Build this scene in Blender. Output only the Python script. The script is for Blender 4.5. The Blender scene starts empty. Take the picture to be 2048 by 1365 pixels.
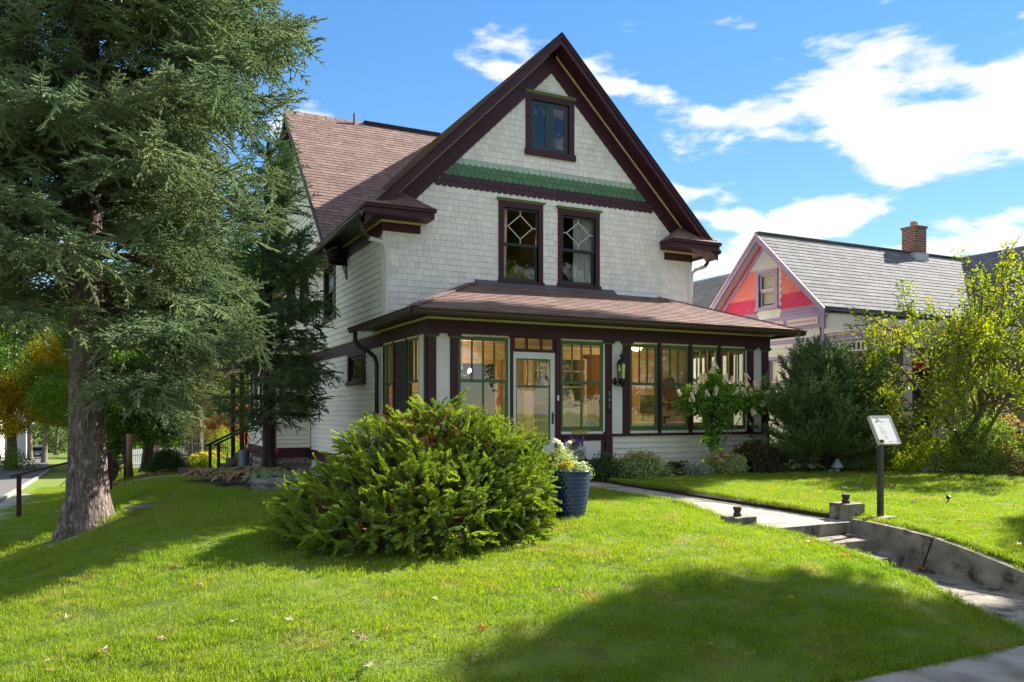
import bpy, math, random
from mathutils import Vector, Matrix, Euler
PI = math.pi
R = math.radians
col = bpy.context.scene.collection
sc = bpy.context.scene

# ------------------------------------------------------------------ camera, sky, sun, exposure
cd = bpy.data.cameras.new('camera'); cam = bpy.data.objects.new('camera', cd); col.objects.link(cam)
cam.location = (0, 0, 0); cam.rotation_euler = (R(90), 0, R(-26.4))
cd.sensor_width = 36; cd.lens = 36 * 1620 / 2048; cd.shift_y = 142.5 / 2048
cd.clip_start = 0.05; cd.clip_end = 3000
sc.camera = cam

SUN_AZ, SUN_EL = 10.0, 37.0          # azimuth from +X towards +Y
W = bpy.data.worlds.new('World'); sc.world = W; W.use_nodes = True
nt = W.node_tree; nt.nodes.clear()
def N(t, **k):
    n = nt.nodes.new(t)
    for a, b in k.items(): setattr(n, a, b)
    return n
def L(a, b): nt.links.new(a, b)
out = N('ShaderNodeOutputWorld'); bg = N('ShaderNodeBackground'); L(bg.outputs[0], out.inputs[0])
sky = N('ShaderNodeTexSky', sky_type='NISHITA'); sky.sun_disc = False
sky.sun_elevation = R(SUN_EL); sky.sun_rotation = R(90 - SUN_AZ)
sky.air_density = 1.0; sky.dust_density = 0.0; sky.ozone_density = 3.0
bg.inputs[1].default_value = 0.15
tc = N('ShaderNodeTexCoord')
hs = N('ShaderNodeHueSaturation'); hs.inputs['Saturation'].default_value = 1.62; hs.inputs['Value'].default_value = 0.50
hs.inputs['Hue'].default_value = 0.508
gmm = N('ShaderNodeGamma'); gmm.inputs[1].default_value = 0.62; L(sky.outputs[0], gmm.inputs[0]); L(gmm.outputs[0], hs.inputs['Color'])
# clouds: noise over the sky direction, flattened towards the horizon
sep = N('ShaderNodeSeparateXYZ'); L(tc.outputs['Generated'], sep.inputs[0])
zz = N('ShaderNodeMath', operation='MAXIMUM'); L(sep.outputs[2], zz.inputs[0]); zz.inputs[1].default_value = 0.0
za = N('ShaderNodeMath', operation='ADD'); L(zz.outputs[0], za.inputs[0]); za.inputs[1].default_value = 0.42
dv = N('ShaderNodeVectorMath', operation='DIVIDE'); L(tc.outputs['Generated'], dv.inputs[0])
cb = N('ShaderNodeCombineXYZ'); 
for i in range(2): L(za.outputs[0], cb.inputs[i])
cb.inputs[2].default_value = 1.0; L(cb.outputs[0], dv.inputs[1])
mp = N('ShaderNodeMapping'); L(dv.outputs[0], mp.inputs[0]); mp.inputs['Location'].default_value = (9.1, 6.3, 0.7)
mp.inputs['Scale'].default_value = (1.0, 1.0, 3.0); mp.inputs['Rotation'].default_value = (0, 0, R(30))
n1 = N('ShaderNodeTexNoise'); L(mp.outputs[0], n1.inputs['Vector'])
n1.inputs['Scale'].default_value = 4.6; n1.inputs['Detail'].default_value = 10; n1.inputs['Roughness'].default_value = 0.54; n1.inputs['Distortion'].default_value = 0.1
# bearing mask: clear left of the house, cloudy elsewhere; unseen cloud behind added as fill
CD = (0.12, 0.84, 0.53)
dt = N('ShaderNodeVectorMath', operation='DOT_PRODUCT'); L(tc.outputs['Generated'], dt.inputs[0]); dt.inputs[1].default_value = CD
mr = N('ShaderNodeMapRange'); mr.interpolation_type = 'SMOOTHSTEP'; L(dt.outputs['Value'], mr.inputs[0])
mr.inputs[1].default_value = 0.74; mr.inputs[2].default_value = 0.985; mr.inputs[3].default_value = 0.068; mr.inputs[4].default_value = -0.06
ad = N('ShaderNodeMath', operation='ADD'); L(n1.outputs[0], ad.inputs[0]); L(mr.outputs[0], ad.inputs[1])
cr = N('ShaderNodeMapRange'); cr.interpolation_type = 'SMOOTHSTEP'; L(ad.outputs[0], cr.inputs[0])
cr.inputs[1].default_value = 0.515; cr.inputs[2].default_value = 0.615; cr.inputs[3].default_value = 0; cr.inputs[4].default_value = 0.96
n2 = N('ShaderNodeTexNoise'); L(mp.outputs[0], n2.inputs['Vector']); n2.inputs['Scale'].default_value = 6.5; n2.inputs['Detail'].default_value = 6
cc = N('ShaderNodeMix', data_type='RGBA'); L(n2.outputs[0], cc.inputs[0])
cc.inputs[6].default_value = (1.0, 1.08, 1.26, 1); cc.inputs[7].default_value = (2.0, 1.98, 1.95, 1)
mx = N('ShaderNodeMix', data_type='RGBA'); L(cr.outputs[0], mx.inputs[0]); L(hs.outputs[0], mx.inputs[6]); L(cc.outputs[2], mx.inputs[7])
L(mx.outputs[2], bg.inputs[0])

sl = bpy.data.lights.new('sun', 'SUN'); sl.energy = 3.3; sl.angle = R(0.53); sl.color = (1.0, 0.93, 0.82)
so = bpy.data.objects.new('sun', sl); col.objects.link(so)
sd = Vector((math.cos(R(SUN_EL)) * math.cos(R(SUN_AZ)), math.cos(R(SUN_EL)) * math.sin(R(SUN_AZ)), math.sin(R(SUN_EL))))
so.rotation_euler = sd.to_track_quat('Z', 'Y').to_euler(); so.location = (30, 5, 30)
sc.view_settings.view_transform = 'Standard'; sc.view_settings.look = 'None'
sc.view_settings.gamma = 1; sc.view_settings.exposure = 2.32
sc.render.engine = 'CYCLES'
sc.cycles.max_bounces = 8; sc.cycles.transparent_max_bounces = 16; sc.cycles.diffuse_bounces = 3; sc.cycles.glossy_bounces = 3
sc.cycles.transmission_bounces = 4
sc.cycles.caustics_reflective = False; sc.cycles.caustics_refractive = False
try: sc.cycles.use_denoising = True
except Exception: pass

# ------------------------------------------------------------------ materials
MATS = {}
def mat(name, c, rough=0.75, c2=None, vscale=6.0, vamt=0.5, bump=0.0, bscale=60.0, rnd=0.0, trans=0.0, spec=0.35, metal=0.0, stretch=None, tcol=None, coat=0.0, obj_coords=False, bdist=0.02, c3=None, c3scale=1.0, c3lo=0.55, c3hi=0.7):
    if name in MATS: return MATS[name]
    m = bpy.data.materials.new(name); m.use_nodes = True
    t = m.node_tree; nd = t.nodes; lk = t.links
    b = nd['Principled BSDF']; b.inputs['Roughness'].default_value = rough; b.inputs['Metallic'].default_value = metal
    b.inputs['Specular IOR Level'].default_value = spec; b.inputs['Coat Weight'].default_value = coat
    geo = nd.new('ShaderNodeNewGeometry')
    co = geo.outputs['Position']
    if obj_coords:
        tx = nd.new('ShaderNodeTexCoord'); co = tx.outputs['Object']
    if stretch:
        mpp = nd.new('ShaderNodeMapping'); lk.new(co, mpp.inputs[0]); mpp.inputs['Scale'].default_value = stretch; co = mpp.outputs[0]
    def rgb(x): return (x[0], x[1], x[2], 1)
    cur = None
    if c2:
        nn = nd.new('ShaderNodeTexNoise'); lk.new(co, nn.inputs['Vector']); nn.inputs['Scale'].default_value = vscale; nn.inputs['Detail'].default_value = 5
        rr = nd.new('ShaderNodeMapRange'); lk.new(nn.outputs[0], rr.inputs[0]); rr.inputs[1].default_value = 0.3; rr.inputs[2].default_value = 0.7
        mm = nd.new('ShaderNodeMix'); mm.data_type = 'RGBA'; lk.new(rr.outputs[0], mm.inputs[0]); mm.inputs[6].default_value = rgb(c); mm.inputs[7].default_value = rgb(c2); cur = mm.outputs[2]
    if c3:
        nn = nd.new('ShaderNodeTexNoise'); lk.new(co, nn.inputs['Vector']); nn.inputs['Scale'].default_value = c3scale; nn.inputs['Detail'].default_value = 6
        rr = nd.new('ShaderNodeMapRange'); lk.new(nn.outputs[0], rr.inputs[0]); rr.inputs[1].default_value = c3lo; rr.inputs[2].default_value = c3hi
        mm = nd.new('ShaderNodeMix'); mm.data_type = 'RGBA'; lk.new(rr.outputs[0], mm.inputs[0])
        if cur: lk.new(cur, mm.inputs[6])
        else: mm.inputs[6].default_value = rgb(c)
        mm.inputs[7].default_value = rgb(c3); cur = mm.outputs[2]
    if rnd:
        oi = nd.new('ShaderNodeObjectInfo')
        a = nd.new('ShaderNodeMath'); a.operation = 'ADD'; lk.new(oi.outputs['Random'], a.inputs[0]); lk.new(geo.outputs['Random Per Island'], a.inputs[1])
        f = nd.new('ShaderNodeMath'); f.operation = 'FRACT'; lk.new(a.outputs[0], f.inputs[0])
        r2 = nd.new('ShaderNodeMapRange'); lk.new(f.outputs[0], r2.inputs[0]); r2.inputs[3].default_value = 1 - rnd; r2.inputs[4].default_value = 1 + rnd
        h = nd.new('ShaderNodeHueSaturation'); lk.new(r2.outputs[0], h.inputs['Value'])
        if cur: lk.new(cur, h.inputs['Color'])
        else: h.inputs['Color'].default_value = rgb(c)
        cur = h.outputs[0]
    if cur: lk.new(cur, b.inputs['Base Color'])
    else: b.inputs['Base Color'].default_value = rgb(c)
    if bump:
        nn = nd.new('ShaderNodeTexNoise'); lk.new(co, nn.inputs['Vector']); nn.inputs['Scale'].default_value = bscale; nn.inputs['Detail'].default_value = 4
        bb = nd.new('ShaderNodeBump'); bb.inputs['Strength'].default_value = bump; bb.inputs['Distance'].default_value = bdist
        lk.new(nn.outputs[0], bb.inputs['Height']); lk.new(bb.outputs[0], b.inputs['Normal'])
    if trans:
        tr = nd.new('ShaderNodeBsdfTranslucent'); ms = nd.new('ShaderNodeMixShader'); ms.inputs[0].default_value = trans
        hh = nd.new('ShaderNodeHueSaturation'); hh.inputs['Value'].default_value = 1.6; hh.inputs['Saturation'].default_value = 1.15
        if tcol: hh.inputs['Color'].default_value = rgb(tcol)
        elif cur: lk.new(cur, hh.inputs['Color'])
        else: hh.inputs['Color'].default_value = rgb(c)
        lk.new(hh.outputs[0], tr.inputs[0]); lk.new(b.outputs[0], ms.inputs[1]); lk.new(tr.outputs[0], ms.inputs[2])
        lk.new(ms.outputs[0], nd['Material Output'].inputs[0])
    MATS[name] = m
    return m
def glass_mat(name, tint=(0.93, 0.96, 0.94), base=0.10, wav=0.0):
    m = bpy.data.materials.new(name); m.use_nodes = True
    t = m.node_tree; nd = t.nodes; lk = t.links; nd.clear()
    o = nd.new('ShaderNodeOutputMaterial'); tr = nd.new('ShaderNodeBsdfTransparent'); gl = nd.new('ShaderNodeBsdfGlossy')
    tr.inputs[0].default_value = (*tint, 1); gl.inputs['Roughness'].default_value = 0.0; gl.inputs['Color'].default_value = (1, 1, 1, 1)
    fr = nd.new('ShaderNodeLayerWeight'); fr.inputs[0].default_value = .5      # 'Facing' is the same from both sides of the pane
    pw = nd.new('ShaderNodeMath'); pw.operation = 'POWER'; lk.new(fr.outputs['Facing'], pw.inputs[0]); pw.inputs[1].default_value = 4.0
    ad = nd.new('ShaderNodeMath'); ad.operation = 'MULTIPLY_ADD'; lk.new(pw.outputs[0], ad.inputs[0]); ad.inputs[1].default_value = .85; ad.inputs[2].default_value = base + .05
    ms = nd.new('ShaderNodeMixShader'); lk.new(ad.outputs[0], ms.inputs[0]); lk.new(tr.outputs[0], ms.inputs[1]); lk.new(gl.outputs[0], ms.inputs[2])
    if wav:
        nn = nd.new('ShaderNodeTexNoise'); nn.inputs['Scale'].default_value = 2.2; g = nd.new('ShaderNodeNewGeometry'); lk.new(g.outputs['Position'], nn.inputs['Vector'])
        bb = nd.new('ShaderNodeBump'); bb.inputs['Strength'].default_value = wav; bb.inputs['Distance'].default_value = 0.05; lk.new(nn.outputs[0], bb.inputs['Height']); lk.new(bb.outputs[0], gl.inputs['Normal'])
    lk.new(ms.outputs[0], o.inputs[0]); return m
def emit_mat(name, c, s):
    m = bpy.data.materials.new(name); m.use_nodes = True; b = m.node_tree.nodes['Principled BSDF']
    b.inputs['Base Color'].default_value = (*c, 1); b.inputs['Emission Color'].default_value = (*c, 1); b.inputs['Emission Strength'].default_value = s
    return m
WHITE = mat('white_paint_shingle', (.90, .86, .82), .6, (.84, .80, .75), 3.0, rnd=.08, bump=.25, bscale=50, c3=(.62, .58, .50), c3scale=1.3, c3lo=.60, c3hi=.85)
CREAM = mat('cream_paint_board', (.85, .80, .70), .55, (.78, .73, .62), 2.0, rnd=.03, bump=.2, bscale=30, stretch=(1, 1, 5), c3=(.50, .47, .38), c3scale=1.2, c3lo=.6, c3hi=.8)
TRIMW = mat('white_trim_paint', (.78, .77, .72), .5, (.70, .69, .63), 4)
YEL = mat('cream_yellow_trim', (.78, .69, .42), .5, (.70, .60, .36), 4)
PUR = mat('purple_paint', (.058, .013, .024), .5, (.045, .010, .019), 5, rnd=.08, bump=.1)
PURS = mat('purple_scallop', (.062, .022, .036), .5, (.050, .018, .028), 5, rnd=.15)
GRN = mat('green_paint', (.095, .215, .105), .5, (.08, .18, .085), 5, rnd=.10)
LGRN = mat('pale_green_paint', (.40, .52, .43), .5, rnd=.06)
SASHG = mat('green_sash_paint', (.075, .155, .065), .4, (.06, .125, .05), 6)
HOODG = mat('green_hood_paint', (.13, .20, .06), .5)
TEAL = mat('teal_sash_paint', (.025, .052, .058), .35)
BRN = mat('brown_gutter', (.060, .030, .024), .30, spec=.5)
ROOF = mat('brown_roof_shingle', (.245, .158, .135), .85, (.175, .11, .093), 9, rnd=.22, bump=.5, bscale=150)
ROOFD = mat('roof_underlay', (.03, .02, .02), .9)
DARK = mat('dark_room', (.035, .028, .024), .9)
GLASS = glass_mat('window_glass', base=.09, wav=.03)
GLASSU = glass_mat('upper_window_glass', tint=(.88, .9, .9), base=.03, wav=.05)
BLACK = mat('black_metal', (.012, .012, .013), .4, spec=.5)
CONC = mat('concrete', (.40, .365, .31), .9, (.30, .275, .24), 3.5, bump=.6, bscale=90, c3=(.20, .175, .14), c3scale=2.2, c3lo=.48, c3hi=.68)
CONCD = mat('stained_concrete', (.34, .30, .24), .92, (.17, .15, .125), 4.5, bump=1.0, bscale=60, c3=(.055, .05, .045), c3scale=5.0, c3lo=.50, c3hi=.66)
STONE = mat('rock', (.30, .275, .25), .9, (.14, .125, .115), 5, bump=1.0, bscale=18)
SOIL = mat('soil', (.055, .038, .026), .95, (.03, .02, .015), 8, bump=.8, bscale=50)
MULCH = mat('mulch', (.17, .075, .04), .95, (.08, .04, .025), 14, bump=1, bscale=60)
WOOD = mat('warm_wood', (.32, .13, .045), .45, (.22, .085, .03), 5, stretch=(1, 1, 6))
ASPH = mat('asphalt', (.13, .128, .125), .9, (.10, .099, .097), 1.5, bump=.3, bscale=120)

# ------------------------------------------------------------------ mesh helpers
class MB:
    def __init__(s): s.v = []; s.f = []; s.m = []
    def add(s, vs, fs, mi=0):
        o = len(s.v); s.v += [tuple(p) for p in vs]; s.f += [tuple(i + o for i in f) for f in fs]; s.m += [mi] * len(fs); return s
    def box(s, x0, x1, y0, y1, z0, z1, mi=0):
        return s.add([(x0,y0,z0),(x1,y0,z0),(x1,y1,z0),(x0,y1,z0),(x0,y0,z1),(x1,y0,z1),(x1,y1,z1),(x0,y1,z1)],
                     [(0,3,2,1),(4,5,6,7),(0,1,5,4),(1,2,6,5),(2,3,7,6),(3,0,4,7)], mi)
    def hexa(s, p, mi=0):       # 8 corners ordered like box
        return s.add(p, [(0,3,2,1),(4,5,6,7),(0,1,5,4),(1,2,6,5),(2,3,7,6),(3,0,4,7)], mi)
    def beam(s, a, b, w, h, up=(0, 0, 1), mi=0):
        a = Vector(a); b = Vector(b); d = (b - a).normalized(); u = Vector(up); x = d.cross(u).normalized(); y = x.cross(d)
        p = [a - x*w/2 - y*h/2, a + x*w/2 - y*h/2, a + x*w/2 + y*h/2, a - x*w/2 + y*h/2]
        q = [t + (b - a) for t in p]
        return s.add(p + q, [(0,1,2,3),(4,7,6,5),(0,4,5,1),(1,5,6,2),(2,6,7,3),(3,7,4,0)], mi)
    def tube(s, pts, rad, n=8, mi=0, cap=True, squash=1.0):
        pts = [Vector(p) for p in pts]; o = len(s.v)
        if not hasattr(rad, '__len__'): rad = [rad] * len(pts)
        d0 = (pts[1] - pts[0]).normalized(); ref = Vector((0, 0, 1)) if abs(d0.z) < .9 else Vector((1, 0, 0))
        for i, p in enumerate(pts):
            d = (pts[min(i+1, len(pts)-1)] - pts[max(i-1, 0)]).normalized()
            x = d.cross(ref).normalized(); y = x.cross(d)
            for k in range(n):
                a = 2*PI*k/n; q = p + x*math.cos(a)*rad[i]*squash + y*math.sin(a)*rad[i]; s.v.append(tuple(q))
        for i in range(len(pts)-1):
            for k in range(n):
                s.f.append((o+i*n+k, o+i*n+(k+1)%n, o+(i+1)*n+(k+1)%n, o+(i+1)*n+k)); s.m.append(mi)
        if cap:
            s.f.append(tuple(o+k for k in range(n))[::-1]); s.m.append(mi)
            s.f.append(tuple(o+(len(pts)-1)*n+k for k in range(n))); s.m.append(mi)
        return s
    def lathe(s, prof, c=(0, 0, 0), n=24, mi=0):
        o = len(s.v)
        for r, z in prof:
            for k in range(n):
                a = 2*PI*k/n; s.v.append((c[0]+r*math.cos(a), c[1]+r*math.sin(a), c[2]+z))
        for i in range(len(prof)-1):
            for k in range(n): s.f.append((o+i*n+k, o+i*n+(k+1)%n, o+(i+1)*n+(k+1)%n, o+(i+1)*n+k)); s.m.append(mi)
        return s
    def blob(s, c, r, seed=0, amp=.2, n=10, mi=0, flat=1.0):
        rg = random.Random(seed); ph = [(rg.uniform(0, 6), rg.uniform(1, 3.5)) for _ in range(6)]; o = len(s.v)
        for i in range(n+1):
            th = PI*i/n
            for k in range(2*n):
                a = PI*k/n; d = Vector((math.sin(th)*math.cos(a), math.sin(th)*math.sin(a), math.cos(th)))
                q = 1 + amp*(math.sin(d.x*ph[0][1]*2+ph[0][0]) + math.sin(d.y*ph[1][1]*2+ph[1][0]) + math.sin(d.z*ph[2][1]*2+ph[2][0]) + .5*math.sin(d.x*d.y*7+ph[3][0]))/2 + (rg.uniform(-1, 1)*amp*.25 if 0 < i < n else 0)
                s.v.append((c[0]+d.x*r[0]*q, c[1]+d.y*r[1]*q, c[2]+d.z*r[2]*q))
        m = 2*n
        for i in range(n):
            for k in range(m): s.f.append((o+i*m+k, o+(i+1)*m+k, o+(i+1)*m+(k+1)%m, o+i*m+(k+1)%m)); s.m.append(mi)
        return s
    def mesh(s, name, mats, smooth=False):
        me = bpy.data.meshes.new(name); me.from_pydata(s.v, [], s.f)
        for m in (mats if isinstance(mats, (list, tuple)) else [mats]): me.materials.append(m)
        if any(s.m): me.polygons.foreach_set('material_index', s.m)
        if smooth: me.polygons.foreach_set('use_smooth', [True]*len(s.f))
        me.update(); return me
    def build(s, name, mats, parent=None, smooth=False, **k):
        return link(name, s.mesh(name, mats, smooth), parent, **k)
def each_box(mb, name, mtl, parent):
    n = len(mb.v)//8
    for i in range(n):
        q = MB(); q.hexa(mb.v[8*i:8*i+8]); q.build(name, mtl, parent)
def link(name, data, parent=None, label=None, cat=None, group=None, kind=None, M=None):
    o = bpy.data.objects.new(name, data); col.objects.link(o)
    if parent:
        o.parent = parent; o.matrix_parent_inverse = PINV(parent)
    if M is not None: o.matrix_basis = M
    return tag(o, label, cat, group, kind)
def PINV(p): return p.matrix_basis.inverted()      # every parent's world matrix equals its basis here
def tag(o, label=None, cat=None, group=None, kind=None):
    if label: o['label'] = label
    if cat: o['category'] = cat
    if group: o['group'] = group
    if kind: o['kind'] = kind
    return o
def thing(name, loc, label, cat, group=None, kind=None):
    o = bpy.data.objects.new(name, None); o.location = loc; o.empty_display_size = .2; col.objects.link(o)
    return tag(o, label, cat, group, kind)
def part(name, parent):
    o = bpy.data.objects.new(name, None); o.empty_display_size = .1; col.objects.link(o)
    o.parent = parent; o.matrix_parent_inverse = PINV(parent); return o
def copy_tree(o, delta, label, top=True):
    c = o.copy(); col.objects.link(c)
    if top:
        c.matrix_basis = delta @ o.matrix_basis; c['label'] = label
    for ch in list(o.children):
        d = copy_tree(ch, None, None, False); d.parent = c
    return c

# camera projection, used only to choose which of many alike pieces show largest
SA, CA = math.sin(R(26.4)), math.cos(R(26.4))
def proj(p):
    zc = SA*p[0] + CA*p[1]
    return (1024 + 1620*(CA*p[0]-SA*p[1])/zc, 825 - 1620*p[2]/zc)
def interp(tab, x):
    if x <= tab[0][0]: return tab[0][1]
    for (a, b), (c, d) in zip(tab, tab[1:]):
        if x <= c: return b + (d-b)*(x-a)/(c-a)
    return tab[-1][1]
def ss(u): u = min(1, max(0, u)); return u*u*(3-2*u)

# ------------------------------------------------------------------ terrain
BANK = [(-80,-2.05),(2,-2.05),(4.25,-2.0),(4.5,-1.92),(5.0,-1.76),(5.5,-1.62),(6.1,-1.51),(6.7,-1.43),(8,-1.37),(10,-1.31),(14.5,-1.32),(20,-1.55),(25,-1.88),(30,-2.1),(40,-2.5),(60,-3.3),(85,-4.1),(130,-5.7),(200,-8),(900,-8)]
SIDE = [(-80,-2.1),(4,-2.05),(10,-2.15),(20,-2.4),(30,-3.0),(60,-4.0),(85,-4.6),(130,-6.3),(200,-8.5),(900,-8.5)]
def g(x, y):
    b = interp(BANK, y); s = interp(SIDE, y)
    z = s + (b - s)*ss((x+2.1)/3.6)
    z += .16*math.exp(-((x-4.6)/2.0)**2 - ((y-8.6)/1.9)**2)
    if x < 7.9 and 4.2 < y < 9.5: z -= .085*math.exp(-((x-7.35)/.7)**2)*ss((9.5-y)/1.5)*ss((y-4.2)/.6)
    z += .012*math.sin(x*2.1+y)*math.sin(y*1.7) if y > 4.6 and x > -2 else 0
    return z
PX0, PX1 = 7.32, 8.66
def carved(x, y):
    z = g(x, y)
    if PX0-.001 <= x <= PX1+.16 and 4.2 < y < 13.9: z = min(z, g(x, y)-.12) if y > 7.55 else min(-2.12, z-.3)
    if y < 4.25: z = min(z, -2.1)
    if x < -2.1: z -= .10
    return z
def frange(a, b, s):
    o = []; 
    while a < b - 1e-6: o.append(round(a, 4)); a += s
    return o
xs = sorted(set([-900,-400,-200,-120,-80,-60,-45,-30,-20,-14,-10,-8,-6,-5,-4,-2.11] + frange(-3.5, 16, .25) + frange(16, 30, 1) + [PX0-.002, PX0, PX1+.16, PX1+.162, -2.1, 30,35,45,60,90,140,250,500,900]))
ys = sorted(set([-900,-300,-100,-50,-20,-8] + frange(-4, 4, 1) + frange(4, 28, .25) + [4.251, 7.549, 13.9, 13.905] + frange(28, 60, 3) + [60,70,85,100,130,160,200,300,600,900]))
gm = MB()
gm.v = [(x, y, carved(x, y)) for y in ys for x in xs]
nx = len(xs)
gm.f = [(j*nx+i, j*nx+i+1, (j+1)*nx+i+1, (j+1)*nx+i) for j in range(len(ys)-1) for i in range(nx-1)]; gm.m = [0]*len(gm.f)
TURF = mat('turf_ground', (.12, .18, .02), .95, (.15, .20, .03), 1.3, bump=.8, bscale=120, c3=(.11, .10, .04), c3scale=3.0, c3lo=.62, c3hi=.8)
gm.build('ground', TURF, smooth=True, kind='structure', label='green lawn ground rising in a bank from the sidewalk to the houses')

def sheet(name, poly, mtl, dz=.02, step=1.0, zf=None, **k):
    """flat strip that follows the ground: poly = [(xl, xr, y), ...] rows"""
    m = MB(); zf = zf or (lambda x, y: g(x, y) + dz)
    rows = []
    for (a, b, y), (c, d, y2) in zip(poly, poly[1:]):
        n = max(1, int(abs(y2-y)/step))
        for i in range(n): t = i/n; rows.append((a+(c-a)*t, b+(d-b)*t, y+(y2-y)*t))
    rows.append(poly[-1]); K = 4
    for xl, xr, y in rows:
        for k2 in range(K+1): x = xl+(xr-xl)*k2/K; m.v.append((x, y, zf(x, y)))
    for j in range(len(rows)-1):
        for i in range(K): m.f.append((j*(K+1)+i, j*(K+1)+i+1, (j+1)*(K+1)+i+1, (j+1)*(K+1)+i)); m.m.append(0)
    return m.build(name, mtl, smooth=True, kind='structure', **k)
sheet('side_street', [(-14, -3.5, -60), (-13, -3.5, 4), (-11, -3.5, 25), (-8.2, -4.0, 60), (-8.9, -5.0, 85), (-12.5, -8.0, 130), (-17, -12.5, 200)], ASPH, -.06, 2.0, label='grey asphalt side street running away on the left')
sheet('front_street', [(-100, 200, -14), (-100, 200, -2.5)], ASPH, -.06, 2, zf=lambda x, y: -2.075, label='asphalt street in front of the sidewalk')
# side sidewalk slabs and kerb
sw = thing('side_sidewalk', (-2.8, 20, -2.4), 'concrete sidewalk along the side street', None, kind='structure'); sw.pop('category', None)
for i in range(26):
    y = 1.0 + i*1.4; m = MB()
    m.hexa([(-3.35, y, g(-3, y)-.2), (-2.1, y, g(-3, y)-.2), (-2.1, y+1.38, g(-3, y+1.38)-.2), (-3.35, y+1.38, g(-3, y+1.38)-.2),
            (-3.35, y, g(-3, y)+.01), (-2.1, y, g(-3, y)+.01), (-2.1, y+1.38, g(-3, y+1.38)+.01), (-3.35, y+1.38, g(-3, y+1.38)+.01)])
    m.build('slab', CONC, sw)
m = MB()
for i in range(34):
    y = 1.0 + i*2.0; x = -3.35 if y < 25 else -3.35 - (y-25)*.014
    x2 = -3.35 if y+2 < 25 else -3.35 - (y+2-25)*.014
    m.hexa([(x-.17, y, g(-3, y)-.3), (x-.005, y, g(-3, y)-.3), (x2-.005, y+1.98, g(-3, y+1.98)-.3), (x2-.17, y+1.98, g(-3, y+1.98)-.3),
            (x-.15, y, g(-3, y)+.03), (x-.005, y, g(-3, y)+.03), (x2-.005, y+1.98, g(-3, y+1.98)+.03), (x2-.15, y+1.98, g(-3, y+1.98)+.03)])
m.build('kerb', CONC, kind='structure', label='pale concrete kerb along the side street')
m = MB()
for i in range(40):
    y = 40 + i*3; xl = interp([(40, -9.6), (60, -8.2), (85, -8.9), (130, -12.5), (200, -17)], y); x2 = interp([(40, -9.6), (60, -8.2), (85, -8.9), (130, -12.5), (200, -17)], y+3)
    m.hexa([(xl-.3, y, g(-9, y)-.3), (xl, y, g(-9, y)-.3), (x2, y+2.95, g(-9, y+3)-.3), (x2-.3, y+2.95, g(-9, y+3)-.3),
            (xl-.3, y, g(-9, y)+.05), (xl, y, g(-9, y)+.05), (x2, y+2.95, g(-9, y+3)+.05), (x2-.3, y+2.95, g(-9, y+3)+.05)])
m.build('far_kerb', CONC, kind='structure', label='kerb on the far side of the side street')
sheet('far_sidewalk', [(-12.4, -10.9, 20), (-11.4, -9.9, 60), (-12.2, -10.7, 85), (-15.8, -14.2, 130)], CONC, .0, 3, zf=lambda x, y: g(x, y)-.04, label='pale sidewalk across the side street')
# front sidewalk
fs = thing('front_sidewalk', (5, 3.4, -2), 'concrete city sidewalk crossing the bottom of the lot', None, kind='structure')
for i in range(26):
    x = -5.0 + i*1.5; MB().box(x, x+1.485, 2.5, 4.25, -2.3, -1.985-.002*(i % 3)).build('slab', CONC, fs)
# front path
fp = thing('front_path', (8, 10, -1.4), 'straight concrete path from the steps to the porch door', None, kind='structure')
y = 7.5
for i, l in enumerate((1.15, 1.45, 1.5, 1.5, .75)):
    z0 = -1.43 + .012*i; MB().hexa([(PX0, y, z0-.3), (PX1, y, z0-.3), (PX1, y+l-.02, z0-.3), (PX0, y+l-.02, z0-.3),
        (PX0, y, z0), (PX1, y, z0), (PX1, y+l-.02, z0+.012), (PX0, y+l-.02, z0+.012)]).build('slab', CONC, fp); y += l
# a lower walk in front of the steps
lw = thing('lower_path', (8, 5.2, -1.95), 'concrete walk between the sidewalk and the steps', None, kind='structure')
for a, b, z0, z1 in ((4.27, 5.5, -1.975, -1.925), (5.515, 6.63, -1.925, -1.89)):
    MB().hexa([(PX0-.05, a, z0-.3), (PX1+.02, a, z0-.3), (PX1+.02, b, z1-.3), (PX0-.05, b, z1-.3), (PX0-.05, a, z0), (PX1+.02, a, z0), (PX1+.02, b, z1), (PX0-.05, b, z1)]).build('slab', CONCD, lw)
st = thing('concrete_steps', (8, 7, -1.9), 'worn concrete steps cut into the bank between lawn and path', 'steps')
for a, b, zt in ((7.07, 7.498, -1.585), (6.63, 7.066, -1.725)):
    MB().hexa([(PX0-.03, a, -2.3), (PX1+.02, a, -2.3), (PX1+.02, b, -2.3), (PX0-.03, b, -2.3), (PX0-.03, a+.01, zt-.012), (PX1+.02, a+.01, zt-.012), (PX1+.02, b, zt), (PX0-.03, b, zt)]).build('step', CONCD, st)
MB().box(PX0-.02, PX1+.01, 7.497, 7.53, -1.9, -1.432).build('riser', CONCD, st)
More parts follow.
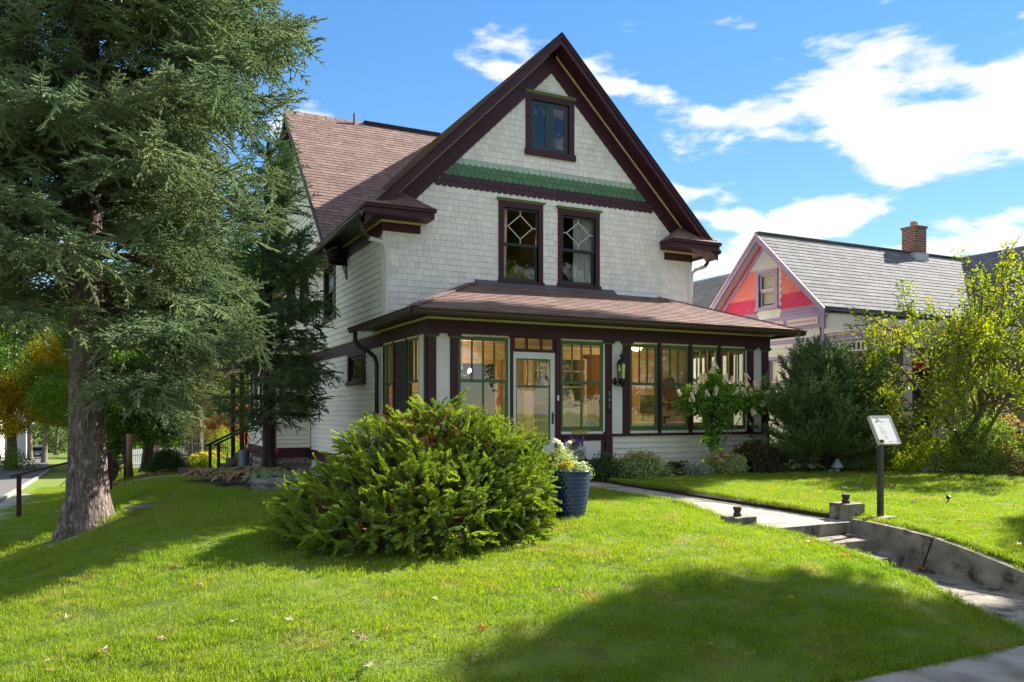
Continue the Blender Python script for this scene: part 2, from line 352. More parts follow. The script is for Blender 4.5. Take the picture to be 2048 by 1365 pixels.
# retaining kerb wall beside the steps
rw = thing('retaining_wall', (8.75, 6.3, -1.6), 'low stained concrete retaining wall curving down beside the steps with a crack', 'wall')
tops = [(7.52, -1.40), (7.2, -1.405), (6.8, -1.43), (6.36, -1.475), (6.33, -1.48), (5.9, -1.56), (5.5, -1.65), (5.0, -1.78), (4.6, -1.90), (4.3, -2.0)]
def yb(y): return y + (.30 if 6.30 < y < 6.40 else 0)          # the crack leans: its foot lies nearer the house
for a, b in ((0, 3), (4, 9)):
    m = MB(); seg = tops[a:b+1]
    for (y, z), (y2, z2) in zip(seg, seg[1:]):
        m.hexa([(PX1+.02, yb(y2), -2.3), (PX1+.17, yb(y2), -2.3), (PX1+.17, yb(y), -2.3), (PX1+.02, yb(y), -2.3), (PX1+.03, y2, z2), (PX1+.16, y2, z2), (PX1+.16, y, z), (PX1+.03, y, z)])
    m.build('wall_segment', CONCD, rw)
m = MB()                                  # the dark crack is a gap: lined by rough filler set back from the faces
m.hexa([(PX1+.05, 6.55, -2.2), (PX1+.15, 6.55, -2.2), (PX1+.15, 6.72, -2.2), (PX1+.05, 6.72, -2.2), (PX1+.05, 6.31, -1.5), (PX1+.15, 6.31, -1.5), (PX1+.15, 6.37, -1.5), (PX1+.05, 6.37, -1.5)])
m.build('crack_fill', SOIL, rw)
RUST = mat('rusty_iron', (.085, .035, .022), .7, (.05, .022, .016), 30, bump=.4, bscale=120)
for lab, x, y, z in (('concrete pier with rusty pipe stub, half sunk in the lawn left of the path', 7.12, 7.9, -1.31), ('taller concrete pier with rusty pipe stub at the head of the retaining wall', 8.86, 7.74, -1.215)):
    t = thing('concrete_pier', (x, y, -1.4), lab, 'pier', 'concrete piers beside the steps')
    mm = MB(); w = .165; mm.hexa([(x-w, y-w, -2), (x+w, y-w, -2), (x+w, y+w, -2), (x-w, y+w, -2), (x-w+.01, y-w+.01, z-.005), (x+w-.01, y-w+.01, z), (x+w-.01, y+w-.01, z), (x-w+.01, y+w-.01, z-.004)])
    mm.build('block', CONCD, t)
    MB().lathe([(0, z), (.052, z), (.052, z+.035), (.042, z+.04), (.042, z+.07), (.055, z+.075), (.055, z+.115), (.04, z+.12), (0, z+.12)], (x-.02, y, 0), 12).build('pipe_stub', RUST, t, smooth=False)
# ------------------------------------------------------------------ the main house
XL, XR, YF, YP = 5.47, 14.07, 17.5, 14.6
XC = 9.77
H = thing('victorian_house', (XC, YF, -1.3), 'cream two and a half storey victorian house with plum trim and a glazed front porch', 'house')

def wall_holes(mb, plane, c, breaks, zlo, top, holes, th=.12, sgn=1):
    """vertical wall sheet in plane X=c or Y=c, split at the holes (u0,u1,z0,z1); th thick away from the outside"""
    us = sorted(set(breaks + [h[0] for h in holes] + [h[1] for h in holes]))
    us = [u for u in us if breaks[0] <= u <= breaks[-1]]
    for a, b in zip(us, us[1:]):
        mid = (a+b)/2; hs_ = sorted([h for h in holes if h[0] <= mid <= h[1]], key=lambda h: h[2]); z = zlo
        segs = []
        for h in hs_: segs.append((z, z, h[2], h[2])); z = h[3]
        segs.append((z, z, top(a), top(b)))
        for z0a, z0b, z1a, z1b in segs:
            if max(z1a - z0a, z1b - z0b) < 1e-4: continue
            def P(u, o, zz): return (u, c+o, zz) if plane == 'Y' else (c+o, u, zz)
            o2 = th*sgn
            lo = [P(a, 0, z0a), P(b, 0, z0b), P(b, o2, z0b), P(a, o2, z0a)]; hi = [P(a, 0, z1a), P(b, 0, z1b), P(b, o2, z1b), P(a, o2, z1a)]
            mb.hexa(lo + hi)

def clip_seg(u0, u1, z0, z1, holes, mrg=0.0):
    segs = [(u0, u1)]
    for h in holes:
        if h[2]-mrg < (z0+z1)/2 < h[3]+mrg:
            ns = []
            for a, b in segs:
                if h[1] <= a or h[0] >= b: ns.append((a, b)); continue
                if h[0] - a > .03: ns.append((a, h[0]))
                if b - h[1] > .03: ns.append((h[1], b))
            segs = ns
    return segs
def clapboards(parent, plane, c, u0, u1, z0, z1, pitch, holes, mtl, sgn=-1, top=None, name='clapboard'):
    """each board a wedge whose lower edge stands proud; sgn is the outward direction"""
    n = int(round((z1-z0)/pitch)); pitch = (z1-z0)/n; rg = random.Random(int(u0*100+z0*10))
    for i in range(n):
        za, zb = z0+i*pitch, z0+(i+1)*pitch; ua, ub = u0, u1
        if top:
            r = top((za+zb)/2)
            if not r: continue
            ua, ub = max(u0, r[0]), min(u1, r[1])
            if ub-ua < .1: continue
        for a, b in clip_seg(ua, ub, za, zb, holes):
            cuts = [a]; 
            while b - cuts[-1] > 4.6: cuts.append(cuts[-1] + rg.uniform(2.4, 4.2))
            cuts.append(b)
            for a2, b2 in zip(cuts, cuts[1:]):
                def P(u, o, zz): return (u, c+o*sgn, zz) if plane == 'Y' else (c+o*sgn, u, zz)
                j = rg.uniform(0, .002)
                MB().hexa([P(a2, .001, za-.008), P(b2-.003, .001, za-.008), P(b2-.003, .024+j, za-.008), P(a2, .024+j, za-.008),
                           P(a2, .001, zb-.009), P(b2-.003, .001, zb-.009), P(b2-.003, .006, zb-.009), P(a2, .006, zb-.009)]).build(name, mtl, parent)

# shingles: a shared unit mesh placed by matrices; the 300 showing largest are parts, the others one 'stuff' part
def unit_shingle(name, kind, mtl):
    m = MB()
    if kind == 'wall':      # local: x across, y out of the wall, z up; origin at the lower middle
        m.hexa([(-.5,0,0),(.5,0,0),(.5,.016,0),(-.5,.016,0),(-.5,0,.17),(.5,0,.17),(.5,.002,.17),(-.5,.002,.17)])
    elif kind == 'scallop':
        pts = [(-.5,.17),(-.5,.045),(-.42,.022),(-.28,.006),(-.12,0),(.12,0),(.28,.006),(.42,.022),(.5,.045),(.5,.17)]
        n = len(pts)
        m.v = [(x, 0, z) for x, z in pts] + [(x, .016 if z < .1 else .003, z) for x, z in pts]
        m.f = [tuple(range(n)), tuple(range(n, 2*n))[::-1]] + [(i, n+i, n+(i+1) % n, (i+1) % n) for i in range(n)]; m.m = [0]*len(m.f)
    elif kind == 'roof':
        m.hexa([(-.5,0,0),(.5,0,0),(.5,.015,0),(-.5,.015,0),(-.5,0,.2),(.5,0,.2),(.5,.002,.2),(-.5,.002,.2)])
    return m.mesh(name, mtl)
POOL = {}
def put(pool, parent, me, M, w, h):
    c = M @ Vector((0, 0, .06)); ux = (M @ Vector((w/2/M.col[0].length if False else .5, 0, 0))) - (M @ Vector((-.5, 0, 0)))
    p0 = proj(M @ Vector((-.5, 0, 0))); p1 = proj(M @ Vector((.5, 0, 0))); p2 = proj(M @ Vector((0, 0, h)))
    q = proj(M @ Vector((0, 0, 0)))
    area = abs((p1[0]-p0[0])*(p2[1]-q[1]) - (p1[1]-p0[1])*(p2[0]-q[0]))
    if not (0 < q[0] < 2048): area *= .2
    POOL.setdefault(pool, []).append((area, me, M, parent))
def flush(pool, name, limit=300):
    it = sorted(POOL[pool], key=lambda t: -t[0]); rest = {}
    for i, (a, me, M, par) in enumerate(it):
        if i < limit: link(name, me, par, M=M)
        else: rest.setdefault((par.name, me.materials[0].name), []).append((me, M, par))
    for k, lst in rest.items():
        m = MB()
        for me, M, par in lst: m.add([M @ v.co for v in me.vertices], [tuple(f.vertices) for f in me.polygons])
        m.build(name + '_field', lst[0][0].materials[0], lst[0][2], kind='stuff')
def frame_m(o, x, y, z, w=1.0):
    x, y, z = Vector(x).normalized(), Vector(y).normalized(), Vector(z).normalized()
    M = Matrix.Identity(4)
    for i in range(3): M[i][0] = x[i]*w; M[i][1] = y[i]; M[i][2] = z[i]; M[i][3] = o[i]
    return M
def wall_shingles(pool, parent, me, Y, z0, z1, pitch, span, holes, rg, wr=(.115, .205)):
    z = z0; n = int(round((z1-z0)/pitch))
    for i in range(n):
        z = z0 + i*pitch; r = span(z+pitch*.5)
        if not r or r[1]-r[0] < .06: continue
        for a, b in clip_seg(r[0], r[1], z, z+pitch, holes):
            u = a
            while u < b - .02:
                w = rg.uniform(*wr); 
                if b - (u+w) < .07: w = b-u
                put(pool, parent, me, frame_m((u+w/2, Y-.002, z+rg.uniform(-.003, .003)), (1,0,0), (0,-1,0), (0,-.0,1), w-.005), w, pitch); u += w
def roof_field(pool, parent, me, o, u, v, poly, pitch, wr, rg, nrm=None):
    """rows of shingles on a plane: o origin on the eave, u along, v up the slope, poly convex in (u,v)"""
    o = Vector(o); u = Vector(u).normalized(); v = Vector(v).normalized(); nn = u.cross(v)
    if nn.z < 0: nn = -nn
    vmax = max(p[1] for p in poly); vmin = min(p[1] for p in poly); n = int((vmax-vmin)/pitch)+1
    def span(t):
        xs_ = []
        for (a, b), (c, d) in zip(poly, poly[1:]+poly[:1]):
            if (b-t)*(d-t) <= 0 and abs(d-b) > 1e-9: xs_.append(a+(c-a)*(t-b)/(d-b))
        return (min(xs_), max(xs_)) if len(xs_) > 1 else None
    for i in range(n):
        t = vmin + i*pitch; r = span(min(t+pitch*.5, vmax-.001)); 
        if not r: continue
        x = r[0] - rg.uniform(0, wr[0]); 
        while x < r[1]-.03:
            w = rg.uniform(*wr); a = max(x, r[0]); b = min(x+w, r[1])
            if b-a > .03 and vmax-t > .03:
                M = frame_m(o + u*(a+b)/2 + v*t + nn*.004, u, nn, v, b-a-.004); k = min(1, (vmax-t+.005)/.2)
                for q in range(3): M[q][2] *= k
                put(pool, parent, me, M, w, pitch)
            x += w

rg = random.Random(5)
# roof line: 45 degree gable
APZ, SL = 9.155, .996
def rtop(x): return APZ - .28 - abs(x-XC)*SL          # underside of roof on the wall
def gspan(zc_, inset=0.0):
    hw = (APZ - .28 - zc_)/SL - inset
    hw = min(hw, XC-XL)
    return (XC-hw, XC+hw) if hw > 0 else None
# openings
ATT = (9.20, 10.26, 6.42, 7.64); W1 = (8.44, 9.40, 3.17, 4.93); W2 = (10.07, 11.04, 3.20, 4.91)
fw = part('front_wall', H)
FHOLES = [ATT, W1, W2, (7.3, 8.3, -.9, 1.15), (9.2, 10.5, -.2, 1.15)]
m = MB(); wall_holes(m, 'Y', YF, [XL, XC, XR], -1.45, rtop, FHOLES, .12, 1); m.build('wall_core', CREAM, fw)
RAKEW = .50    # plum frieze board following the rake on the wall
def fspan(z): 
    r = gspan(z)
    if not r: return None
    hw = (APZ - .28 - z)/SL - RAKEW
    hw = min(hw, XC-XL) 
    return (XC-hw, XC+hw) if hw > .03 else None
cas = [(ATT[0]-.15, ATT[1]+.15, ATT[2]-.12, ATT[3]+.14), (W1[0]-.12, W1[1]+.12, W1[2]-.1, W1[3]+.14), (W2[0]-.12, W2[1]+.12, W2[2]-.1, W2[3]+.14)]
corner_fr = [(XL, 6.34, 4.06, 4.42), (XR-.87, XR, 4.06, 4.42)]
me_w = unit_shingle('wall_shingle', 'wall', WHITE); me_g = unit_shingle('scalloped_shingle', 'scallop', GRN); me_l = unit_shingle('scalloped_shingle', 'scallop', LGRN); me_p = unit_shingle('scalloped_shingle', 'scallop', PURS)
rg = random.Random(11)
def lowspan(z):
    r = fspan(z)
    if z < 4.75: return (XL+.02, XR-.02)
    return r
wall_shingles('wall', fw, me_w, YF, 2.3, 5.24, .14, lowspan, cas + corner_fr, rg)
wall_shingles('wall', fw, me_w, YF, 5.94, 8.48, .1411, fspan, cas, rg)
me_gt = unit_shingle('wall_shingle', 'wall', GRN)
wall_shingles('wall', fw, me_gt, YF, 8.46, 8.74, .14, fspan, [], rg)
for i, (mm_, zb) in enumerate(((me_p, 5.235), (me_p, 5.375), (me_g, 5.515), (me_g, 5.655), (me_l, 5.795))):
    r = fspan(zb+.08); x = r[0] - (.078 if i % 2 else 0)
    while x < r[1]-.02:
        a, b = max(x, r[0]), min(x+.157, r[1])
        if b-a > .04: put('scallop', fw, mm_, frame_m(((a+b)/2, YF-.004-.0, zb), (1,0,0), (0,-1,0), (0,0,1), b-a-.006), .157, .14)
        x += .157
flush('wall', 'wall_shingle'); flush('scallop', 'scalloped_shingle')

# rake boards: frieze on the wall, soffit, cream moulding, fascia; both slopes
YR = 17.0                                   # front edge of the roof
def rake(side):
    def P(d, y, off): # d = distance from ridge horizontally, off = drop below the roof top plane
        return (XC + side*d, y, APZ - d*SL - off)
    E = XC-XL+.57
    def slab(name, d0, d1, y0, y1, o0, o1, mtl, par=H):
        a = [P(d0, y0, o1), P(d1, y0, o1), P(d1, y1, o1), P(d0, y1, o1), P(d0, y0, o0), P(d1, y0, o0), P(d1, y1, o0), P(d0, y1, o0)]
        if side < 0: a = [a[1], a[0], a[3], a[2], a[5], a[4], a[7], a[6]]
        return MB().hexa(a).build(name, mtl, par)
    slab('rake_fascia', 0, E-.02, YR+.005, YR+.045, .03, .26, PUR)
    slab('fascia_moulding', 0, E-.02, YR-.025, YR+.0, .035, .10, PUR)
    slab('soffit', 0, E-.04, YR+.046, YF-.03, .22, .25, PUR)
    slab('cream_moulding', .10, XC-XL-.12 if side < 0 else XC-XL-.12, YF-.08, YF-.045, .255, .297, YEL)
    slab('rake_frieze', .0, XC-XL-.10, YF-.042, YF-.004, .29, .28+RAKEW*SL, PUR)
rake(-1); rake(1)
# roof slabs (front block) with shingle rows that show as edges
def roof_slab(name, corners, th, mtl, par=H):
    c = [Vector(p) for p in corners]; nn = (c[1]-c[0]).cross(c[3]-c[0]).normalized(); nn = nn if nn.z > 0 else -nn
    return MB().hexa([p - nn*th for p in c] + c).build(name, mtl, par)
EX = 4.87
YB = 31.5
roof_slab('roof_deck', [(XC-EX, YR, APZ-EX*SL), (XC, YR, APZ), (XC, YB, APZ), (XC-EX, YB, APZ-EX*SL)], .05, ROOFD)
roof_slab('roof_deck', [(XC, YR, APZ), (XC+EX, YR, APZ-EX*SL), (XC+EX, YB, APZ-EX*SL), (XC, YB, APZ)], .05, ROOFD)
me_r = unit_shingle('roof_shingle', 'roof', ROOF)
rg = random.Random(3)
ln = EX*math.sqrt(1+SL*SL); vd = Vector((1, 0, SL)).normalized()
CY, CZ, CSL = 26.4, 9.64, .975     # cross gable ridge
# valley: front block left slope meets cross slope: visible patch only near the rake
def lpoly():
    # u = y-YR, v = along slope from the eave; cross slope z at y: CZ-(CY-y)*CSL ; own z = APZ-EX*SL + v*sin
    sn = vd.z; z0 = APZ-EX*SL
    yv = lambda v: CY - (CZ - (z0+v*sn))/CSL
    return [(0, 0), (yv(0)-YR, 0), (yv(ln)-YR, ln), (0, ln)]
lp = lpoly()
roof_field('roof', H, me_r, (XC-EX, YR, APZ-EX*SL), (0,1,0), vd, lp, .14, (.24, .34), rg)
roof_field('roof', H, me_r, (XC+EX, YR, APZ-EX*SL), (0,1,0), Vector((-1, 0, SL)), [(0,0),(1.2,0),(1.2,ln),(0,ln)], .14, (.24, .34), rg)
m = MB()
for i in range(28):
    y = YR+i*.33
    for s in (-1, 1): m.hexa([(XC, y, APZ+.008), (XC+s*.11, y, APZ-.102), (XC+s*.11, y+.36, APZ-.102), (XC, y+.36, APZ+.008), (XC, y, APZ+.03), (XC+s*.11, y, APZ-.082), (XC+s*.11, y+.36, APZ-.09), (XC, y+.36, APZ+.02)])
m.build('ridge_cap', ROOF, H)
m = MB()                                    # drip edge along both rakes
for s in (-1, 1): m.beam((XC, YR-.03, APZ+.0), (XC+s*(EX+.02), YR-.03, APZ-EX*SL+.0), .03, .03, (0,1,0))
m.build('drip_edge', mat('dark_drip', (.03, .025, .025), .6), H)
# cross gable roof
CE = 5.9; CX0, CX1 = 4.98, 14.6; cln = CE*math.sqrt(1+CSL*CSL); cvd = Vector((0, 1, CSL)).normalized()
z0 = CZ-CE*CSL; ye = CY-CE
roof_slab('cross_roof_deck', [(CX0, ye, z0), (CX1, ye, z0), (CX1, CY, CZ), (CX0, CY, CZ)], .06, ROOFD)
roof_slab('cross_roof_deck', [(CX1, CY+CE, z0), (CX0, CY+CE, z0), (CX0, CY, CZ), (CX1, CY, CZ)], .06, ROOFD)
# visible polygon: left edge to the valley with the front block
def xv(z): return XC - (APZ - z)/SL
roof_field('roof', H, me_r, (CX0, ye, z0), (1,0,0), cvd, [(0, 0), (max(.1, xv(z0)-CX0+.1), 0), (XC-CX0+.15, (APZ-z0)/cvd.z), (XC-CX0+.6, cln), (0, cln)], .165, (.26, .36), rg)
m = MB()
for i in range(30):
    x = CX0+i*.33
    m.hexa([(x, CY-.17, CZ-.155), (x+.36, CY-.17, CZ-.165), (x+.36, CY, CZ+.005), (x, CY, CZ+.01), (x, CY-.16, CZ-.125), (x+.36, CY-.16, CZ-.14), (x+.36, CY, CZ+.02), (x, CY, CZ+.035)])
m.build('ridge_cap', ROOF, H)
m = MB(); m.hexa([(CX0+2.6, CY-.12, CZ-.07), (CX0+5.3, CY-.12, CZ-.07), (CX0+5.3, CY+.1, CZ-.07), (CX0+2.6, CY+.1, CZ-.07), (CX0+2.6, CY-.12, CZ+.06), (CX0+5.3, CY-.12, CZ+.06), (CX0+5.3, CY+.1, CZ+.06), (CX0+2.6, CY+.1, CZ+.06)]).build('ridge_vent', ROOFD, H)
MB().tube([(CX0+2.25, CY-.15, CZ-.3), (CX0+2.25, CY-.15, CZ+.22)], .05, 8).build('vent_pipe', mat('vent_metal', (.16, .15, .15), .5), H)
# rake of the cross gable on the left end
def crake(s):
    m = MB()
    m.hexa([(CX0, CY+s*CE, z0-.26), (CX0+.04, CY+s*CE, z0-.26), (CX0+.04, CY, CZ-.30), (CX0, CY, CZ-.30), (CX0, CY+s*CE, z0-.04), (CX0+.04, CY+s*CE, z0-.04), (CX0+.04, CY, CZ-.05), (CX0, CY, CZ-.05)]); m.build('rake_fascia', PUR, H)
    m = MB(); m.hexa([(CX0+.042, CY+s*CE, z0-.14), (XL, CY+s*CE, z0-.14), (XL, CY, CZ-.14), (CX0+.042, CY, CZ-.14), (CX0+.042, CY+s*CE, z0-.10), (XL, CY+s*CE, z0-.10), (XL, CY, CZ-.10), (CX0+.042, CY, CZ-.10)]); m.build('soffit', PUR, H)
    m = MB(); m.hexa([(XL-.04, CY+s*CE, z0-.5), (XL-.002, CY+s*CE, z0-.5), (XL-.002, CY, CZ-.5), (XL-.04, CY, CZ-.5), (XL-.04, CY+s*CE, z0-.145), (XL-.002, CY+s*CE, z0-.145), (XL-.002, CY, CZ-.145), (XL-.04, CY, CZ-.145)]); m.build('rake_frieze', PUR, H)
crake(-1); crake(1)
# side wall, left
sw_ = part('side_wall', H)
SH = [(21.80, 22.86, 2.65, 4.0), (25.1, 26.1, 3.0, 4.15), (27.1, 28.2, 3.0, 4.25), (18.95, 20.28, .78, 1.38)]
m = MB(); 
def stop(y):
    t = 4.34 + .06
    return max(t, CZ - .2 - abs(y-CY)*CSL) 
wall_holes(m, 'X', XL, [17.62, ye+.1, 21.1, CY, 31.6], -1.9, stop, SH, .12, 1); m.build('wall_core', CREAM, sw_)
scas = [(h[0]-.12, h[1]+.12, h[2]-.1, h[3]+.14) for h in SH]
clapboards(sw_, 'X', XL, 17.56, 31.5, 1.80, 3.96, .155, scas, CREAM, -1)
def ctop(z):
    hw = (CZ - .55 - z)/CSL
    return (CY-hw, CY+hw)
clapboards(sw_, 'X', XL, 20.9, 31.5, 3.96, 8.9, .155, scas, CREAM, -1, top=ctop)
clapboards(sw_, 'X', XL, 17.56, 24.68, -1.12, 1.48, .13, scas, CREAM, -1)
MB().box(XL-.035, XL-.003, 14.45+3.1, 31.5, 1.48, 1.76).build('belt_board', PUR, H)
MB().box(XL-.055, XL-.003, 17.55, 31.5, 1.762, 1.80).build('belt_moulding', YEL, H)
MB().box(XL-.035, XL-.003, 17.55, 24.68, -1.42, -1.122).build('base_board', PUR, H)
MB().box(XL-.03, XL+.1, 17.44, 17.555, 1.8, 3.98).build('corner_board', TRIMW, H)
MB().box(XL-.03, XL+.02, 17.45, 17.555, -1.2, 1.47).build('corner_board', TRIMW, H)
MB().box(XR-.09, XR+.025, 17.46, 17.6, 1.9, 4.05).build('corner_board', TRIMW, H)
m = MB(); wall_holes(m, 'X', XR, [17.62, 20.5, CY, 31.6], -1.9, stop, [(19, 20.2, 2.8, 4.2)], .12, -1); m.build('side_wall_far', CREAM, H)
m = MB(); wall_holes(m, 'Y', 31.6, [XL, XC, XR], -1.9, lambda x: 4.3 + 0*x, [], .12, 1); m.build('rear_wall', CREAM, H)
# eave of the front block, left side: frieze, moulding, soffit, gutter
MB().box(XL-.035, XL-.003, 17.56, 20.9, 3.965, 4.25).build('eave_frieze', PUR, H)
MB().box(XL-.07, XL-.003, 17.46, 20.9, 4.252, 4.30).build('eave_moulding', YEL, H)
MB().box(4.90, XL+.05, 17.05, 21.2, 4.305, 4.33).build('eave_soffit', BRN, H)
MB().box(XR-.05, XR+.57, 17.05, 24, 4.305, 4.33).build('eave_soffit', mat('red_brown_soffit', (.10, .04, .028), .5), H)
MB().box(XR+.002, XR+.035, 17.46, 22, 3.965, 4.30).build('eave_frieze', PUR, H)
def gutter(name, a, b, out, r=.065, mtl=BRN, par=H):
    a = Vector(a); b = Vector(b); out = Vector(out).normalized(); m = MB(); prof = []
    for o_, z_ in ((0, .07), (0, -.055), (.03, -.065), (.065, -.05), (.085, -.01), (.09, .03), (.11, .045), (.112, .062), (.10, .062), (.082, .045), (.075, -.005), (.055, -.04), (.03, -.05), (.012, -.045), (.012, .07)):
        prof.append((o_, z_))
    n = len(prof)
    for p in (a, b):
        for o_, z_ in prof: q = p + out*o_ + Vector((0, 0, z_)); m.v.append(tuple(q))
    for i in range(n): m.f.append((i, (i+1) % n, n+(i+1) % n, n+i)); m.m.append(0)
    m.f.append(tuple(range(n))); m.f.append(tuple(range(n, 2*n))[::-1]); m.m += [0, 0]
    o = m.build(name, mtl, par); d = (b-a); L_ = d.length; k = int(L_/.8)
    for i in range(1, k):
        p = a + d*i/k; MB().beam(p + Vector((0, 0, .075)), p + out*.1 + Vector((0, 0, .066)), .02, .006).build('bracket', mtl, o)
    return o
gutter('gutter', (4.88, 17.02, 4.30), (4.88, 21.0, 4.26), (-1, 0, 0))
gutter('gutter', (XC+EX+.01, 17.02, 4.30), (XC+EX+.01, 22.0, 4.27), (1, 0, 0))
# corner returns: little hipped roofs with frieze
def ret(side):
    X0 = XL if side < 0 else XR
    def X(d): return X0 - side*d          # d inward from the house corner
    pr = part('corner_return', H)
    m = MB(); zt = 4.44; zb = 4.30
    xo, xi = X(-.55), X(1.02); a, b = min(xo, xi), max(xo, xi)
    m.box(a, b, YR-.05, YF-.045, zb, zt); m.build('return_cornice', PUR, pr)
    MB().box(a-.03, b+.03, YR-.10, YF-.045, zt+.001, zt+.06).build('return_crown', PUR, pr)
    t = 4.95
    v = [(a-.04, YR-.12, zt+.061), (b+.04, YR-.12, zt+.061), (b+.04, YF-.046, zt+.061), (a-.04, YF-.046, zt+.061)]
    if side < 0: top = [(X(-.25), YF-.046, t), (X(.42), YF-.046, t)]
    else: top = [(X(.42), YF-.046, t), (X(-.25), YF-.046, t)]
    MB().add(v + top, [(0,1,5,4), (1,2,5), (0,4,3), (3,4,5,2)]).build('return_roof', ROOF, pr)
    rr = random.Random(7+side)
    # shingle rows on the little roof
    A, B, C_, D_ = Vector(v[0]), Vector(v[1]), Vector(top[1]), Vector(top[0]); m = MB()
    for i in range(5):
        t0, t1 = i/5, (i+1)/5; p, q = A.lerp(D_, t0), B.lerp(C_, t0); p1, q1 = A.lerp(D_, t1), B.lerp(C_, t1); nrm = (B-A).cross(D_-A).normalized()
        s0 = 0
        while s0 < 1:
            s1 = min(1, s0 + rr.uniform(.14, .22)); k = .004+rr.uniform(0, .004)
            m.hexa([p.lerp(q, s0)+nrm*.001, p.lerp(q, s1-.008)+nrm*.001, p1.lerp(q1, s1-.008)+nrm*.001, p1.lerp(q1, s0)+nrm*.001,
                    p.lerp(q, s0)+nrm*.018, p.lerp(q, s1-.008)+nrm*.018, p1.lerp(q1, s1-.008)+nrm*k, p1.lerp(q1, s0)+nrm*k]); s0 = s1
    m.build('shingle_rows', ROOF, pr, kind='stuff')
    a, b = (XL-.03, 6.34) if side < 0 else (XR-.87, XR+.034)
    MB().box(a, b, YF-.04, YF-.003, 4.06, 4.25).build('return_frieze', PUR, pr)
    MB().box(a-.03, b+.03, YF-.08, YF-.003, 4.252, 4.298).build('return_moulding', YEL, pr)
ret(-1); ret(1)

# windows ------------------------------------------------------
def fmap(plane, c, sgn):
    """local (u across, o outward, z) to world; sgn outward direction"""
    if plane == 'Y': return lambda u, o, z: (u, c+o*sgn, z)
    return lambda u, o, z: (c+o*sgn, u, z)
def fbox(m, F, u0, u1, o0, o1, z0, z1, mi=0):
    p = [F(u0,o0,z0), F(u1,o0,z0), F(u1,o1,z0), F(u0,o1,z0), F(u0,o0,z1), F(u1,o0,z1), F(u1,o1,z1), F(u0,o1,z1)]
    return m.hexa(p, mi)
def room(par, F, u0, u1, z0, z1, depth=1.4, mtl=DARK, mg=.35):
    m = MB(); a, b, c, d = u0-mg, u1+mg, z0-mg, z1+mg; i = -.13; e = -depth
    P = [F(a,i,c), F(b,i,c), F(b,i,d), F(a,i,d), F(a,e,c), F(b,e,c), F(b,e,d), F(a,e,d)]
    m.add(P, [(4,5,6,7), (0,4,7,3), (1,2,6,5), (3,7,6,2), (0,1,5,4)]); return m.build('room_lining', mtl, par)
def casing(par, F, h, side=.12, head=.14, sill=.1, mtl=PUR, hood=HOODG, over=.06):
    u0, u1, z0, z1 = h; m = MB()
    fbox(m, F, u0-side, u0, -.06, .045, z0-sill, z1); fbox(m, F, u1, u1+side, -.06, .045, z0-sill, z1)
    fbox(m, F, u0-side, u1+side, -.06, .046, z1, z1+head); m.build('casing', mtl, par)
    m = MB(); fbox(m, F, u0-side-.03, u1+side+.03, -.06, .075, z0-sill-.03, z0-.001); m.build('sill', mtl, par)
    if hood:
        m = MB(); p = [F(u0-side-.02,.0,z1+head), F(u1+side+.02,.0,z1+head), F(u1+side+.02,.055,z1+head), F(u0-side-.02,.055,z1+head),
                       F(u0-side-over,.0,z1+head+.07), F(u1+side+over,.0,z1+head+.07), F(u1+side+over,.10,z1+head+.06), F(u0-side-over,.10,z1+head+.06)]
        m.hexa(p).build('hood', hood, par)
def sash(par, F, u0, u1, z0, z1, o, w, mtl, glass=GLASSU, name='sash', wb=None):
    wb = wb or w; m = MB()
    fbox(m, F, u0, u0+w, o-.035, o, z0, z1); fbox(m, F, u1-w, u1, o-.035, o, z0, z1)
    fbox(m, F, u0+w, u1-w, o-.035, o, z1-w, z1); fbox(m, F, u0+w, u1-w, o-.035, o, z0, z0+wb)
    s = m.build(name, mtl, par)
    m = MB(); m.add([F(u0+w,o-.018,z0+wb), F(u1-w,o-.018,z0+wb), F(u1-w,o-.018,z1-w), F(u0+w,o-.018,z1-w)], [(0,1,2,3)]); m.build('pane', glass, par)
    return s
CURT = mat('white_curtain', (.62, .62, .62), .8, trans=.3)
def curtain(par, F, u0, u1, z0, z1, o=-.16, n=14, mtl=None, sway=0):
    m = MB(); k = n*4
    for i in range(k+1):
        t = i/k; a = F(u0+(u1-u0)*t, o+.03*math.sin(t*n*2*PI)*1, z1); b = F(u0+sway*(1-t)*0+(u1+sway-u0)*t, o+.035*math.sin(t*n*2*PI+.4), z0); m.v += [a, b]
    for i in range(k): m.f.append((2*i, 2*i+2, 2*i+3, 2*i+1)); m.m.append(0)
    return m.build('curtain', mtl or CURT, par, smooth=True)
FRONT = fmap('Y', YF, -1); LEFT = fmap('X', XL, -1)
LEAD = mat('pale_lead_came', (.55, .55, .50), .5)
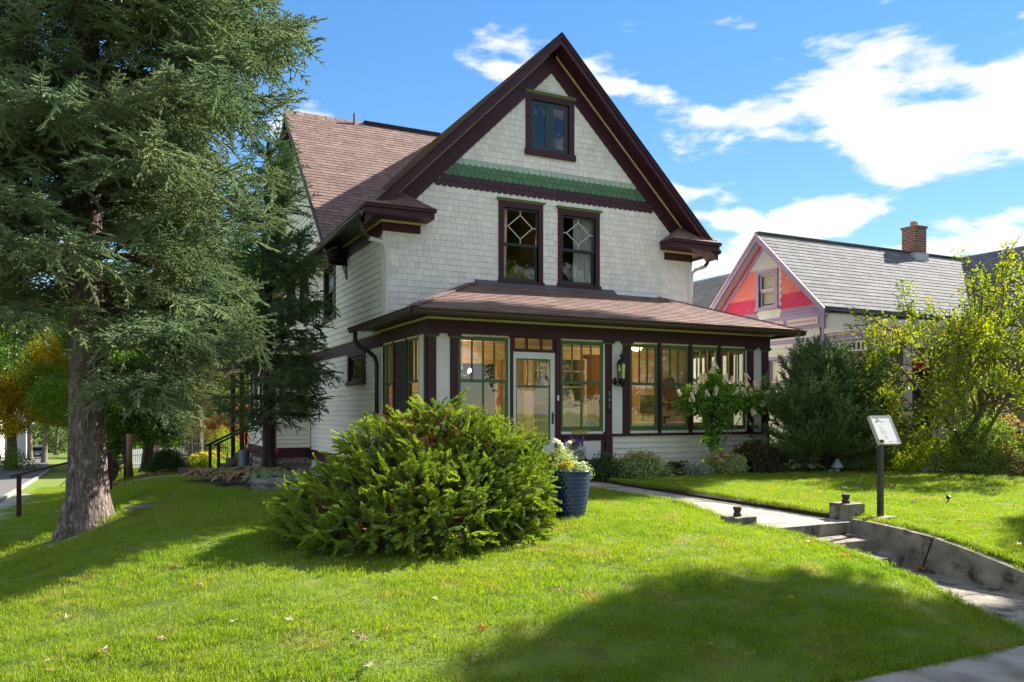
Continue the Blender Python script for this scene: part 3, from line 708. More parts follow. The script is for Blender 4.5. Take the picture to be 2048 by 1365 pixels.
for k, h in enumerate((W1, W2)):
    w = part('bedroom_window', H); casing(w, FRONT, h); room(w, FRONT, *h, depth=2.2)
    u0, u1, z0, z1 = h; zm = (z0+z1)/2+.0
    sash(w, FRONT, u0, u1, zm-.02, z1, -.01, .05, TEAL); sash(w, FRONT, u0, u1, z0, zm+.02, -.05, .055, TEAL, wb=.08)
    cx, cz = (u0+u1)/2, (zm+z1)/2; a, b = (u1-u0)/2-.05, (z1-zm)/2-.04; m = MB()
    q = [(cx, cz+b*.72), (cx+a*.78, cz), (cx, cz-b*.72), (cx-a*.78, cz)]
    for i in range(4):
        p, r = q[i], q[(i+1) % 4]; m.beam(FRONT(p[0], -.02, p[1]), FRONT(r[0], -.02, r[1]), .022, .014, (0, 1, 0))
    for p, r in (((cx, cz+b*.72), (cx, cz+b)), ((cx, cz-b*.72), (cx, cz-b)), ((cx+a*.78, cz), (cx+a, cz)), ((cx-a*.78, cz), (cx-a, cz))): m.beam(FRONT(p[0], -.02, p[1]), FRONT(r[0], -.02, r[1]), .022, .014, (0, 1, 0))
    m.build('leaded_diamond', LEAD, w)
    if k == 0: curtain(w, FRONT, u0-.02, u0+.20, z0, z1, n=3, sway=-.05)
    else: curtain(w, FRONT, u0+.42, u1+.02, z0, z1, n=6)
bl = bpy.data.lights.new('bedroom_lamp', 'POINT'); bl.energy = 1.2; bl.color = (1, .55, .2); bl.shadow_soft_size = .06
t = thing('bedroom_lamp', (8.78, 18.5, 4.35), 'small lit amber lamp glowing behind the upper left bedroom window', 'lamp')
MB().blob((8.78, 18.5, 4.35), (.06, .06, .08), 2, 0, 8).build('lamp_globe', emit_mat('amber_glow', (1, .45, .1), 5), t, smooth=True)
MB().tube([(8.78, 18.5, 4.44), (8.78, 18.5, 5.2)], .008, 6).build('cord', BLACK, t)
o = bpy.data.objects.new('bulb', bl); o.location = (8.78, 18.36, 4.35); col.objects.link(o); o.parent = t; o.matrix_parent_inverse = PINV(t)
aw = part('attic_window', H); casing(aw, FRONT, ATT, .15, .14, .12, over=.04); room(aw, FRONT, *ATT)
mu = (ATT[0]+ATT[1])/2
sash(aw, FRONT, ATT[0], mu-.003, ATT[2], ATT[3], -.01, .11, TEAL); sash(aw, FRONT, mu+.003, ATT[1], ATT[2], ATT[3], -.01, .11, TEAL)
for k, h in enumerate(SH):
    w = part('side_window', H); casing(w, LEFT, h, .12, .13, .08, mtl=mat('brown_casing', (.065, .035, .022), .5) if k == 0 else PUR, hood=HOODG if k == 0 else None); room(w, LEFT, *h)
    u0, u1, z0, z1 = h
    if k < 3:
        sash(w, LEFT, u0, u1, (z0+z1)/2-.02, z1, -.01, .05, BRN); sash(w, LEFT, u0, u1, z0, (z0+z1)/2+.02, -.05, .05, BRN)
    else: sash(w, LEFT, u0, u1, z0, z1, -.01, .07, PUR)
# lower bay on the left side
by = part('side_bay', H)
bp = [(XL, 24.7), (4.28, 24.7), (4.28, 28.9), (XL, 28.9)]
BF = fmap('Y', 24.7, -1); BL_ = fmap('X', 4.28, -1)
bh = [(4.62, 5.2, .0, 1.25)]; bh2 = [(25.4, 26.4, -.25, 1.25), (27.1, 28.2, -.25, 1.25)]
m = MB(); wall_holes(m, 'Y', 24.7, [4.29, XL-.05], -1.1, lambda x: 1.75, bh, .1, 1); wall_holes(m, 'X', 4.28, [24.71, 28.9], -1.1, lambda x: 1.75, bh2, .1, 1); m.build('wall_core', CREAM, by)
clapboards(by, 'Y', 24.7, 4.42, XL-.03, -1.05, 1.5, .13, [(4.5, 5.32, -.1, 1.38)], CREAM, -1)
clapboards(by, 'X', 4.28, 24.9, 28.8, -1.05, 1.5, .13, [(h[0]-.12, h[1]+.12, h[2]-.1, h[3]+.13) for h in bh2], CREAM, -1)
MB().box(4.235, 4.41, 24.655, 24.88, -1.35, 1.5).build('corner_post', PUR, by)
MB().box(4.245, XL-.04, 24.665, 24.699, -1.36, -1.06).box(4.245, 4.279, 24.885, 28.9, -1.36, -1.06).build('base_board', PUR, by)
MB().box(4.22, XL-.04, 24.64, 24.699, 1.505, 1.74).box(4.22, 4.279, 24.70, 28.9, 1.505, 1.74).build('bay_frieze', PUR, by)
MB().add([(3.95, 24.35, 1.76), (XL, 24.35, 1.76), (XL, 24.75, 2.15), (XL-.05, 29.2, 2.15), (3.95, 29.3, 1.76), (3.95, 24.35, 1.82)], [(0,1,2), (0,2,3,4), (0,4,1)]).build('bay_roof', ROOF, by)
MB().box(3.93, XL-.04, 24.33, 24.36, 1.70, 1.80).box(3.93, 3.96, 24.365, 29.3, 1.70, 1.80).build('bay_fascia', YEL, by)
m = MB(); rr = random.Random(2)
for i in range(34):
    x = 4.31+rr.uniform(-.01, .02); y = 24.75 + (i % 11)*.38; z = -1.95 + (i//11)*.2
    m.blob((x, y+.15*(i//11 % 2), z), (.09, .20, .105), i, .12, 5)
for i in range(6): m.blob((4.4+i*.2, 24.75, -1.5), (.12, .08, .1), i+50, .12, 5)
m.build('stone_foundation', STONE, by, kind='stuff')
for h, F_ in ((bh[0], BF), (bh2[0], BL_), (bh2[1], BL_)):
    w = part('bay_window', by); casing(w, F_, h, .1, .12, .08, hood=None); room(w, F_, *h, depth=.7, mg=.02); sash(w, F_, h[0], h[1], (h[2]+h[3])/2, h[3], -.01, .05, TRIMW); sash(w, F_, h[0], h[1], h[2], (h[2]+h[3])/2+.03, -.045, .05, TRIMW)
MB().box(XL+.01, XR-.01, YF+.005, 31.5, -2.2, -1.46).box(XL+.02, XR-.02, YP+.05, YF, -1.6, -1.1).build('foundation', STONE, H)
# downspouts
PIPEW = mat('white_downspout', (.70, .68, .64), .4)
m = MB(); m.tube([(4.95, 17.35, 4.26), (4.95, 17.35, 4.05), (5.0, 17.35, 3.9), (5.1, 17.36, 3.83)], .05, 8); m.build('downspout', BRN, H, smooth=True)
m = MB(); m.tube([(5.1, 17.36, 3.83), (5.3, 17.40, 3.80), (5.43, 17.42, 3.76), (5.50, 17.43, 3.66), (5.52, 17.43, 3.4), (5.52, 17.43, 2.16), (5.56, 17.38, 2.10)], .055, 8); m.build('downspout', PIPEW, H, smooth=True)
m = MB(); m.tube([(XR+.6, 17.5, 4.28), (XR+.6, 17.5, 4.1), (XR+.5, 17.5, 3.98)], .05, 8); m.build('downspout', BRN, H, smooth=True)
m = MB(); m.tube([(XR+.5, 17.5, 3.98), (XR+.2, 17.52, 3.87), (XR+.07, 17.52, 3.75), (XR+.07, 17.52, 1.8)], .045, 8); m.build('downspout', PIPEW, H, smooth=True)
# ------------------------------------------------------------------ glazed porch (part of the house)
PF = fmap('Y', YP, -1); PL = fmap('X', XL, -1); PR = fmap('X', XR, 1)
ZS, ZT, ZR_ = -.40, 1.49, .62      # window bottom, top, meeting rail
po = part('porch_front', H)
WINS = [(6.08, 7.16), (8.37, 9.41), (10.10, 10.84), (10.92, 11.69), (11.78, 12.53), (12.61, 13.37)]
# posts and pilasters
for a, b in ((5.475, 5.61), (5.91, 6.07), (9.46, 9.625), (9.915, 10.09), (13.40, 13.595), (13.865, 14.06)):
    MB().box(a, b, YP-.03, YP+.08, -.46, 1.44).build('pilaster', PUR, po)
    MB().hexa([(a-.0, YP-.03, 1.441), (b, YP-.03, 1.441), (b, YP+.08, 1.441), (a, YP+.08, 1.441), (a-.05, YP-.075, 1.48), (b+.05, YP-.075, 1.48), (b+.05, YP+.08, 1.48), (a-.05, YP+.08, 1.48)]).build('pilaster_cap', HOODG, po)
    MB().box(a-.05, b+.05, YP-.08, YP+.08, 1.481, 1.525).build('pilaster_block', PUR, po)
for a, b in ((5.615, 5.905), (9.63, 9.91), (13.60, 13.86)):
    MB().box(a, b, YP, YP+.06, -.46, 1.527).build('post_panel', TRIMW, po)
for a, b in ((7.20, 7.26), (8.24, 8.365), (10.845, 10.915), (11.695, 11.775), (12.535, 12.605)):
    MB().box(a, b, YP-.035, YP+.08, -.46 if a > 9 else -.98, 1.527).build('mullion', PUR, po)
for a, b in ((7.162, 7.197), (9.415, 9.455), (13.372, 13.398), (6.072, 6.079)):
    MB().box(a, b, YP-.01, YP+.05, ZS-.02, 1.50).build('white_stop', TRIMW, po)
SASHW = .055
for k, (a, b) in enumerate(WINS):
    w = part('porch_window', po)
    fr = MB(); fbox(fr, PF, a, b, -.05, .012, ZT+.005, ZT+.04); fr.build('head_stop', YEL, w)
    fr = MB(); fbox(fr, PF, a, b, -.05, .012, ZS-.055, ZS-.003); fr.build('sill_stop', TRIMW, w)
    m = MB(); s = SASHW
    fbox(m, PF, a, a+s, -.045, .0, ZS, ZT); fbox(m, PF, b-s, b, -.045, .0, ZS, ZT); fbox(m, PF, a+s, b-s, -.045, .0, ZT-s-.02, ZT); fbox(m, PF, a+s, b-s, -.045, .0, ZS, ZS+.10)
    fbox(m, PF, a+s, b-s, -.045, .002, ZR_-.03, ZR_+.03); m.build('sash', SASHG, w)
    nb = 3 if k < 2 else 2
    for i in range(nb):
        x = a+s + (b-a-2*s)*(i+1)/(nb+1); m = MB(); fbox(m, PF, x-.013, x+.013, -.04, -.004, ZR_+.03, ZT-s-.02); m.build('muntin', SASHG, w)
    if k < 2: x = (a+b)/2; m = MB(); fbox(m, PF, x-.016, x+.016, -.04, -.004, ZS+.10, ZR_-.03); m.build('muntin', SASHG, w)
    m = MB(); m.add([PF(a+s,-.024,ZS+.1), PF(b-s,-.024,ZS+.1), PF(b-s,-.024,ZR_-.03), PF(a+s,-.024,ZR_-.03)], [(0,1,2,3)]); m.build('pane', GLASS, w)
    m = MB(); m.add([PF(a+s,-.026,ZR_+.03), PF(b-s,-.026,ZR_+.03), PF(b-s,-.026,ZT-s-.02), PF(a+s,-.026,ZT-s-.02)], [(0,1,2,3)]); m.build('pane', GLASS, w)
# transom and door
tr = part('transom', po); m = MB()
fbox(m, PF, 7.262, 8.238, -.05, .01, 1.225, 1.285); fbox(m, PF, 7.262, 8.238, -.05, .01, 1.50, 1.527)
for x in (7.262, 7.56, 7.895, 8.19): fbox(m, PF, x, x+.048, -.05, .008, 1.286, 1.499)
m.build('transom_frame', PUR, tr)
for x in (7.31, 7.61, 7.945):
    x2 = x + (.25 if x < 7.5 else .285 if x < 7.9 else .245); m = MB(); m.add([PF(x,-.02,1.286), PF(x2,-.02,1.286), PF(x2,-.02,1.499), PF(x,-.02,1.499)], [(0,1,2,3)]); m.build('pane', GLASS, tr)
dr = part('porch_door', po); m = MB(); a, b, z0_, z1_ = 7.265, 8.235, -.90, 1.222
fbox(m, PF, a, a+.075, -.04, .006, z0_, z1_); fbox(m, PF, b-.105, b, -.04, .006, z0_, z1_); fbox(m, PF, a+.075, b-.105, -.04, .006, z1_-.13, z1_); fbox(m, PF, a+.075, b-.105, -.04, .006, z0_, z0_+.25)
m.build('door_frame', TRIMW, dr)
gx0, gx1, gz0, gz1 = a+.075, b-.105, z0_+.25, z1_-.13
m = MB(); fbox(m, PF, gx0, gx0+.025, -.035, -.002, gz0, gz1); fbox(m, PF, gx1-.025, gx1, -.035, -.002, gz0, gz1); fbox(m, PF, gx0+.025, gx1-.025, -.035, -.002, gz1-.025, gz1); fbox(m, PF, gx0+.025, gx1-.025, -.035, -.002, gz0, gz0+.03); fbox(m, PF, gx0+.025, gx1-.025, -.035, 0, .50, .55)
m.build('screen_frame', SASHG, dr)
for i in (1, 2): x = gx0+(gx1-gx0)*i/3; m = MB(); fbox(m, PF, x-.014, x+.014, -.034, -.003, .55, gz1-.025); m.build('muntin', SASHG, dr)
m = MB(); m.add([PF(gx0,-.02,gz0), PF(gx1,-.02,gz0), PF(gx1,-.02,gz1), PF(gx0,-.02,gz1)], [(0,1,2,3)]); m.build('pane', GLASS, dr)
m = MB(); m.box(b-.075, b-.04, YP-.022, YP-.006, -.24, .0); m.beam((b-.057, YP-.06, -.07), (b-.057, YP-.018, -.07), .02, .02); m.beam((b-.057, YP-.06, -.07), (b+.03, YP-.06, -.07), .02, .018); m.build('door_handle', BLACK, dr)
MB().box(8.27, 8.31, YP-.052, YP-.036, .24, .35).build('doorbell', TRIMW, po)
# sill band, lower wall
each_box(MB().box(9.628, 14.07, YP-.05, YP+.06, -.51, -.461).box(5.44, 7.198, YP-.05, YP+.06, -.51, -.461).box(8.37, 9.455, YP-.05, YP+.06, -.51, -.461), 'sill_band', PUR, po)
each_box(MB().box(9.628, 14.07, YP+.005, YP+.06, -1.5, -.515).box(5.48, 7.19, YP+.005, YP+.06, -1.5, -.515), 'apron_core', CREAM, po)
clapboards(po, 'Y', YP+.005, 9.66, 14.04, -1.13, -.52, .122, [], CREAM, -1); clapboards(po, 'Y', YP+.005, 5.5, 7.19, -1.13, -.52, .122, [], CREAM, -1)
each_box(MB().box(9.46, 9.627, YP-.036, YP+.07, -1.4, -.462).box(14.04, 14.10, YP-.03, YP+.05, -1.4, -.512), 'corner_post', PUR, po)
each_box(MB().box(8.366, 9.457, YP-.01, YP+.06, -.60, -.512).box(8.366, 8.46, YP-.01, YP+.06, -1.0, -.602).box(9.36, 9.457, YP-.01, YP+.06, -1.0, -.602).box(8.366, 9.457, YP-.012, YP+.06, -1.4, -1.002), 'panel_frame', PUR, po)
MB().box(8.461, 9.359, YP+.0, YP+.05, -1.0, -.602).build('white_panel', TRIMW, po)
MB().box(8.66, 8.98, YP-.05, YP-.013, -.47, -.40).box(8.63, 9.01, YP-.06, YP-.012, -.395, -.38).build('small_brass_ledge', mat('ledge_yellow', (.55, .36, .11), .4), po)
# door steps and stoop
sp = thing('porch_steps', (7.8, 14.2, -1.3), 'dark painted steps in front of the porch door', 'steps')
for i, (y0, y1, zt) in enumerate(((14.3, 14.56, -.98), (14.02, 14.299, -1.14), (13.75, 14.019, -1.29))): MB().box(7.2, 8.45, y0, y1, -1.6, zt).build('step', CONCD if i else PUR, sp)
# beam, mouldings, soffit, gutters, roof
each_box(MB().box(5.44, 14.10, YP-.045, YP+.10, 1.529, 1.86).box(5.44, 5.57, YP+.101, 17.9, 1.529, 1.86).box(13.97, 14.10, YP+.101, YF-.03, 1.529, 1.86), 'porch_beam', PUR, po)
each_box(MB().box(5.41, 14.13, YP-.075, YP-.046, 1.79, 1.835).box(5.41, 5.439, YP-.045, 17.9, 1.79, 1.835), 'beam_moulding', YEL, po)
each_box(MB().box(4.97, 14.6, 14.12, YP-.02, 1.862, 1.875).box(4.97, 5.5, YP-.018, 18.2, 1.862, 1.875).box(14.04, 14.6, YP-.018, YF-.03, 1.862, 1.875), 'porch_soffit', BRN, po)
gutter('porch_gutter', (4.95, 14.11, 1.86), (14.62, 14.11, 1.86), (0, -1, 0), par=po)
gutter('porch_gutter', (4.96, 14.0, 1.86), (4.96, 18.25, 1.86), (-1, 0, 0), par=po)
gutter('porch_gutter', (14.61, 14.0, 1.86), (14.61, 17.45, 1.86), (1, 0, 0), par=po)
each_box(MB().box(4.965, 14.6, 14.112, 14.135, 1.83, 1.93).box(4.965, 4.985, 14.14, 18.2, 1.83, 1.93), 'porch_fascia', BRN, po)
A, B_, C_, D_ = (4.95, 14.08, 1.93), (14.62, 14.08, 1.93), (12.95, 17.47, 3.03), (7.65, 17.47, 3.03)
pr = part('porch_roof', H)
roof_slab('roof_deck', [A, B_, C_, D_], .04, ROOFD, pr)
MB().add([A, D_, (5.47+.03, 17.47, 2.15), (5.44, 18.2, 2.13), (4.95, 18.2, 1.93)], [(0,4,3,2,1)]).build('roof_deck', ROOF, pr)
MB().add([B_, (14.62, 17.47, 1.93), C_], [(0,1,2)]).build('roof_deck', ROOF, pr)
rg = random.Random(21); v_ = Vector((0, 3.39, 1.10)); vl = v_.length
roof_field('roof', pr, me_r, A, (1,0,0), v_, [(0,0), (9.67,0), (8.0,vl), (2.7,vl)], .188, (.27, .34), rg)
# left hip plane
lv = Vector((2.7, 0, 1.10)); ll = lv.length
roof_field('roof', pr, me_r, (4.95, 14.08, 1.93), (0,1,0), lv, [(0,0), (4.12,0), (4.12,.5), (3.39,.6), (3.39,ll)], .188, (.27, .34), rg)
flush('roof', 'roof_shingle')
for P0, P1 in ((A, D_), (B_, C_)):
    m = MB(); P0, P1 = Vector(P0), Vector(P1); d = P1-P0; n = 15
    for i in range(n): a_ = P0 + d*i/n + Vector((0, 0, .03)); b_ = P0 + d*(i+1.1)/n + Vector((0, 0, .022)); m.beam(a_, b_, .20, .012)
    m.build('hip_cap', ROOF, pr)
FLASH = mat('flashing', (.10, .10, .12), .5)
MB().hexa([(7.7, YF-.17, 3.0), (11.6, YF-.17, 3.0), (11.6, YF-.02, 3.06), (7.7, YF-.02, 3.06), (7.7, YF-.17, 3.012), (11.6, YF-.17, 3.012), (11.6, YF-.02, 3.14), (7.7, YF-.02, 3.14)]).build('flashing', FLASH, pr)
MB().hexa([(11.5, YF-.16, 2.998), (12.95, YF-.16, 2.998), (12.95, YF-.02, 3.055), (11.5, YF-.02, 3.055), (11.5, YF-.16, 3.008), (12.95, YF-.16, 3.008), (12.95, YF-.02, 3.12), (11.5, YF-.02, 3.12)]).build('flashing', mat('bright_flashing', (.7, .7, .7), .4), pr)
m = MB(); m.tube([(4.93, 17.85, 1.83), (4.93, 17.85, 1.62), (5.0, 17.85, 1.5), (5.2, 17.78, 1.38), (5.34, 17.7, 1.24), (5.36, 17.62, 1.1), (5.36, 17.62, -1.1)], .05, 8); m.build('downspout', mat('black_downspout', (.03, .018, .018), .35), H, smooth=True)
# side walls of the porch
for F_, X_, s_, nm in ((PL, XL, -1, 'porch_left_side'), (PR, XR, 1, 'porch_right_side')):
    ps = part(nm.replace('_left', '').replace('_right', ''), H)
    spans = [(14.92+.23, 15.84), (15.94, 16.66), (16.78, 17.42)]
    m = MB(); 
    for a, b in ((14.69, 14.84), (15.845, 15.935), (16.665, 16.775), (17.425, 17.60)): fbox(m, F_, a, b, -.07, .02, -.46, 1.527)
    each_box(m, 'mullion', PUR, ps)
    m = MB(); fbox(m, F_, 14.845, 15.145, -.05, .0, -.46, 1.527); m.build('post_panel', TRIMW, ps)
    m = MB(); fbox(m, F_, 14.69, 17.6, -.05, .04, -.51, -.461); m.build('sill_band', PUR, ps)
    m = MB(); fbox(m, F_, 14.69, 17.5, -.06, -.002, -1.6, -.512); m.build('apron_core', CREAM, ps)
    clapboards(ps, 'X', X_, 14.7, 17.5, -1.13, -.52, .122, [], CREAM, s_)
    for k, (a, b) in enumerate(spans):
        w = part('porch_window', ps); s = .05; m = MB()
        fbox(m, F_, a, a+s, -.045, 0, ZS, ZT); fbox(m, F_, b-s, b, -.045, 0, ZS, ZT); fbox(m, F_, a+s, b-s, -.045, 0, ZT-s, ZT); fbox(m, F_, a+s, b-s, -.045, 0, ZS, ZS+.08); fbox(m, F_, a+s, b-s, -.045, .002, ZR_-.03, ZR_+.03)
        m.build('sash', SASHG, w)
        for i in (1, 2): x = a+s+(b-a-2*s)*i/3; m = MB(); fbox(m, F_, x-.012, x+.012, -.04, -.004, ZR_+.03, ZT-s); m.build('muntin', SASHG, w)
        m = MB(); fbox(m, F_, a, a+.012, -.01, .015, ZS, ZT+.03); fbox(m, F_, a, b, -.01, .014, ZT+.002, ZT+.035); m.build('head_stop', YEL, w)
        if k == 1 and s_ < 0: m = MB(); fbox(m, F_, a+.02, b-.02, .004, .01, ZS, ZT-.01); m.build('insect_screen', mat('dark_screen', (.035, .03, .035), .6), w)
        else: m = MB(); m.add([F_(a+s,-.024,ZS+.08), F_(b-s,-.024,ZS+.08), F_(b-s,-.024,ZT-s), F_(a+s,-.024,ZT-s)], [(0,1,2,3)]); m.build('pane', GLASS, w)
    # inside faces in varnished wood
    m = MB()
    for a, b in ((14.72, 15.12), (15.82, 15.96), (16.64, 16.8), (17.40, 17.47)): fbox(m, F_, a, b, -.09, -.071, -.5, 1.5)
    fbox(m, F_, 14.7, 17.47, -.09, -.071, -.95, -.46); fbox(m, F_, 14.7, 17.47, -.092, -.071, 1.50, 1.62); m.build('wood_lining', WOOD, ps)
# inside of the porch
INW = mat('warm_interior_board', (.60, .50, .34), .6, (.54, .44, .29), 2, rnd=.03)
pi = part('porch_interior', H)
MB().box(5.55, 13.98, YP+.08, YF-.03, -1.0, -.95).build('floor', mat('floor_boards', (.22, .13, .07), .4, (.16, .09, .05), 4, stretch=(8, 1, 1)), pi)
MB().box(5.5, 14.02, YP+.08, YF-.03, 1.62, 1.66).build('ceiling', INW, pi)
IH = [(7.22, 8.38, -1.0, 1.25), (9.12, 10.58, -.28, 1.23)]
clapboards(pi, 'Y', YF, 5.6, 13.95, -.95, 1.61, .128, IH, INW, -1)
for h in IH:
    m = MB(); fbox(m, FRONT, h[0], h[0]+.1, .0, .05, h[2], h[3]-.1); fbox(m, FRONT, h[1]-.1, h[1], .0, .05, h[2], h[3]-.1); fbox(m, FRONT, h[0], h[1], .0, .052, h[3]-.1, h[3]); m.build('door_trim', mat('light_wood', (.55, .33, .13), .45), pi)
room(pi, FRONT, 7.3, 8.3, -.9, 1.15, depth=2.5, mtl=mat('warm_room', (.22, .15, .09), .8), mg=.3); room(pi, FRONT, 9.2, 10.5, -.2, 1.15, depth=2.0, mtl=MATS['warm_room'], mg=.3)
BCUR = mat('brown_curtain', (.22, .085, .04), .85)
for a, b in ((10.72, 11.25), (11.5, 12.0)): curtain(pi, FRONT, a, b, -.6, 1.45, o=.12, n=7, mtl=BCUR)
curtain(pi, FRONT, 6.7, 7.15, -.8, 1.4, o=.12, n=6, mtl=mat('olive_curtain', (.14, .12, .06), .85))
each_box(MB().box(12.15, 12.24, YF-.09, YF-.03, -.9, 1.4).box(12.15, 13.0, YF-.092, YF-.03, 1.401, 1.5).box(12.9, 12.99, YF-.09, YF-.03, -.9, 1.4), 'door_trim', MATS['light_wood'], pi)
# lantern and plaque
ln_ = part('wall_lantern', po); x, y = 9.80, YP-.13
MB().lathe([(0, .035), (.10, .03), (.10, .012), (0, .012)], (9.70, YP-.03, .64), 12).blob((9.70, YP-.02, .66), (.05, .02, .09), 1, 0, 6).build('back_plate', BLACK, ln_)
MB().lathe([(0, -.10), (.012, -.09), (.03, -.05), (.075, -.02), (.10, .03), (.085, .06), (.10, .085)], (x, y, .63), 6).build('lantern_base', BLACK, ln_)
m = MB(); m.lathe([(.112, .0), (.104, .04), (.07, .085), (.03, .12), (.028, .15), (.055, .175), (.05, .20), (.012, .215), (.006, .30), (0, .30)], (x, y, 1.03), 6)
for k in range(6): a_ = 2*PI*k/6; m.beam((x+.085*math.cos(a_), y+.085*math.sin(a_), .715), (x+.103*math.cos(a_), y+.103*math.sin(a_), 1.03), .012, .012, (1, 0, 0))
m.build('lantern_cage', BLACK, ln_)
MB().lathe([(.083, 0), (.1, .315)], (x, y, .715), 6).build('lantern_glass', glass_mat('lantern_glass', (.8, .85, .82), .25), ln_)
MB().lathe([(0, .02), (.015, .02), (.015, .14), (.02, .16), (0, .2)], (x, y, .715), 8).build('candle_bulb', TRIMW, ln_)
MB().tube([(9.70, YP-.04, .62), (9.72, YP-.14, .56), (9.78, y, .60)], .014, 6).build('arm', BLACK, ln_)
pq = part('house_number', po)
MB().box(9.505, 9.585, YP-.045, YP-.031, .02, .50).lathe([(0, 0), (.03, .02), (0, .045)], (9.545, YP-.036, .50), 4).lathe([(0, 0), (.03, -.02), (0, -.045)], (9.545, YP-.036, .02), 4).build('plaque', mat('slate_plaque', (.012, .017, .020), .4), pq)
for i, ch in enumerate('501'):
    cu = bpy.data.curves.new('digit', 'FONT'); cu.body = ch; cu.size = .115; cu.extrude = .003; cu.align_x = 'CENTER'; cu.align_y = 'CENTER'
    cu.materials.append(mat('digit_silver', (.38, .40, .42), .35, metal=.4))
    ob_ = bpy.data.objects.new('digit', cu); me_ = bpy.data.meshes.new_from_object(ob_); bpy.data.objects.remove(ob_)
    o = link('digit', me_, pq, M=Matrix.Translation((9.545, YP-.048, .40-.135*i)) @ Matrix.Rotation(PI/2, 4, 'X') @ Matrix.Scale(.85, 4, (1, 0, 0)))
# things standing in the porch
t = thing('bookcase', (9.6, 17.2, -.95), 'cream bookcase with open shelves against the back wall of the porch behind the door', 'bookcase')
m = MB(); m.box(8.95, 9.0, 16.95, 17.4, -.94, 1.3).box(10.4, 10.45, 16.95, 17.4, -.94, 1.3).box(9.001, 10.399, 17.36, 17.4, -.94, 1.3); m.build('carcass', mat('bookcase_paint', (.62, .50, .34), .5), t)
for z in (-.9, -.55, -.2, .2, .6, .98, 1.27): MB().box(9.001, 10.399, 16.95, 17.359, z, z+.03).build('shelf', MATS['bookcase_paint'], t)
DK = mat('dark_glaze', (.02, .025, .02), .3); RD = mat('red_clay', (.30, .09, .05), .4); CH = mat('china_white', (.7, .68, .62), .3)
for i, (x, z, r, h, mt, nm, lb) in enumerate(((9.15, -.17, .13, .30, DK, 'vase', 'tall dark vase on the second shelf of the porch bookcase'), (9.5, .23, .09, .12, RD, 'bowl', 'red clay bowl on the middle shelf of the porch bookcase'),
      (10.1, .23, .09, .26, CH, 'bottle', 'pale round bottle on the middle shelf seen through the window right of the door'), (9.7, -.17, .16, .2, CH, 'bowl', 'wide white bowl on the second shelf of the porch bookcase'),
      (9.25, .63, .12, .16, DK, 'pot', 'squat dark pot on the shelf above the red clay bowl'), (10.15, .63, .1, .2, DK, 'pot', 'dark pot on the upper shelf at the right end of the bookcase'))):
    o = MB().lathe([(0, 0), (r*.6, 0), (r, h*.35), (r*.85, h*.7), (r*.4, h*.85), (r*.45, h), (0, h)], (x, 17.12, z), 14).build(nm, mt, smooth=True); tag(o, lb, nm)
t = MB().blob((10.2, 17.0, .03-.05), (.17, .12, .17), 3, .05, 8).build('globe', mat('speckled_globe', (.02, .025, .03), .3, (.3, .33, .36), 30)); tag(t, 'round dark speckled ornament on the lower shelf of the bookcase', 'ornament')
# dining table, chairs, cake stand
t = thing('porch_table', (11.6, 15.7, -.95), 'table with a pale patterned cloth inside the right half of the porch', 'table')
MB().box(10.5, 12.8, 15.2, 16.1, -.30, -.26).build('table_top', WOOD, t); MB().box(10.45, 12.85, 15.15, 16.15, -.255, -.245).box(10.45, 12.85, 15.14, 15.149, -.42, -.245).build('cloth', mat('pale_cloth', (.55, .5, .48), .8, (.35, .25, .28), 12), t)
for x, y in ((10.6, 15.3), (12.7, 15.3), (10.6, 16.0), (12.7, 16.0)): MB().box(x-.04, x+.04, y-.04, y+.04, -.94, -.302).build('leg', WOOD, t)
def chair(x, y, rz, lab):
    t = thing('wooden_chair', (0, 0, 0), lab, 'chair', 'wooden chairs in the porch')
    MB().box(-.22, .22, -.21, .21, -.52, -.48).build('seat', WOOD, t)
    MB().box(-.20, .20, .18, .21, -.06, .06).build('top_rail', WOOD, t); MB().box(-.07, .07, .185, .205, -.46, -.062).build('back_splat', WOOD, t)
    for a in (-1, 1):
        MB().box(a*.2-.02, a*.2+.02, .17, .215, -.95, .02 if a else 0).build('leg', WOOD, t); MB().box(a*.2-.02, a*.2+.02, -.2, -.16, -.95, -.521).build('leg', WOOD, t)
    t.matrix_basis = Matrix.Translation((x, y, 0)) @ Matrix.Rotation(rz, 4, 'Z')
    return t
chair(12.55, 14.95+.1, PI, 'wooden splat back chair at the right end of the porch table, nearest the glass')
chair(10.95, 16.35, 0, 'wooden chair behind the left half of the porch table')
o = MB().lathe([(0, 0), (.07, 0), (.02, .03), (.015, .09), (.03, .11), (.15, .12), (.155, .15), (.14, .145), (0, .14)], (11.55, 15.3, -.245), 16).build('cake_stand', DK, smooth=True); tag(o, 'small dark cake stand on the porch table', 'cake stand')
o = MB().box(12.42, 12.82, YF-.06, YF-.03, -.0, .45).build('painting', mat('painting_print', (.03, .06, .02), .5, (.25, .32, .12), 5, c3=(.3, .35, .5), c3scale=4)); tag(o, 'unframed green and black painting on the back wall of the porch', 'painting')
MX = Matrix.Translation((13.35, YF-.06, .62)) @ Matrix.Rotation(PI/2, 4, 'X')
t = thing('round_tray', (13.35, YF-.06, .62), 'large round dark patterned tray hung above a little bracket shelf', 'tray')
m = MB().lathe([(0, 0), (.24, 0), (.30, .03), (.31, .03), (.31, .02), (.25, -.012), (0, -.012)], (0, 0, 0), 24); m.v = [tuple(MX @ Vector(v)) for v in m.v]; m.build('tray', mat('tray_print', (.10, .06, .04), .35, (.35, .25, .18), 14), t, smooth=True)
t = thing('bracket_shelf', (13.35, YF-.1, .25), 'little painted bracket shelf on the back wall under the round tray', 'shelf')
MB().box(13.02, 13.7, YF-.2, YF-.03, .25, .28).build('board', INW, t)
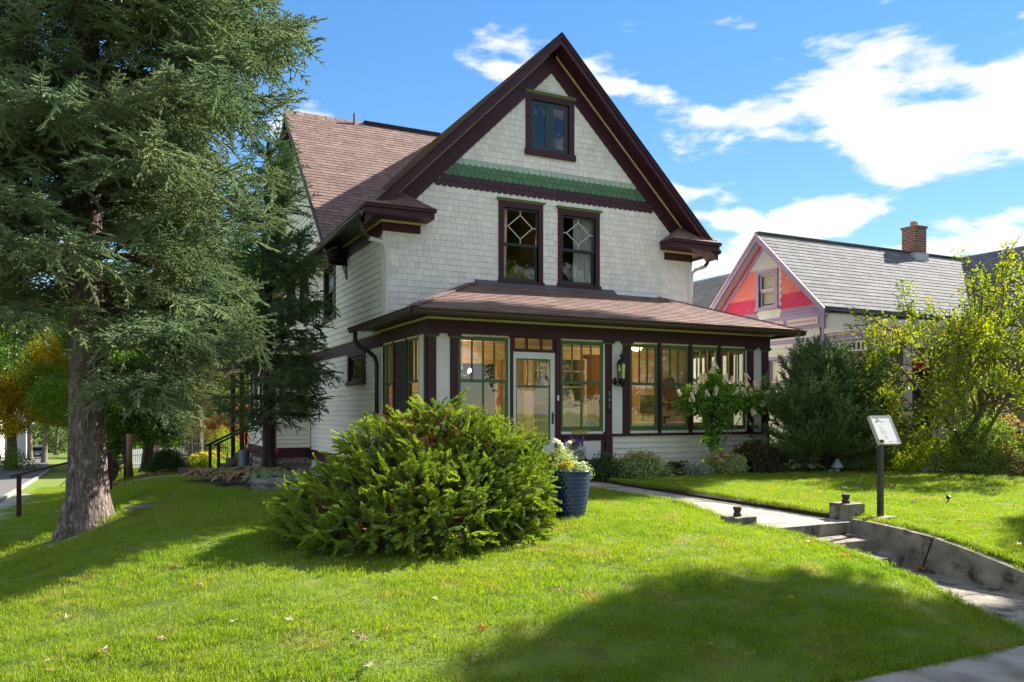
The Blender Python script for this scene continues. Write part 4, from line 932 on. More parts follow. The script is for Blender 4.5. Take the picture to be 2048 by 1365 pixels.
for x in (13.15, 13.55): MB().tube([(x, YF-.035, .02), (x, YF-.09, .06), (x, YF-.16, .18), (x, YF-.18, .249)], .012, 6).build('scroll', INW, t)
# armchair with cushions behind the window right of the door
t = thing('armchair', (9.3, 15.6, -.95), 'pale rounded armchair with a blue checked cushion behind the window right of the door', 'armchair')
BE = mat('beige_fabric', (.55, .47, .37), .9)
MB().blob((9.35, 15.9, -.25), (.48, .13, .34), 3, .04, 10).build('backrest', BE, t, smooth=True); MB().blob((9.35, 15.6, -.6), (.45, .4, .16), 4, .03, 10).build('seat', BE, t, smooth=True)
MB().blob((9.72, 15.6, -.33), (.2, .08, .2), 5, .04, 8).build('cushion', mat('blue_check', (.10, .10, .28), .9, (.5, .5, .6), 25), t, smooth=True)
for x in (9.0, 9.7): MB().box(x-.03, x+.03, 15.35, 15.41, -.95, -.7).build('leg', WOOD, t)
# chandelier with lit bulbs
t = thing('chandelier', (7.3, 16.9, 1.1), 'small chandelier with lit amber bulbs hanging behind the left porch window', 'chandelier')
m = MB(); m.tube([(7.0, 16.6, 1.62), (7.0, 16.6, .95)], .01, 6)
EM = emit_mat('lit_bulb', (1, .62, .25), 14)
for k in range(4):
    a_ = k*PI/2+.4; m.tube([(7.0, 16.6, .85), (7.0+.1*math.cos(a_), 16.6+.1*math.sin(a_), .80), (7.0+.24*math.cos(a_), 16.6+.24*math.sin(a_), .87)], .008, 6)
m.build('frame', BLACK, t)
for k in range(4):
    a_ = k*PI/2+.4; MB().blob((7.0+.24*math.cos(a_), 16.6+.24*math.sin(a_), .92), (.028, .028, .045), 1, 0, 6).build('bulb', EM, t, smooth=True)
for nm, loc, e in (('bulb_light', (7.0, 16.45, .95), 9), ('bulb_light', (11.4, 16.2, 1.35), 10)):
    l_ = bpy.data.lights.new(nm, 'POINT'); l_.energy = e; l_.color = (1, .66, .34); l_.shadow_soft_size = .12; o = bpy.data.objects.new(nm, l_); o.location = loc; col.objects.link(o)
    if loc[0] < 8: o.parent = t; o.matrix_parent_inverse = PINV(t)
    else:
        t2 = thing('added_ceiling_lamp', (11.4, 16.2, 1.5), 'small warm lamp fixed under the porch ceiling above the table', 'lamp')  # added lamp with no seen source; warms the right half of the porch
        MB().lathe([(0, 0), (.10, -.01), (.14, -.05), (.10, -.10), (0, -.12)], (11.4, 16.2, 1.60), 14).build('shade', emit_mat('warm_shade', (1, .62, .28), 4), t2, smooth=True)
        MB().lathe([(0, .02), (.06, .02), (.06, 0), (0, 0)], (11.4, 16.2, 1.60), 12).build('canopy_plate', BLACK, t2); o.parent = t2; o.matrix_parent_inverse = PINV(t2)
# ------------------------------------------------------------------ foliage: leaf and needle sprays, instanced by geometry nodes
def leafmat(name, c, c2, tr=.35, rnd=.25, rough=.5, c3=None, spec=.35):
    return mat(name, c, rough, c2, 1.1, rnd=rnd, trans=tr, spec=spec, c3=c3, c3scale=2.0, c3lo=.58, c3hi=.68)
class TM:      # triangle mesh collector, fast
    def __init__(s): s.v = []; s.f = []; s.m = []
    def tri(s, a, b, c, mi=0): o = len(s.v); s.v += [a, b, c]; s.f.append((o, o+1, o+2)); s.m.append(mi)
    def quad(s, a, b, c, d, mi=0): o = len(s.v); s.v += [a, b, c, d]; s.f.append((o, o+1, o+2, o+3)); s.m.append(mi)
    def src(s, name, mats):
        me = bpy.data.meshes.new(name); me.from_pydata([tuple(p) for p in s.v], [], s.f)
        for m in mats: me.materials.append(m)
        me.polygons.foreach_set('material_index', s.m); me.update()
        return bpy.data.objects.new(name, me)          # kept out of the scene: only instanced
def rv(rg, s=1): return Vector((rg.gauss(0, s), rg.gauss(0, s), rg.gauss(0, s)))
def twig(tm, rg, p, d, L, nl, nw, step, per, up, stem=.004, taper=.6, fwd=.6, mi=0, ms=1, flat=0.0, core=0.0):
    """one straight-ish shoot covered with needles"""
    d = d.normalized(); x = d.cross(up).normalized(); y = x.cross(d); n = max(2, int(L/step))
    tm.quad(p - x*stem, p + x*stem, p + d*L + x*stem*.4, p + d*L - x*stem*.4, ms)
    if core:
        for e in (x, y, (x+y)*.7): tm.quad(p - e*core*.5, p + e*core*.5, p + d*L*.97 + e*core*.3, p + d*L*.97 - e*core*.3, mi)
    for i in range(n):
        t = i/n; q = p + d*L*t; ln = nl*(1 - (1-taper)*t)
        for k in range(per):
            a = rg.uniform(0, 2*PI); r = x*math.cos(a) + y*math.sin(a)*(1-flat); e = (r + d*fwd*rg.uniform(.8, 1.4)).normalized()*ln*rg.uniform(.8, 1.15)
            w = e.cross(d).normalized()*nw*.5; tm.tri(q - w, q + w, q + e, mi)
def conifer_src(name, seed, mats, L=.5, ns=7, side=.2, nl=.022, nw=.005, step=.009, per=3, ang=50, droop=.1, curl=.0, flat=0.0, sub=False, core=0.0):
    rg = random.Random(seed); tm = TM(); up = Vector((0, 0, 1)); P = lambda t: Vector((L*t, 0, -droop*L*t*t + curl*L*t**3))
    for i in range(5): a, b = P(i/5), P((i+1)/5); twig(tm, rg, a, b-a, (b-a).length, nl, nw, step, per, up, flat=flat, core=core)
    for i in range(ns):
        for s in (-1, 1):
            t = (i+.6+rg.uniform(-.2, .2))/(ns+.6); p = P(t); l = side*(1-.65*t)*rg.uniform(.75, 1.15); a = R(ang*rg.uniform(.8, 1.15))
            d = Vector((math.cos(a), s*math.sin(a), rg.uniform(-.3, .12))); twig(tm, rg, p, d, l, nl, nw, step, per, up, flat=flat, core=core)
            if sub:
                for k in range(2):
                    q = p + d.normalized()*l*(.35+.3*k); d2 = Vector((math.cos(a*.3), s*math.sin(a*.3)*.6, rg.uniform(-.2, .1))); twig(tm, rg, q, d2, l*.45, nl, nw, step, per, up, flat=flat, core=core)
    return tm.src(name, mats)
def leaf(tm, p, d, n, L, W, mi=0, fold=.25, droop=.2, serr=0):
    """folded pointed leaf: base p, direction d, normal n"""
    d = d.normalized(); x = d.cross(n).normalized(); n = x.cross(d)
    m = p + d*L*.45 - n*0; tip = p + d*L - n*L*droop
    l = m - x*W*.5 + n*W*fold; r = m + x*W*.5 + n*W*fold; l2 = p + d*L*.8 - n*L*droop*.6 - x*W*.28 + n*W*fold*.5; r2 = p + d*L*.8 - n*L*droop*.6 + x*W*.28 + n*W*fold*.5
    mid2 = p + d*L*.8 - n*L*droop*.6
    o = len(tm.v); tm.v += [p, m, mid2, tip, l, r, l2, r2]
    tm.f += [(o, o+1, o+4), (o, o+5, o+1), (o+1, o+2, o+6, o+4), (o+1, o+5, o+7, o+2), (o+2, o+3, o+6), (o+2, o+7, o+3)]; tm.m += [mi]*6
def leaf_src(name, seed, mats, n=30, rad=.2, L=.07, W=.045, stem=True, upb=.5, flat=1.0, tipm=None, simple=False):
    rg = random.Random(seed); tm = TM()
    for i in range(n):
        c = rv(rg).normalized()*rad*rg.uniform(.25, 1)**.6; c.z *= flat
        d = (c.normalized()*.7 + rv(rg, .5)).normalized(); nn = (Vector((0, 0, upb)) + rv(rg, .4)).normalized(); s = rg.uniform(.7, 1.2)
        mi = 0 if (tipm is None or rg.random() > tipm) else len(mats)-1
        if simple:
            x = d.cross(nn).normalized(); tm.quad(c - d*L*s*.5, c + x*W*s*.5, c + d*L*s*.5, c - x*W*s*.5, mi)
        else: leaf(tm, c, d, nn, L*s, W*s, mi)
        if stem and i % 4 == 0: x = c.cross(Vector((.3, .2, 1))).normalized()*.0025; tm.quad(-x, x, c + x*.5, c - x*.5, 1 if len(mats) > 1 else 0)
    return tm.src(name, mats)
NG = {}
def scatter_group(srcs):
    key = tuple(s.name for s in srcs)
    if key in NG: return NG[key]
    ng = bpy.data.node_groups.new('foliage_scatter', 'GeometryNodeTree'); NG[key] = ng
    ng.interface.new_socket('Geometry', in_out='INPUT', socket_type='NodeSocketGeometry'); ng.interface.new_socket('Geometry', in_out='OUTPUT', socket_type='NodeSocketGeometry')
    gi = ng.nodes.new('NodeGroupInput'); go = ng.nodes.new('NodeGroupOutput'); iop = ng.nodes.new('GeometryNodeInstanceOnPoints')
    jn = ng.nodes.new('GeometryNodeJoinGeometry')
    for s in reversed(srcs):
        oi = ng.nodes.new('GeometryNodeObjectInfo'); oi.inputs['Object'].default_value = s; oi.inputs['As Instance'].default_value = True; ng.links.new(oi.outputs['Geometry'], jn.inputs[0])
    def att(nm, ty):
        a = ng.nodes.new('GeometryNodeInputNamedAttribute'); a.data_type = ty; a.inputs['Name'].default_value = nm
        return [o for o in a.outputs if o.enabled and o.name == 'Attribute'][0]
    e2r = ng.nodes.new('FunctionNodeEulerToRotation'); ng.links.new(att('rot', 'FLOAT_VECTOR'), e2r.inputs[0])
    ng.links.new(gi.outputs[0], iop.inputs['Points']); ng.links.new(jn.outputs[0], iop.inputs['Instance']); iop.inputs['Pick Instance'].default_value = True
    ng.links.new(att('idx', 'INT'), iop.inputs['Instance Index']); ng.links.new(e2r.outputs[0], iop.inputs['Rotation']); ng.links.new(att('scl', 'FLOAT'), iop.inputs['Scale'])
    ng.links.new(iop.outputs[0], go.inputs[0]); return ng
def scatter(name, pts, srcs, parent=None, **k):
    """pts: (location, rotation euler, scale, variant)"""
    me = bpy.data.meshes.new(name); me.vertices.add(len(pts)); me.vertices.foreach_set('co', [c for p in pts for c in p[0]])
    a = me.attributes.new('rot', 'FLOAT_VECTOR', 'POINT'); a.data.foreach_set('vector', [c for p in pts for c in p[1]])
    a = me.attributes.new('scl', 'FLOAT', 'POINT'); a.data.foreach_set('value', [float(p[2]) for p in pts])
    a = me.attributes.new('idx', 'INT', 'POINT'); a.data.foreach_set('value', [int(p[3]) for p in pts])
    me.update(); o = link(name, me, parent, **k)
    md = o.modifiers.new('foliage', 'NODES'); md.node_group = scatter_group(srcs); return o
def aim(d, roll=0.0, up=Vector((0, 0, 1))):
    """euler turning local +X to d with local +Z as near up as possible"""
    d = d.normalized(); y = up.cross(d)
    if y.length < 1e-3: y = Vector((0, 1, 0))
    y.normalize(); z = d.cross(y); M = Matrix((d, y, z)).transposed()
    if roll: M = M @ Matrix.Rotation(roll, 3, 'X')
    return tuple(M.to_euler())
BARK = mat('grey_brown_bark', (.22, .17, .145), .95, (.085, .062, .05), 17, bump=1.0, bscale=26, bdist=.06, stretch=(1, 1, .30), c3=(.38, .34, .32), c3scale=24, c3lo=.55, c3hi=.68)
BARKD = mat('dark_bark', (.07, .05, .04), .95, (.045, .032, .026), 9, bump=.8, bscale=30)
TWIG = mat('twig_brown', (.10, .065, .04), .9)
def trunk_mesh(base, top, r0, r1, flare=1.8, n=40, seg=60, seed=0, bend=.1, rough=.06):
    rg = random.Random(seed); m = MB(); base = Vector(base); top = Vector(top); H_ = (top-base).length
    ph = [rg.uniform(0, 6) for _ in range(6)]
    ring = []
    for i in range(seg+1):
        t = (i/seg)**1.5; c = base.lerp(top, t) + Vector((math.sin(t*3+ph[0])-math.sin(ph[0]), math.sin(t*2.3+ph[1])-math.sin(ph[1]), 0))*bend
        h = t*H_; r = r0 + (r1-r0)*t + r0*(flare-1)*math.exp(-h/.35)*.7
        for k in range(n):
            a = 2*PI*k/n; lob = 1 + (.20*math.exp(-h/.4))*math.sin(a*5+ph[2]) + rough*math.sin(a*7+ph[3]+h*.7) + rough*.6*rg.uniform(-1, 1)
            m.v.append((c.x+r*lob*math.cos(a), c.y+r*lob*math.sin(a), c.z - (.12 if i == 0 else 0)))
    for i in range(seg):
        for k in range(n): m.f.append((i*n+k, i*n+(k+1) % n, (i+1)*n+(k+1) % n, (i+1)*n+k)); m.m.append(0)
    return m

# --- spruces
SPR = leafmat('spruce_needles', (.36, .42, .22), (.18, .27, .16), tr=.2, rnd=.3, rough=.55)
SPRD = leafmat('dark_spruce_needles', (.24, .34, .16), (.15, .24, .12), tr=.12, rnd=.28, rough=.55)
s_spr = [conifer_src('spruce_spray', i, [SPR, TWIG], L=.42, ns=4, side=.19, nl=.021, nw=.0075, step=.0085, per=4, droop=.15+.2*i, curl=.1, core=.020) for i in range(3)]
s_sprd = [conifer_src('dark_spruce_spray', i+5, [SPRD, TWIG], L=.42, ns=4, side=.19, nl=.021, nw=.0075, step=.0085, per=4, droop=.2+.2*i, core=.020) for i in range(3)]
def spruce(label, base, height, z0, rmax, r_trunk, srcs, seed, whorl=.30, nb=7, lean=(0, 0), zfull=99, name='spruce_tree', dens=1.0, zr=None, bark=None, limb=True, keep=None, spray=1.0, prof=None, group=None):
    rg = random.Random(seed); t = thing(name, base, label, 'spruce tree', group)
    b = Vector(base); top = b + Vector((lean[0], lean[1], height))
    trunk_mesh(b, top, r_trunk, .04, seed=seed, bend=.02).build('trunk', bark or BARK, t, smooth=True)
    pts = []; lm = MB(); z = z0
    while z < height - .3:
        f = (z - z0)/(height - z0); Lb = rmax*(1-f)**.8*(.55+.45*min(1, (z-z0+.8)/1.6)) if prof is None else prof(z); far = z > zfull
        k = nb if not far else max(4, nb-3)
        for j in range(k):
            az = rg.uniform(0, 2*PI) if not far else 2*PI*j/k+rg.uniform(-.4, .4); L_ = Lb*rg.uniform(.72, 1.12)
            if keep and not keep(az, z, L_): continue
            o = b.lerp(top, z/height) + Vector((0, 0, rg.uniform(-.12, .12))); hd = Vector((math.cos(az), math.sin(az), 0)); sd_ = Vector((-hd.y, hd.x, 0))
            rise = rg.uniform(-.02, .30) + .5*f; dr = rg.uniform(.25, .52)*(1-f*.6)
            def P(u): return o + hd*L_*u + sd_*L_*.08*math.sin(u*3+az*5) + Vector((0, 0, L_*(rise*u - dr*u*u + .16*u**4)))
            if limb: lm.tube([P(u) for u in (0, .25, .5, .75, .97)], [.035*L_/3+.012, .028*L_/3+.01, .02, .012, .005], 4, cap=False)
            st = .185/dens if not far else .4; u = .24 if L_ > 1.8 else .16
            while u < 1.0:
                p = P(u); fw = (P(min(1, u+.05)) - P(u-.05)).normalized(); sl_ = min(1.0, (1-u)*L_*.55 + .22) * rg.uniform(.75, 1.15)
                for s in (-1, 1):
                    d = (fw*rg.uniform(.5, .9) + sd_*s*rg.uniform(.7, 1.1) + Vector((0, 0, rg.uniform(-.22, .25)))).normalized()
                    q = 0.0
                    while q < sl_:
                        pp = p + d*q + Vector((0, 0, -.35*q*q)); dd = (d + Vector((0, 0, -.5*q+.1)) + rv(rg, .24)).normalized()
                        pts.append((tuple(pp), aim(dd, rg.uniform(-.5, .5)), spray*rg.uniform(.7, 1.1), rg.randrange(3)))
                        q += .30 if not far else .5
                    if rg.random() < .26 and not far: pts.append((tuple(p + d*sl_*rg.uniform(.2, .8)), aim((Vector((0, 0, -1)) + fw*.25 + rv(rg, .15)).normalized(), rg.uniform(-3, 3), up=hd), spray*rg.uniform(.7, 1.2), 2))
                if rg.random() < .9: pts.append((tuple(p + Vector((0, 0, .03))), aim((fw + Vector((0, 0, .5)) + rv(rg, .35)).normalized(), rg.uniform(-.4, .4)), spray*rg.uniform(.6, .95), 0))
                u += st/L_
            pts.append((tuple(P(.93)), aim((P(1)-P(.9) + Vector((0, 0, .05))).normalized()), spray*1.0, 0))
        z += whorl*(1 if not far else 1.6)
    if limb and lm.v: lm.build('branches', TWIG, t, kind='stuff')
    scatter('crown', pts, srcs, t, kind='stuff'); return len(pts)
# broadleaf trees
def broad(name, label, base, height, blobs, srcs, seed, r_trunk, n, bark=None, limbs=5, scale=1.0, cat='tree', group=None, open_=.35, tip=None):
    """blobs: ((x,y,z),(rx,ry,rz)) relative to the base"""
    rg = random.Random(seed); t = thing(name, base, label, cat, group); b = Vector(base)
    zc = sum(q[0][2] for q in blobs)/len(blobs)
    m = trunk_mesh(b, b + Vector((0, 0, zc)), r_trunk, r_trunk*.45, n=12, seg=12, seed=seed, bend=.12*height/8, flare=1.5)
    m.build('trunk', bark or BARK, t, smooth=True)
    lm = MB()
    for c, r in blobs[:limbs*3]:
        c = b + Vector(c); a = b + Vector((0, 0, zc*rg.uniform(.45, .8))); mid = a.lerp(c, .5) + Vector((0, 0, -.1*height*.3)) + rv(rg, .1)
        lm.tube([a, mid, c], [r_trunk*.4, r_trunk*.25, r_trunk*.08], 6, cap=False)
        for k in range(3): e = c + Vector((rg.uniform(-1, 1)*r[0], rg.uniform(-1, 1)*r[1], rg.uniform(-.2, 1)*r[2]))*.8; lm.tube([mid.lerp(c, .6), e], [r_trunk*.12, r_trunk*.03], 4, cap=False)
    lm.build('branches', bark or BARK, t, kind='stuff')
    pts = []; vol = [r[0]*r[1]*r[2] for c, r in blobs]; tot = sum(v**.67 for v in vol)
    for (c, r), v in zip(blobs, vol):
        for i in range(int(n*v**.67/tot)):
            d = rv(rg).normalized(); f = rg.uniform(open_, 1.0)**.5; f *= 1+.18*math.sin(d.x*7+seed)*math.sin(d.z*6+d.y*5)
            p = b + Vector(c) + Vector((d.x*r[0], d.y*r[1], d.z*r[2]))*f
            pts.append((tuple(p), (rg.uniform(-.5, .5), rg.uniform(-.5, .5), rg.uniform(0, 6.3)), scale*rg.uniform(.7, 1.25), rg.randrange(len(srcs))))
    scatter('crown', pts, srcs, t, kind='stuff')
# ------------------------------------------------------------------ trees
# the big spruce on the left
def bigprof(z): return interp([(2.2,1.6),(3.5,2.4),(4.3,2.9),(5.5,3.2),(8,3.45),(12,2.4),(18.5,.3)], z)
n_big = spruce('big blue-green spruce with a thick bare lower trunk on the shaded left lawn', (-.32, 14.15, g(-.32, 14.15)-.03), 18.5, 2.35, 4.0, .27, s_spr, 4, whorl=.37, nb=8, zfull=10.5, prof=bigprof, dens=1.0, spray=1.25, keep=lambda az, z, L_: z > 3.25 or math.cos(az+R(26.4)) > .55)
# darker spruce between it and the side wall of the house
def darkprof(z): return interp([(.6,1.1),(2,1.7),(4,1.9),(7,1.7),(9,1.1),(11,.3)], z)
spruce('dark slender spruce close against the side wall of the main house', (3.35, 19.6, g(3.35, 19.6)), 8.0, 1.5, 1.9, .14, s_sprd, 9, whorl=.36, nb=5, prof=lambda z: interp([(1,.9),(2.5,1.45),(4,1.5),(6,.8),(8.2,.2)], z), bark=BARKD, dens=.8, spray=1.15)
# leaf sources for the background
LG = leafmat('green_leaves', (.15, .24, .03), (.09, .17, .02), .4)
LDK = leafmat('dark_green_leaves', (.085, .15, .025), (.055, .105, .02), .3)
LY = leafmat('yellow_autumn_leaves', (.80, .58, .06), (.62, .50, .05), .4)
LYG = leafmat('yellow_green_leaves', (.26, .27, .02), (.16, .21, .02), .45)
LO = leafmat('orange_leaves', (.50, .16, .03), (.38, .20, .03), .35)
LR = leafmat('red_leaves', (.30, .06, .03), (.22, .08, .04), .35)
def bsrc(nm, ms, L=.16, n=46, rad=.55, tip=None): return [leaf_src(nm, 30+i, ms, n, rad, L, L*.7, stem=False, simple=True, tipm=tip) for i in range(3)]
b_green = bsrc('green_leaf_clump', [LG, LYG], tip=.15); b_dark = bsrc('dark_leaf_clump', [LDK, LG], tip=.25); b_yel = bsrc('yellow_leaf_clump', [LY, LYG], tip=.3); b_or = bsrc('orange_leaf_clump', [LY, LO], tip=.4); b_red = bsrc('red_leaf_clump', [LR, LO], tip=.3)
def crownb(seed, h, r, n=9, lo=.35):
    rg = random.Random(seed); o = []
    for i in range(n):
        a = rg.uniform(0, 6.3); q = r*rg.uniform(.25, .75); z = h*rg.uniform(lo, .92); rr = r*rg.uniform(.35, .6)
        o.append(((q*math.cos(a), q*math.sin(a), z), (rr, rr, rr*.8)))
    o.append(((0, 0, h*.7), (r*.7, r*.7, h*.25))); return o
def at(px, zc):
    t = (px-1024)/1620; x = zc*(SA+CA*t); y = zc*(CA-SA*t); return (x, y, g(x, y))
broad('maple_tree', 'yellow autumn maple beyond the street at the far left', at(22, 62), 11, [((0,0,7),(4.2,4,2.6)),((-2,0,5.5),(3,3,1.8)),((2.2,-.5,4.6),(2,2,1.2)),((1,0,9),(3,3,2)),((-1,-1,3.4),(2.4,2,.9))], b_yel, 1, .42, 2600, scale=.8)
broad('street_tree', 'second yellow and orange tree further along the street', at(88, 78), 9, [((0,0,6),(2.4,2.4,1.8)),((1,0,4.5),(1.6,1.6,1.0)),((-1,0,8),(2,2,1.6))], b_or, 2, .25, 900, scale=.7)
for i, (px, zc, h, r, src, n, lab) in enumerate((
    (-150, 48, 15, 6, b_dark, 2600, 'tall dark green street tree overhanging the left frame edge'),
    (60, 96, 15, 7, b_dark, 2200, 'tall dark green tree above the parked car'),
    (112, 140, 14, 7, b_green, 1500, 'far green tree where the street dips out of sight'),
    (170, 84, 15, 6, b_dark, 2000, 'tall dark green tree right behind the big spruce trunk'),
    (225, 62, 14, 5.5, b_green, 2300, 'leafy green tree behind the lawn urn'),
    (330, 72, 16, 6.5, b_dark, 2400, 'tall dark tree behind the white picket fence'),
    (430, 58, 15, 5.5, b_green, 2200, 'green tree behind the iron garden fence'),
    (520, 66, 17, 6.5, b_dark, 2200, 'tall dark tree behind the side porch'),
    (600, 80, 15, 7, b_dark, 1800, 'dark tree far behind the cross gable'))):
    broad('background_tree', lab, at(px, zc), h, crownb(40+i, h, r, lo=.30 if i > 3 else .55), src, 50+i, .3, n, group='trees beyond the lawn on the left')
broad('garden_tree', 'small glossy green tree with drooping leaves beside the wooden post', at(262, 27.5), 4.2, [((0,0,2.6),(1.1,1.1,.8)),((-.7,0,1.8),(.7,.7,.6)),((.7,-.2,1.7),(.8,.7,.5)),((.2,0,3.6),(.9,.9,.7)),((-.5,.2,.9),(.4,.4,.4))], bsrc('glossy_leaf_clump', [LG, LYG], L=.11, n=40, rad=.3, tip=.1), 3, .06, 800, scale=.8)
s_lar = [conifer_src('olive_spruce_spray', i+15, [leafmat('olive_needles', (.17, .20, .06), (.11, .15, .05), .25), TWIG], L=.6, ns=6, side=.25, nl=.03, nw=.011, step=.02, per=3, droop=.4+.2*i) for i in range(3)]
for i, (px, zc, h, z0, r, lab) in enumerate(((300, 30, 11, 2.0, 2.7, 'olive spruce with a leaning brown trunk in the mulch behind the lawn'), (392, 33, 14, 2.6, 2.6, 'tall olive spruce with a sunlit trunk behind the iron gate'))):
    spruce(lab, at(px, zc), h, z0, r, .28, s_lar, 60+i, whorl=.5, nb=6, dens=.6, lean=(.5-i*.3, 0), bark=BARKD if i == 0 else BARK, spray=1.0, group='spruces behind the lawn')
broad('maple_shrub', 'shrub with red autumn leaves beside the side porch steps', at(456, 36), 3, [((0,0,1.6),(1.0,.8,.8)),((.5,0,2.4),(.7,.6,.6))], b_red, 5, .06, 260, scale=.5, cat='shrub')
# tree outside the right edge whose shade falls across the lower lawn, and trees over the street seen in the glass
b_mag = bsrc('maple_leaf_clump', [LG, LYG], L=.15, n=60, rad=.5, tip=.3)
broad('maple_tree', 'street maple right of the frame that shades the lower lawn', (18.4, 6.45, g(18.4, 6.45)), 12, [((-3.2,-.8,9),(1.7,1.1,1.2)),((-1.7,.4,9.3),(1.4,.9,1.1)),((.3,-.7,9),(1.9,1.2,1.2)),((2.8,-.5,9),(1.8,1.1,1.1)),((5.3,1.3,9.2),(1.5,.9,1.0)),((-1.5,-1.6,9.4),(1.9,1.2,1.3)),((1.5,-1.6,9.6),(2.0,1.3,1.3)),((4.4,-1.2,9.4),(1.9,1.3,1.3))], b_mag, 7, .28, 2100, scale=1.0)
broad('tall_elm', 'very tall high crowned elm beyond the lavender house, right of the frame', (32, 16.3, g(32, 17)), 26, [((-2.5,-.3,21.0),(2.6,1.5,2.2)),((-.5,.1,22.0),(2.6,1.5,2.0)),((-1.5,.1,19.6),(2.2,1.4,1.3)),((.8,0,20.3),(2.2,1.5,1.8)),((-4.0,-.2,20.2),(1.6,1.3,1.2)),((2.4,-.1,22.6),(2,1.4,1.6)),((-3.4,1.25,20.6),(2.2,.9,1.8)),((-1,1.2,21.6),(2.2,.9,1.6))], b_mag, 17, .34, 1700, scale=1.1)
for i, (x, y, h, r) in enumerate(((2, -17, 13, 5), (12, -19, 14, 6), (22, -16, 12, 5), (-8, -18, 12, 5), (33, -19, 14, 6))):
    broad('street_tree', ('big green tree across the front street, left of the pale house', 'dark tree across the front street beside the pale gabled house', 'rounded green tree across the front street, right of the pale house', 'dark tree at the left end across the front street', 'green tree at the far right end across the front street')[i], (x, y, -2.1), h, crownb(80+i, h, r), (b_green, b_dark, b_green, b_dark, b_green)[i], 90+i, .3, 900, group='trees across the front street', scale=1.3)
o = MB().box(6, 16, -30, -22, -2.1, 4).add([(5.6,-30.4,4),(16.4,-30.4,4),(16.4,-21.6,4),(5.6,-21.6,4),(5.6,-26,8),(16.4,-26,8)], [(0,1,5,4),(2,3,4,5),(0,4,3),(1,2,5)]).build('house_across', WHITE); tag(o, 'pale gabled house across the front street behind the camera', 'house')
# ------------------------------------------------------------------ the neighbouring house
LAV = mat('lavender_paint', (.36, .27, .42), .5, (.31, .23, .37), 4)
PINK = mat('salmon_shingle_paint', (.72, .20, .17), .55, rnd=.1); MAG = mat('magenta_paint', (.60, .03, .11), .5, rnd=.08); GREYS = mat('grey_shingle_paint', (.55, .55, .53), .6, rnd=.06)
LILAC = mat('pale_lilac_paint', (.55, .44, .52), .5); PPK = mat('pale_pink_trim', (.72, .52, .50), .5); CRM2 = mat('neighbour_cream_board', (.66, .64, .57), .55, rnd=.04, bump=.2, bscale=20)
NROOF = mat('grey_roof_shingle', (.19, .19, .20), .9, (.145, .145, .155), 7, rnd=.2, bump=.5, bscale=120)
NH = thing('neighbour_house', (20, 17, -1.3), 'lavender victorian house with salmon and magenta gable and a grey roof', 'house')
nx0, nyr, nzr, nye, nze = 16.9, 18.0, 5.22, 15.5, 2.80
nsl = (nzr-nze)/(nyr-nye)
def nsurf(name, corners, pitch=.17, w=(.28, .4), mtl=NROOF, par=NH, seed=1):
    """roof plane: a deck with joined shingle courses; corners: eave a, eave b, ridge b, ridge a"""
    a, b, c, d = [Vector(p) for p in corners]; roof_slab('roof', corners, .06, ROOFD, par)
    n = int(((d-a).length+(c-b).length)/2/pitch); nn = (b-a).cross(d-a).normalized(); nn = nn if nn.z > 0 else -nn; rg = random.Random(seed); m = MB()
    for i in range(n):
        t0, t1 = i/n, (i+1)/n; p, q, p1, q1 = a.lerp(d, t0), b.lerp(c, t0), a.lerp(d, t1), b.lerp(c, t1); L_ = (q-p).length; s = 0.0
        while s < 1:
            s2 = min(1, s + rg.uniform(*w)/max(.1, L_)); e = .004/max(.1, L_)
            m.hexa([p.lerp(q, s)+nn*.001, p.lerp(q, s2-e)+nn*.001, p1.lerp(q1, s2-e)+nn*.001, p1.lerp(q1, s)+nn*.001,
                    p.lerp(q, s)+nn*.018, p.lerp(q, s2-e)+nn*.018, p1.lerp(q1, s2-e)+nn*.006, p1.lerp(q1, s)+nn*.006]); s = s2
    m.build('roof_shingles', mtl, par, kind='stuff')
nsurf('main', [(nx0, nye, nze), (26.6, nye, nze), (26.6, nyr, nzr), (nx0, nyr, nzr)], seed=2)
roof_slab('rear_roof', [(26.6, 20.5, nze), (nx0, 20.5, nze), (nx0, nyr, nzr), (26.6, nyr, nzr)], .06, NROOF, NH)
MB().beam((nx0, nyr, nzr+.03), (26.4, nyr, nzr+.03), .18, .03).build('ridge_cap', NROOF, NH)
# gable end facing the main house
NXW = 17.2
def ntop(y): return nzr - .12 - abs(y-nyr)*nsl
NHOLES = [(17.55, 18.2, 3.08, 4.05), (17.0, 17.8, .2, 1.5)]
m = MB(); wall_holes(m, 'X', NXW, [15.8, nyr, 20.2], -1.6, ntop, NHOLES, .12, 1); m.build('gable_wall', CRM2, NH)
NL = fmap('X', NXW, -1)
clapboards(NH, 'X', NXW, 15.82, 20.15, -1.2, 1.95, .125, [(16.88, 17.92, .08, 1.62)], CRM2, -1)
for k, h in enumerate(NHOLES):
    w = part('gable_window', NH); casing(w, NL, h, .11, .10, .07, mtl=LAV, hood=None); room(w, NL, *h, depth=.8, mg=.02)
    for z0_, z1_ in ((h[2], (h[2]+h[3])/2), ((h[2]+h[3])/2, h[3])): sash(w, NL, h[0], h[1], z0_, z1_, -.02 if z0_ > h[2] else -.05, .05, LILAC)
    m = MB(); fbox(m, NL, h[0]+.03, h[1]-.03, -.14, -.12, h[2]+.1, h[3]); m.build('roller_blind', mat('cream_blind', (.62, .56, .42), .8), w)
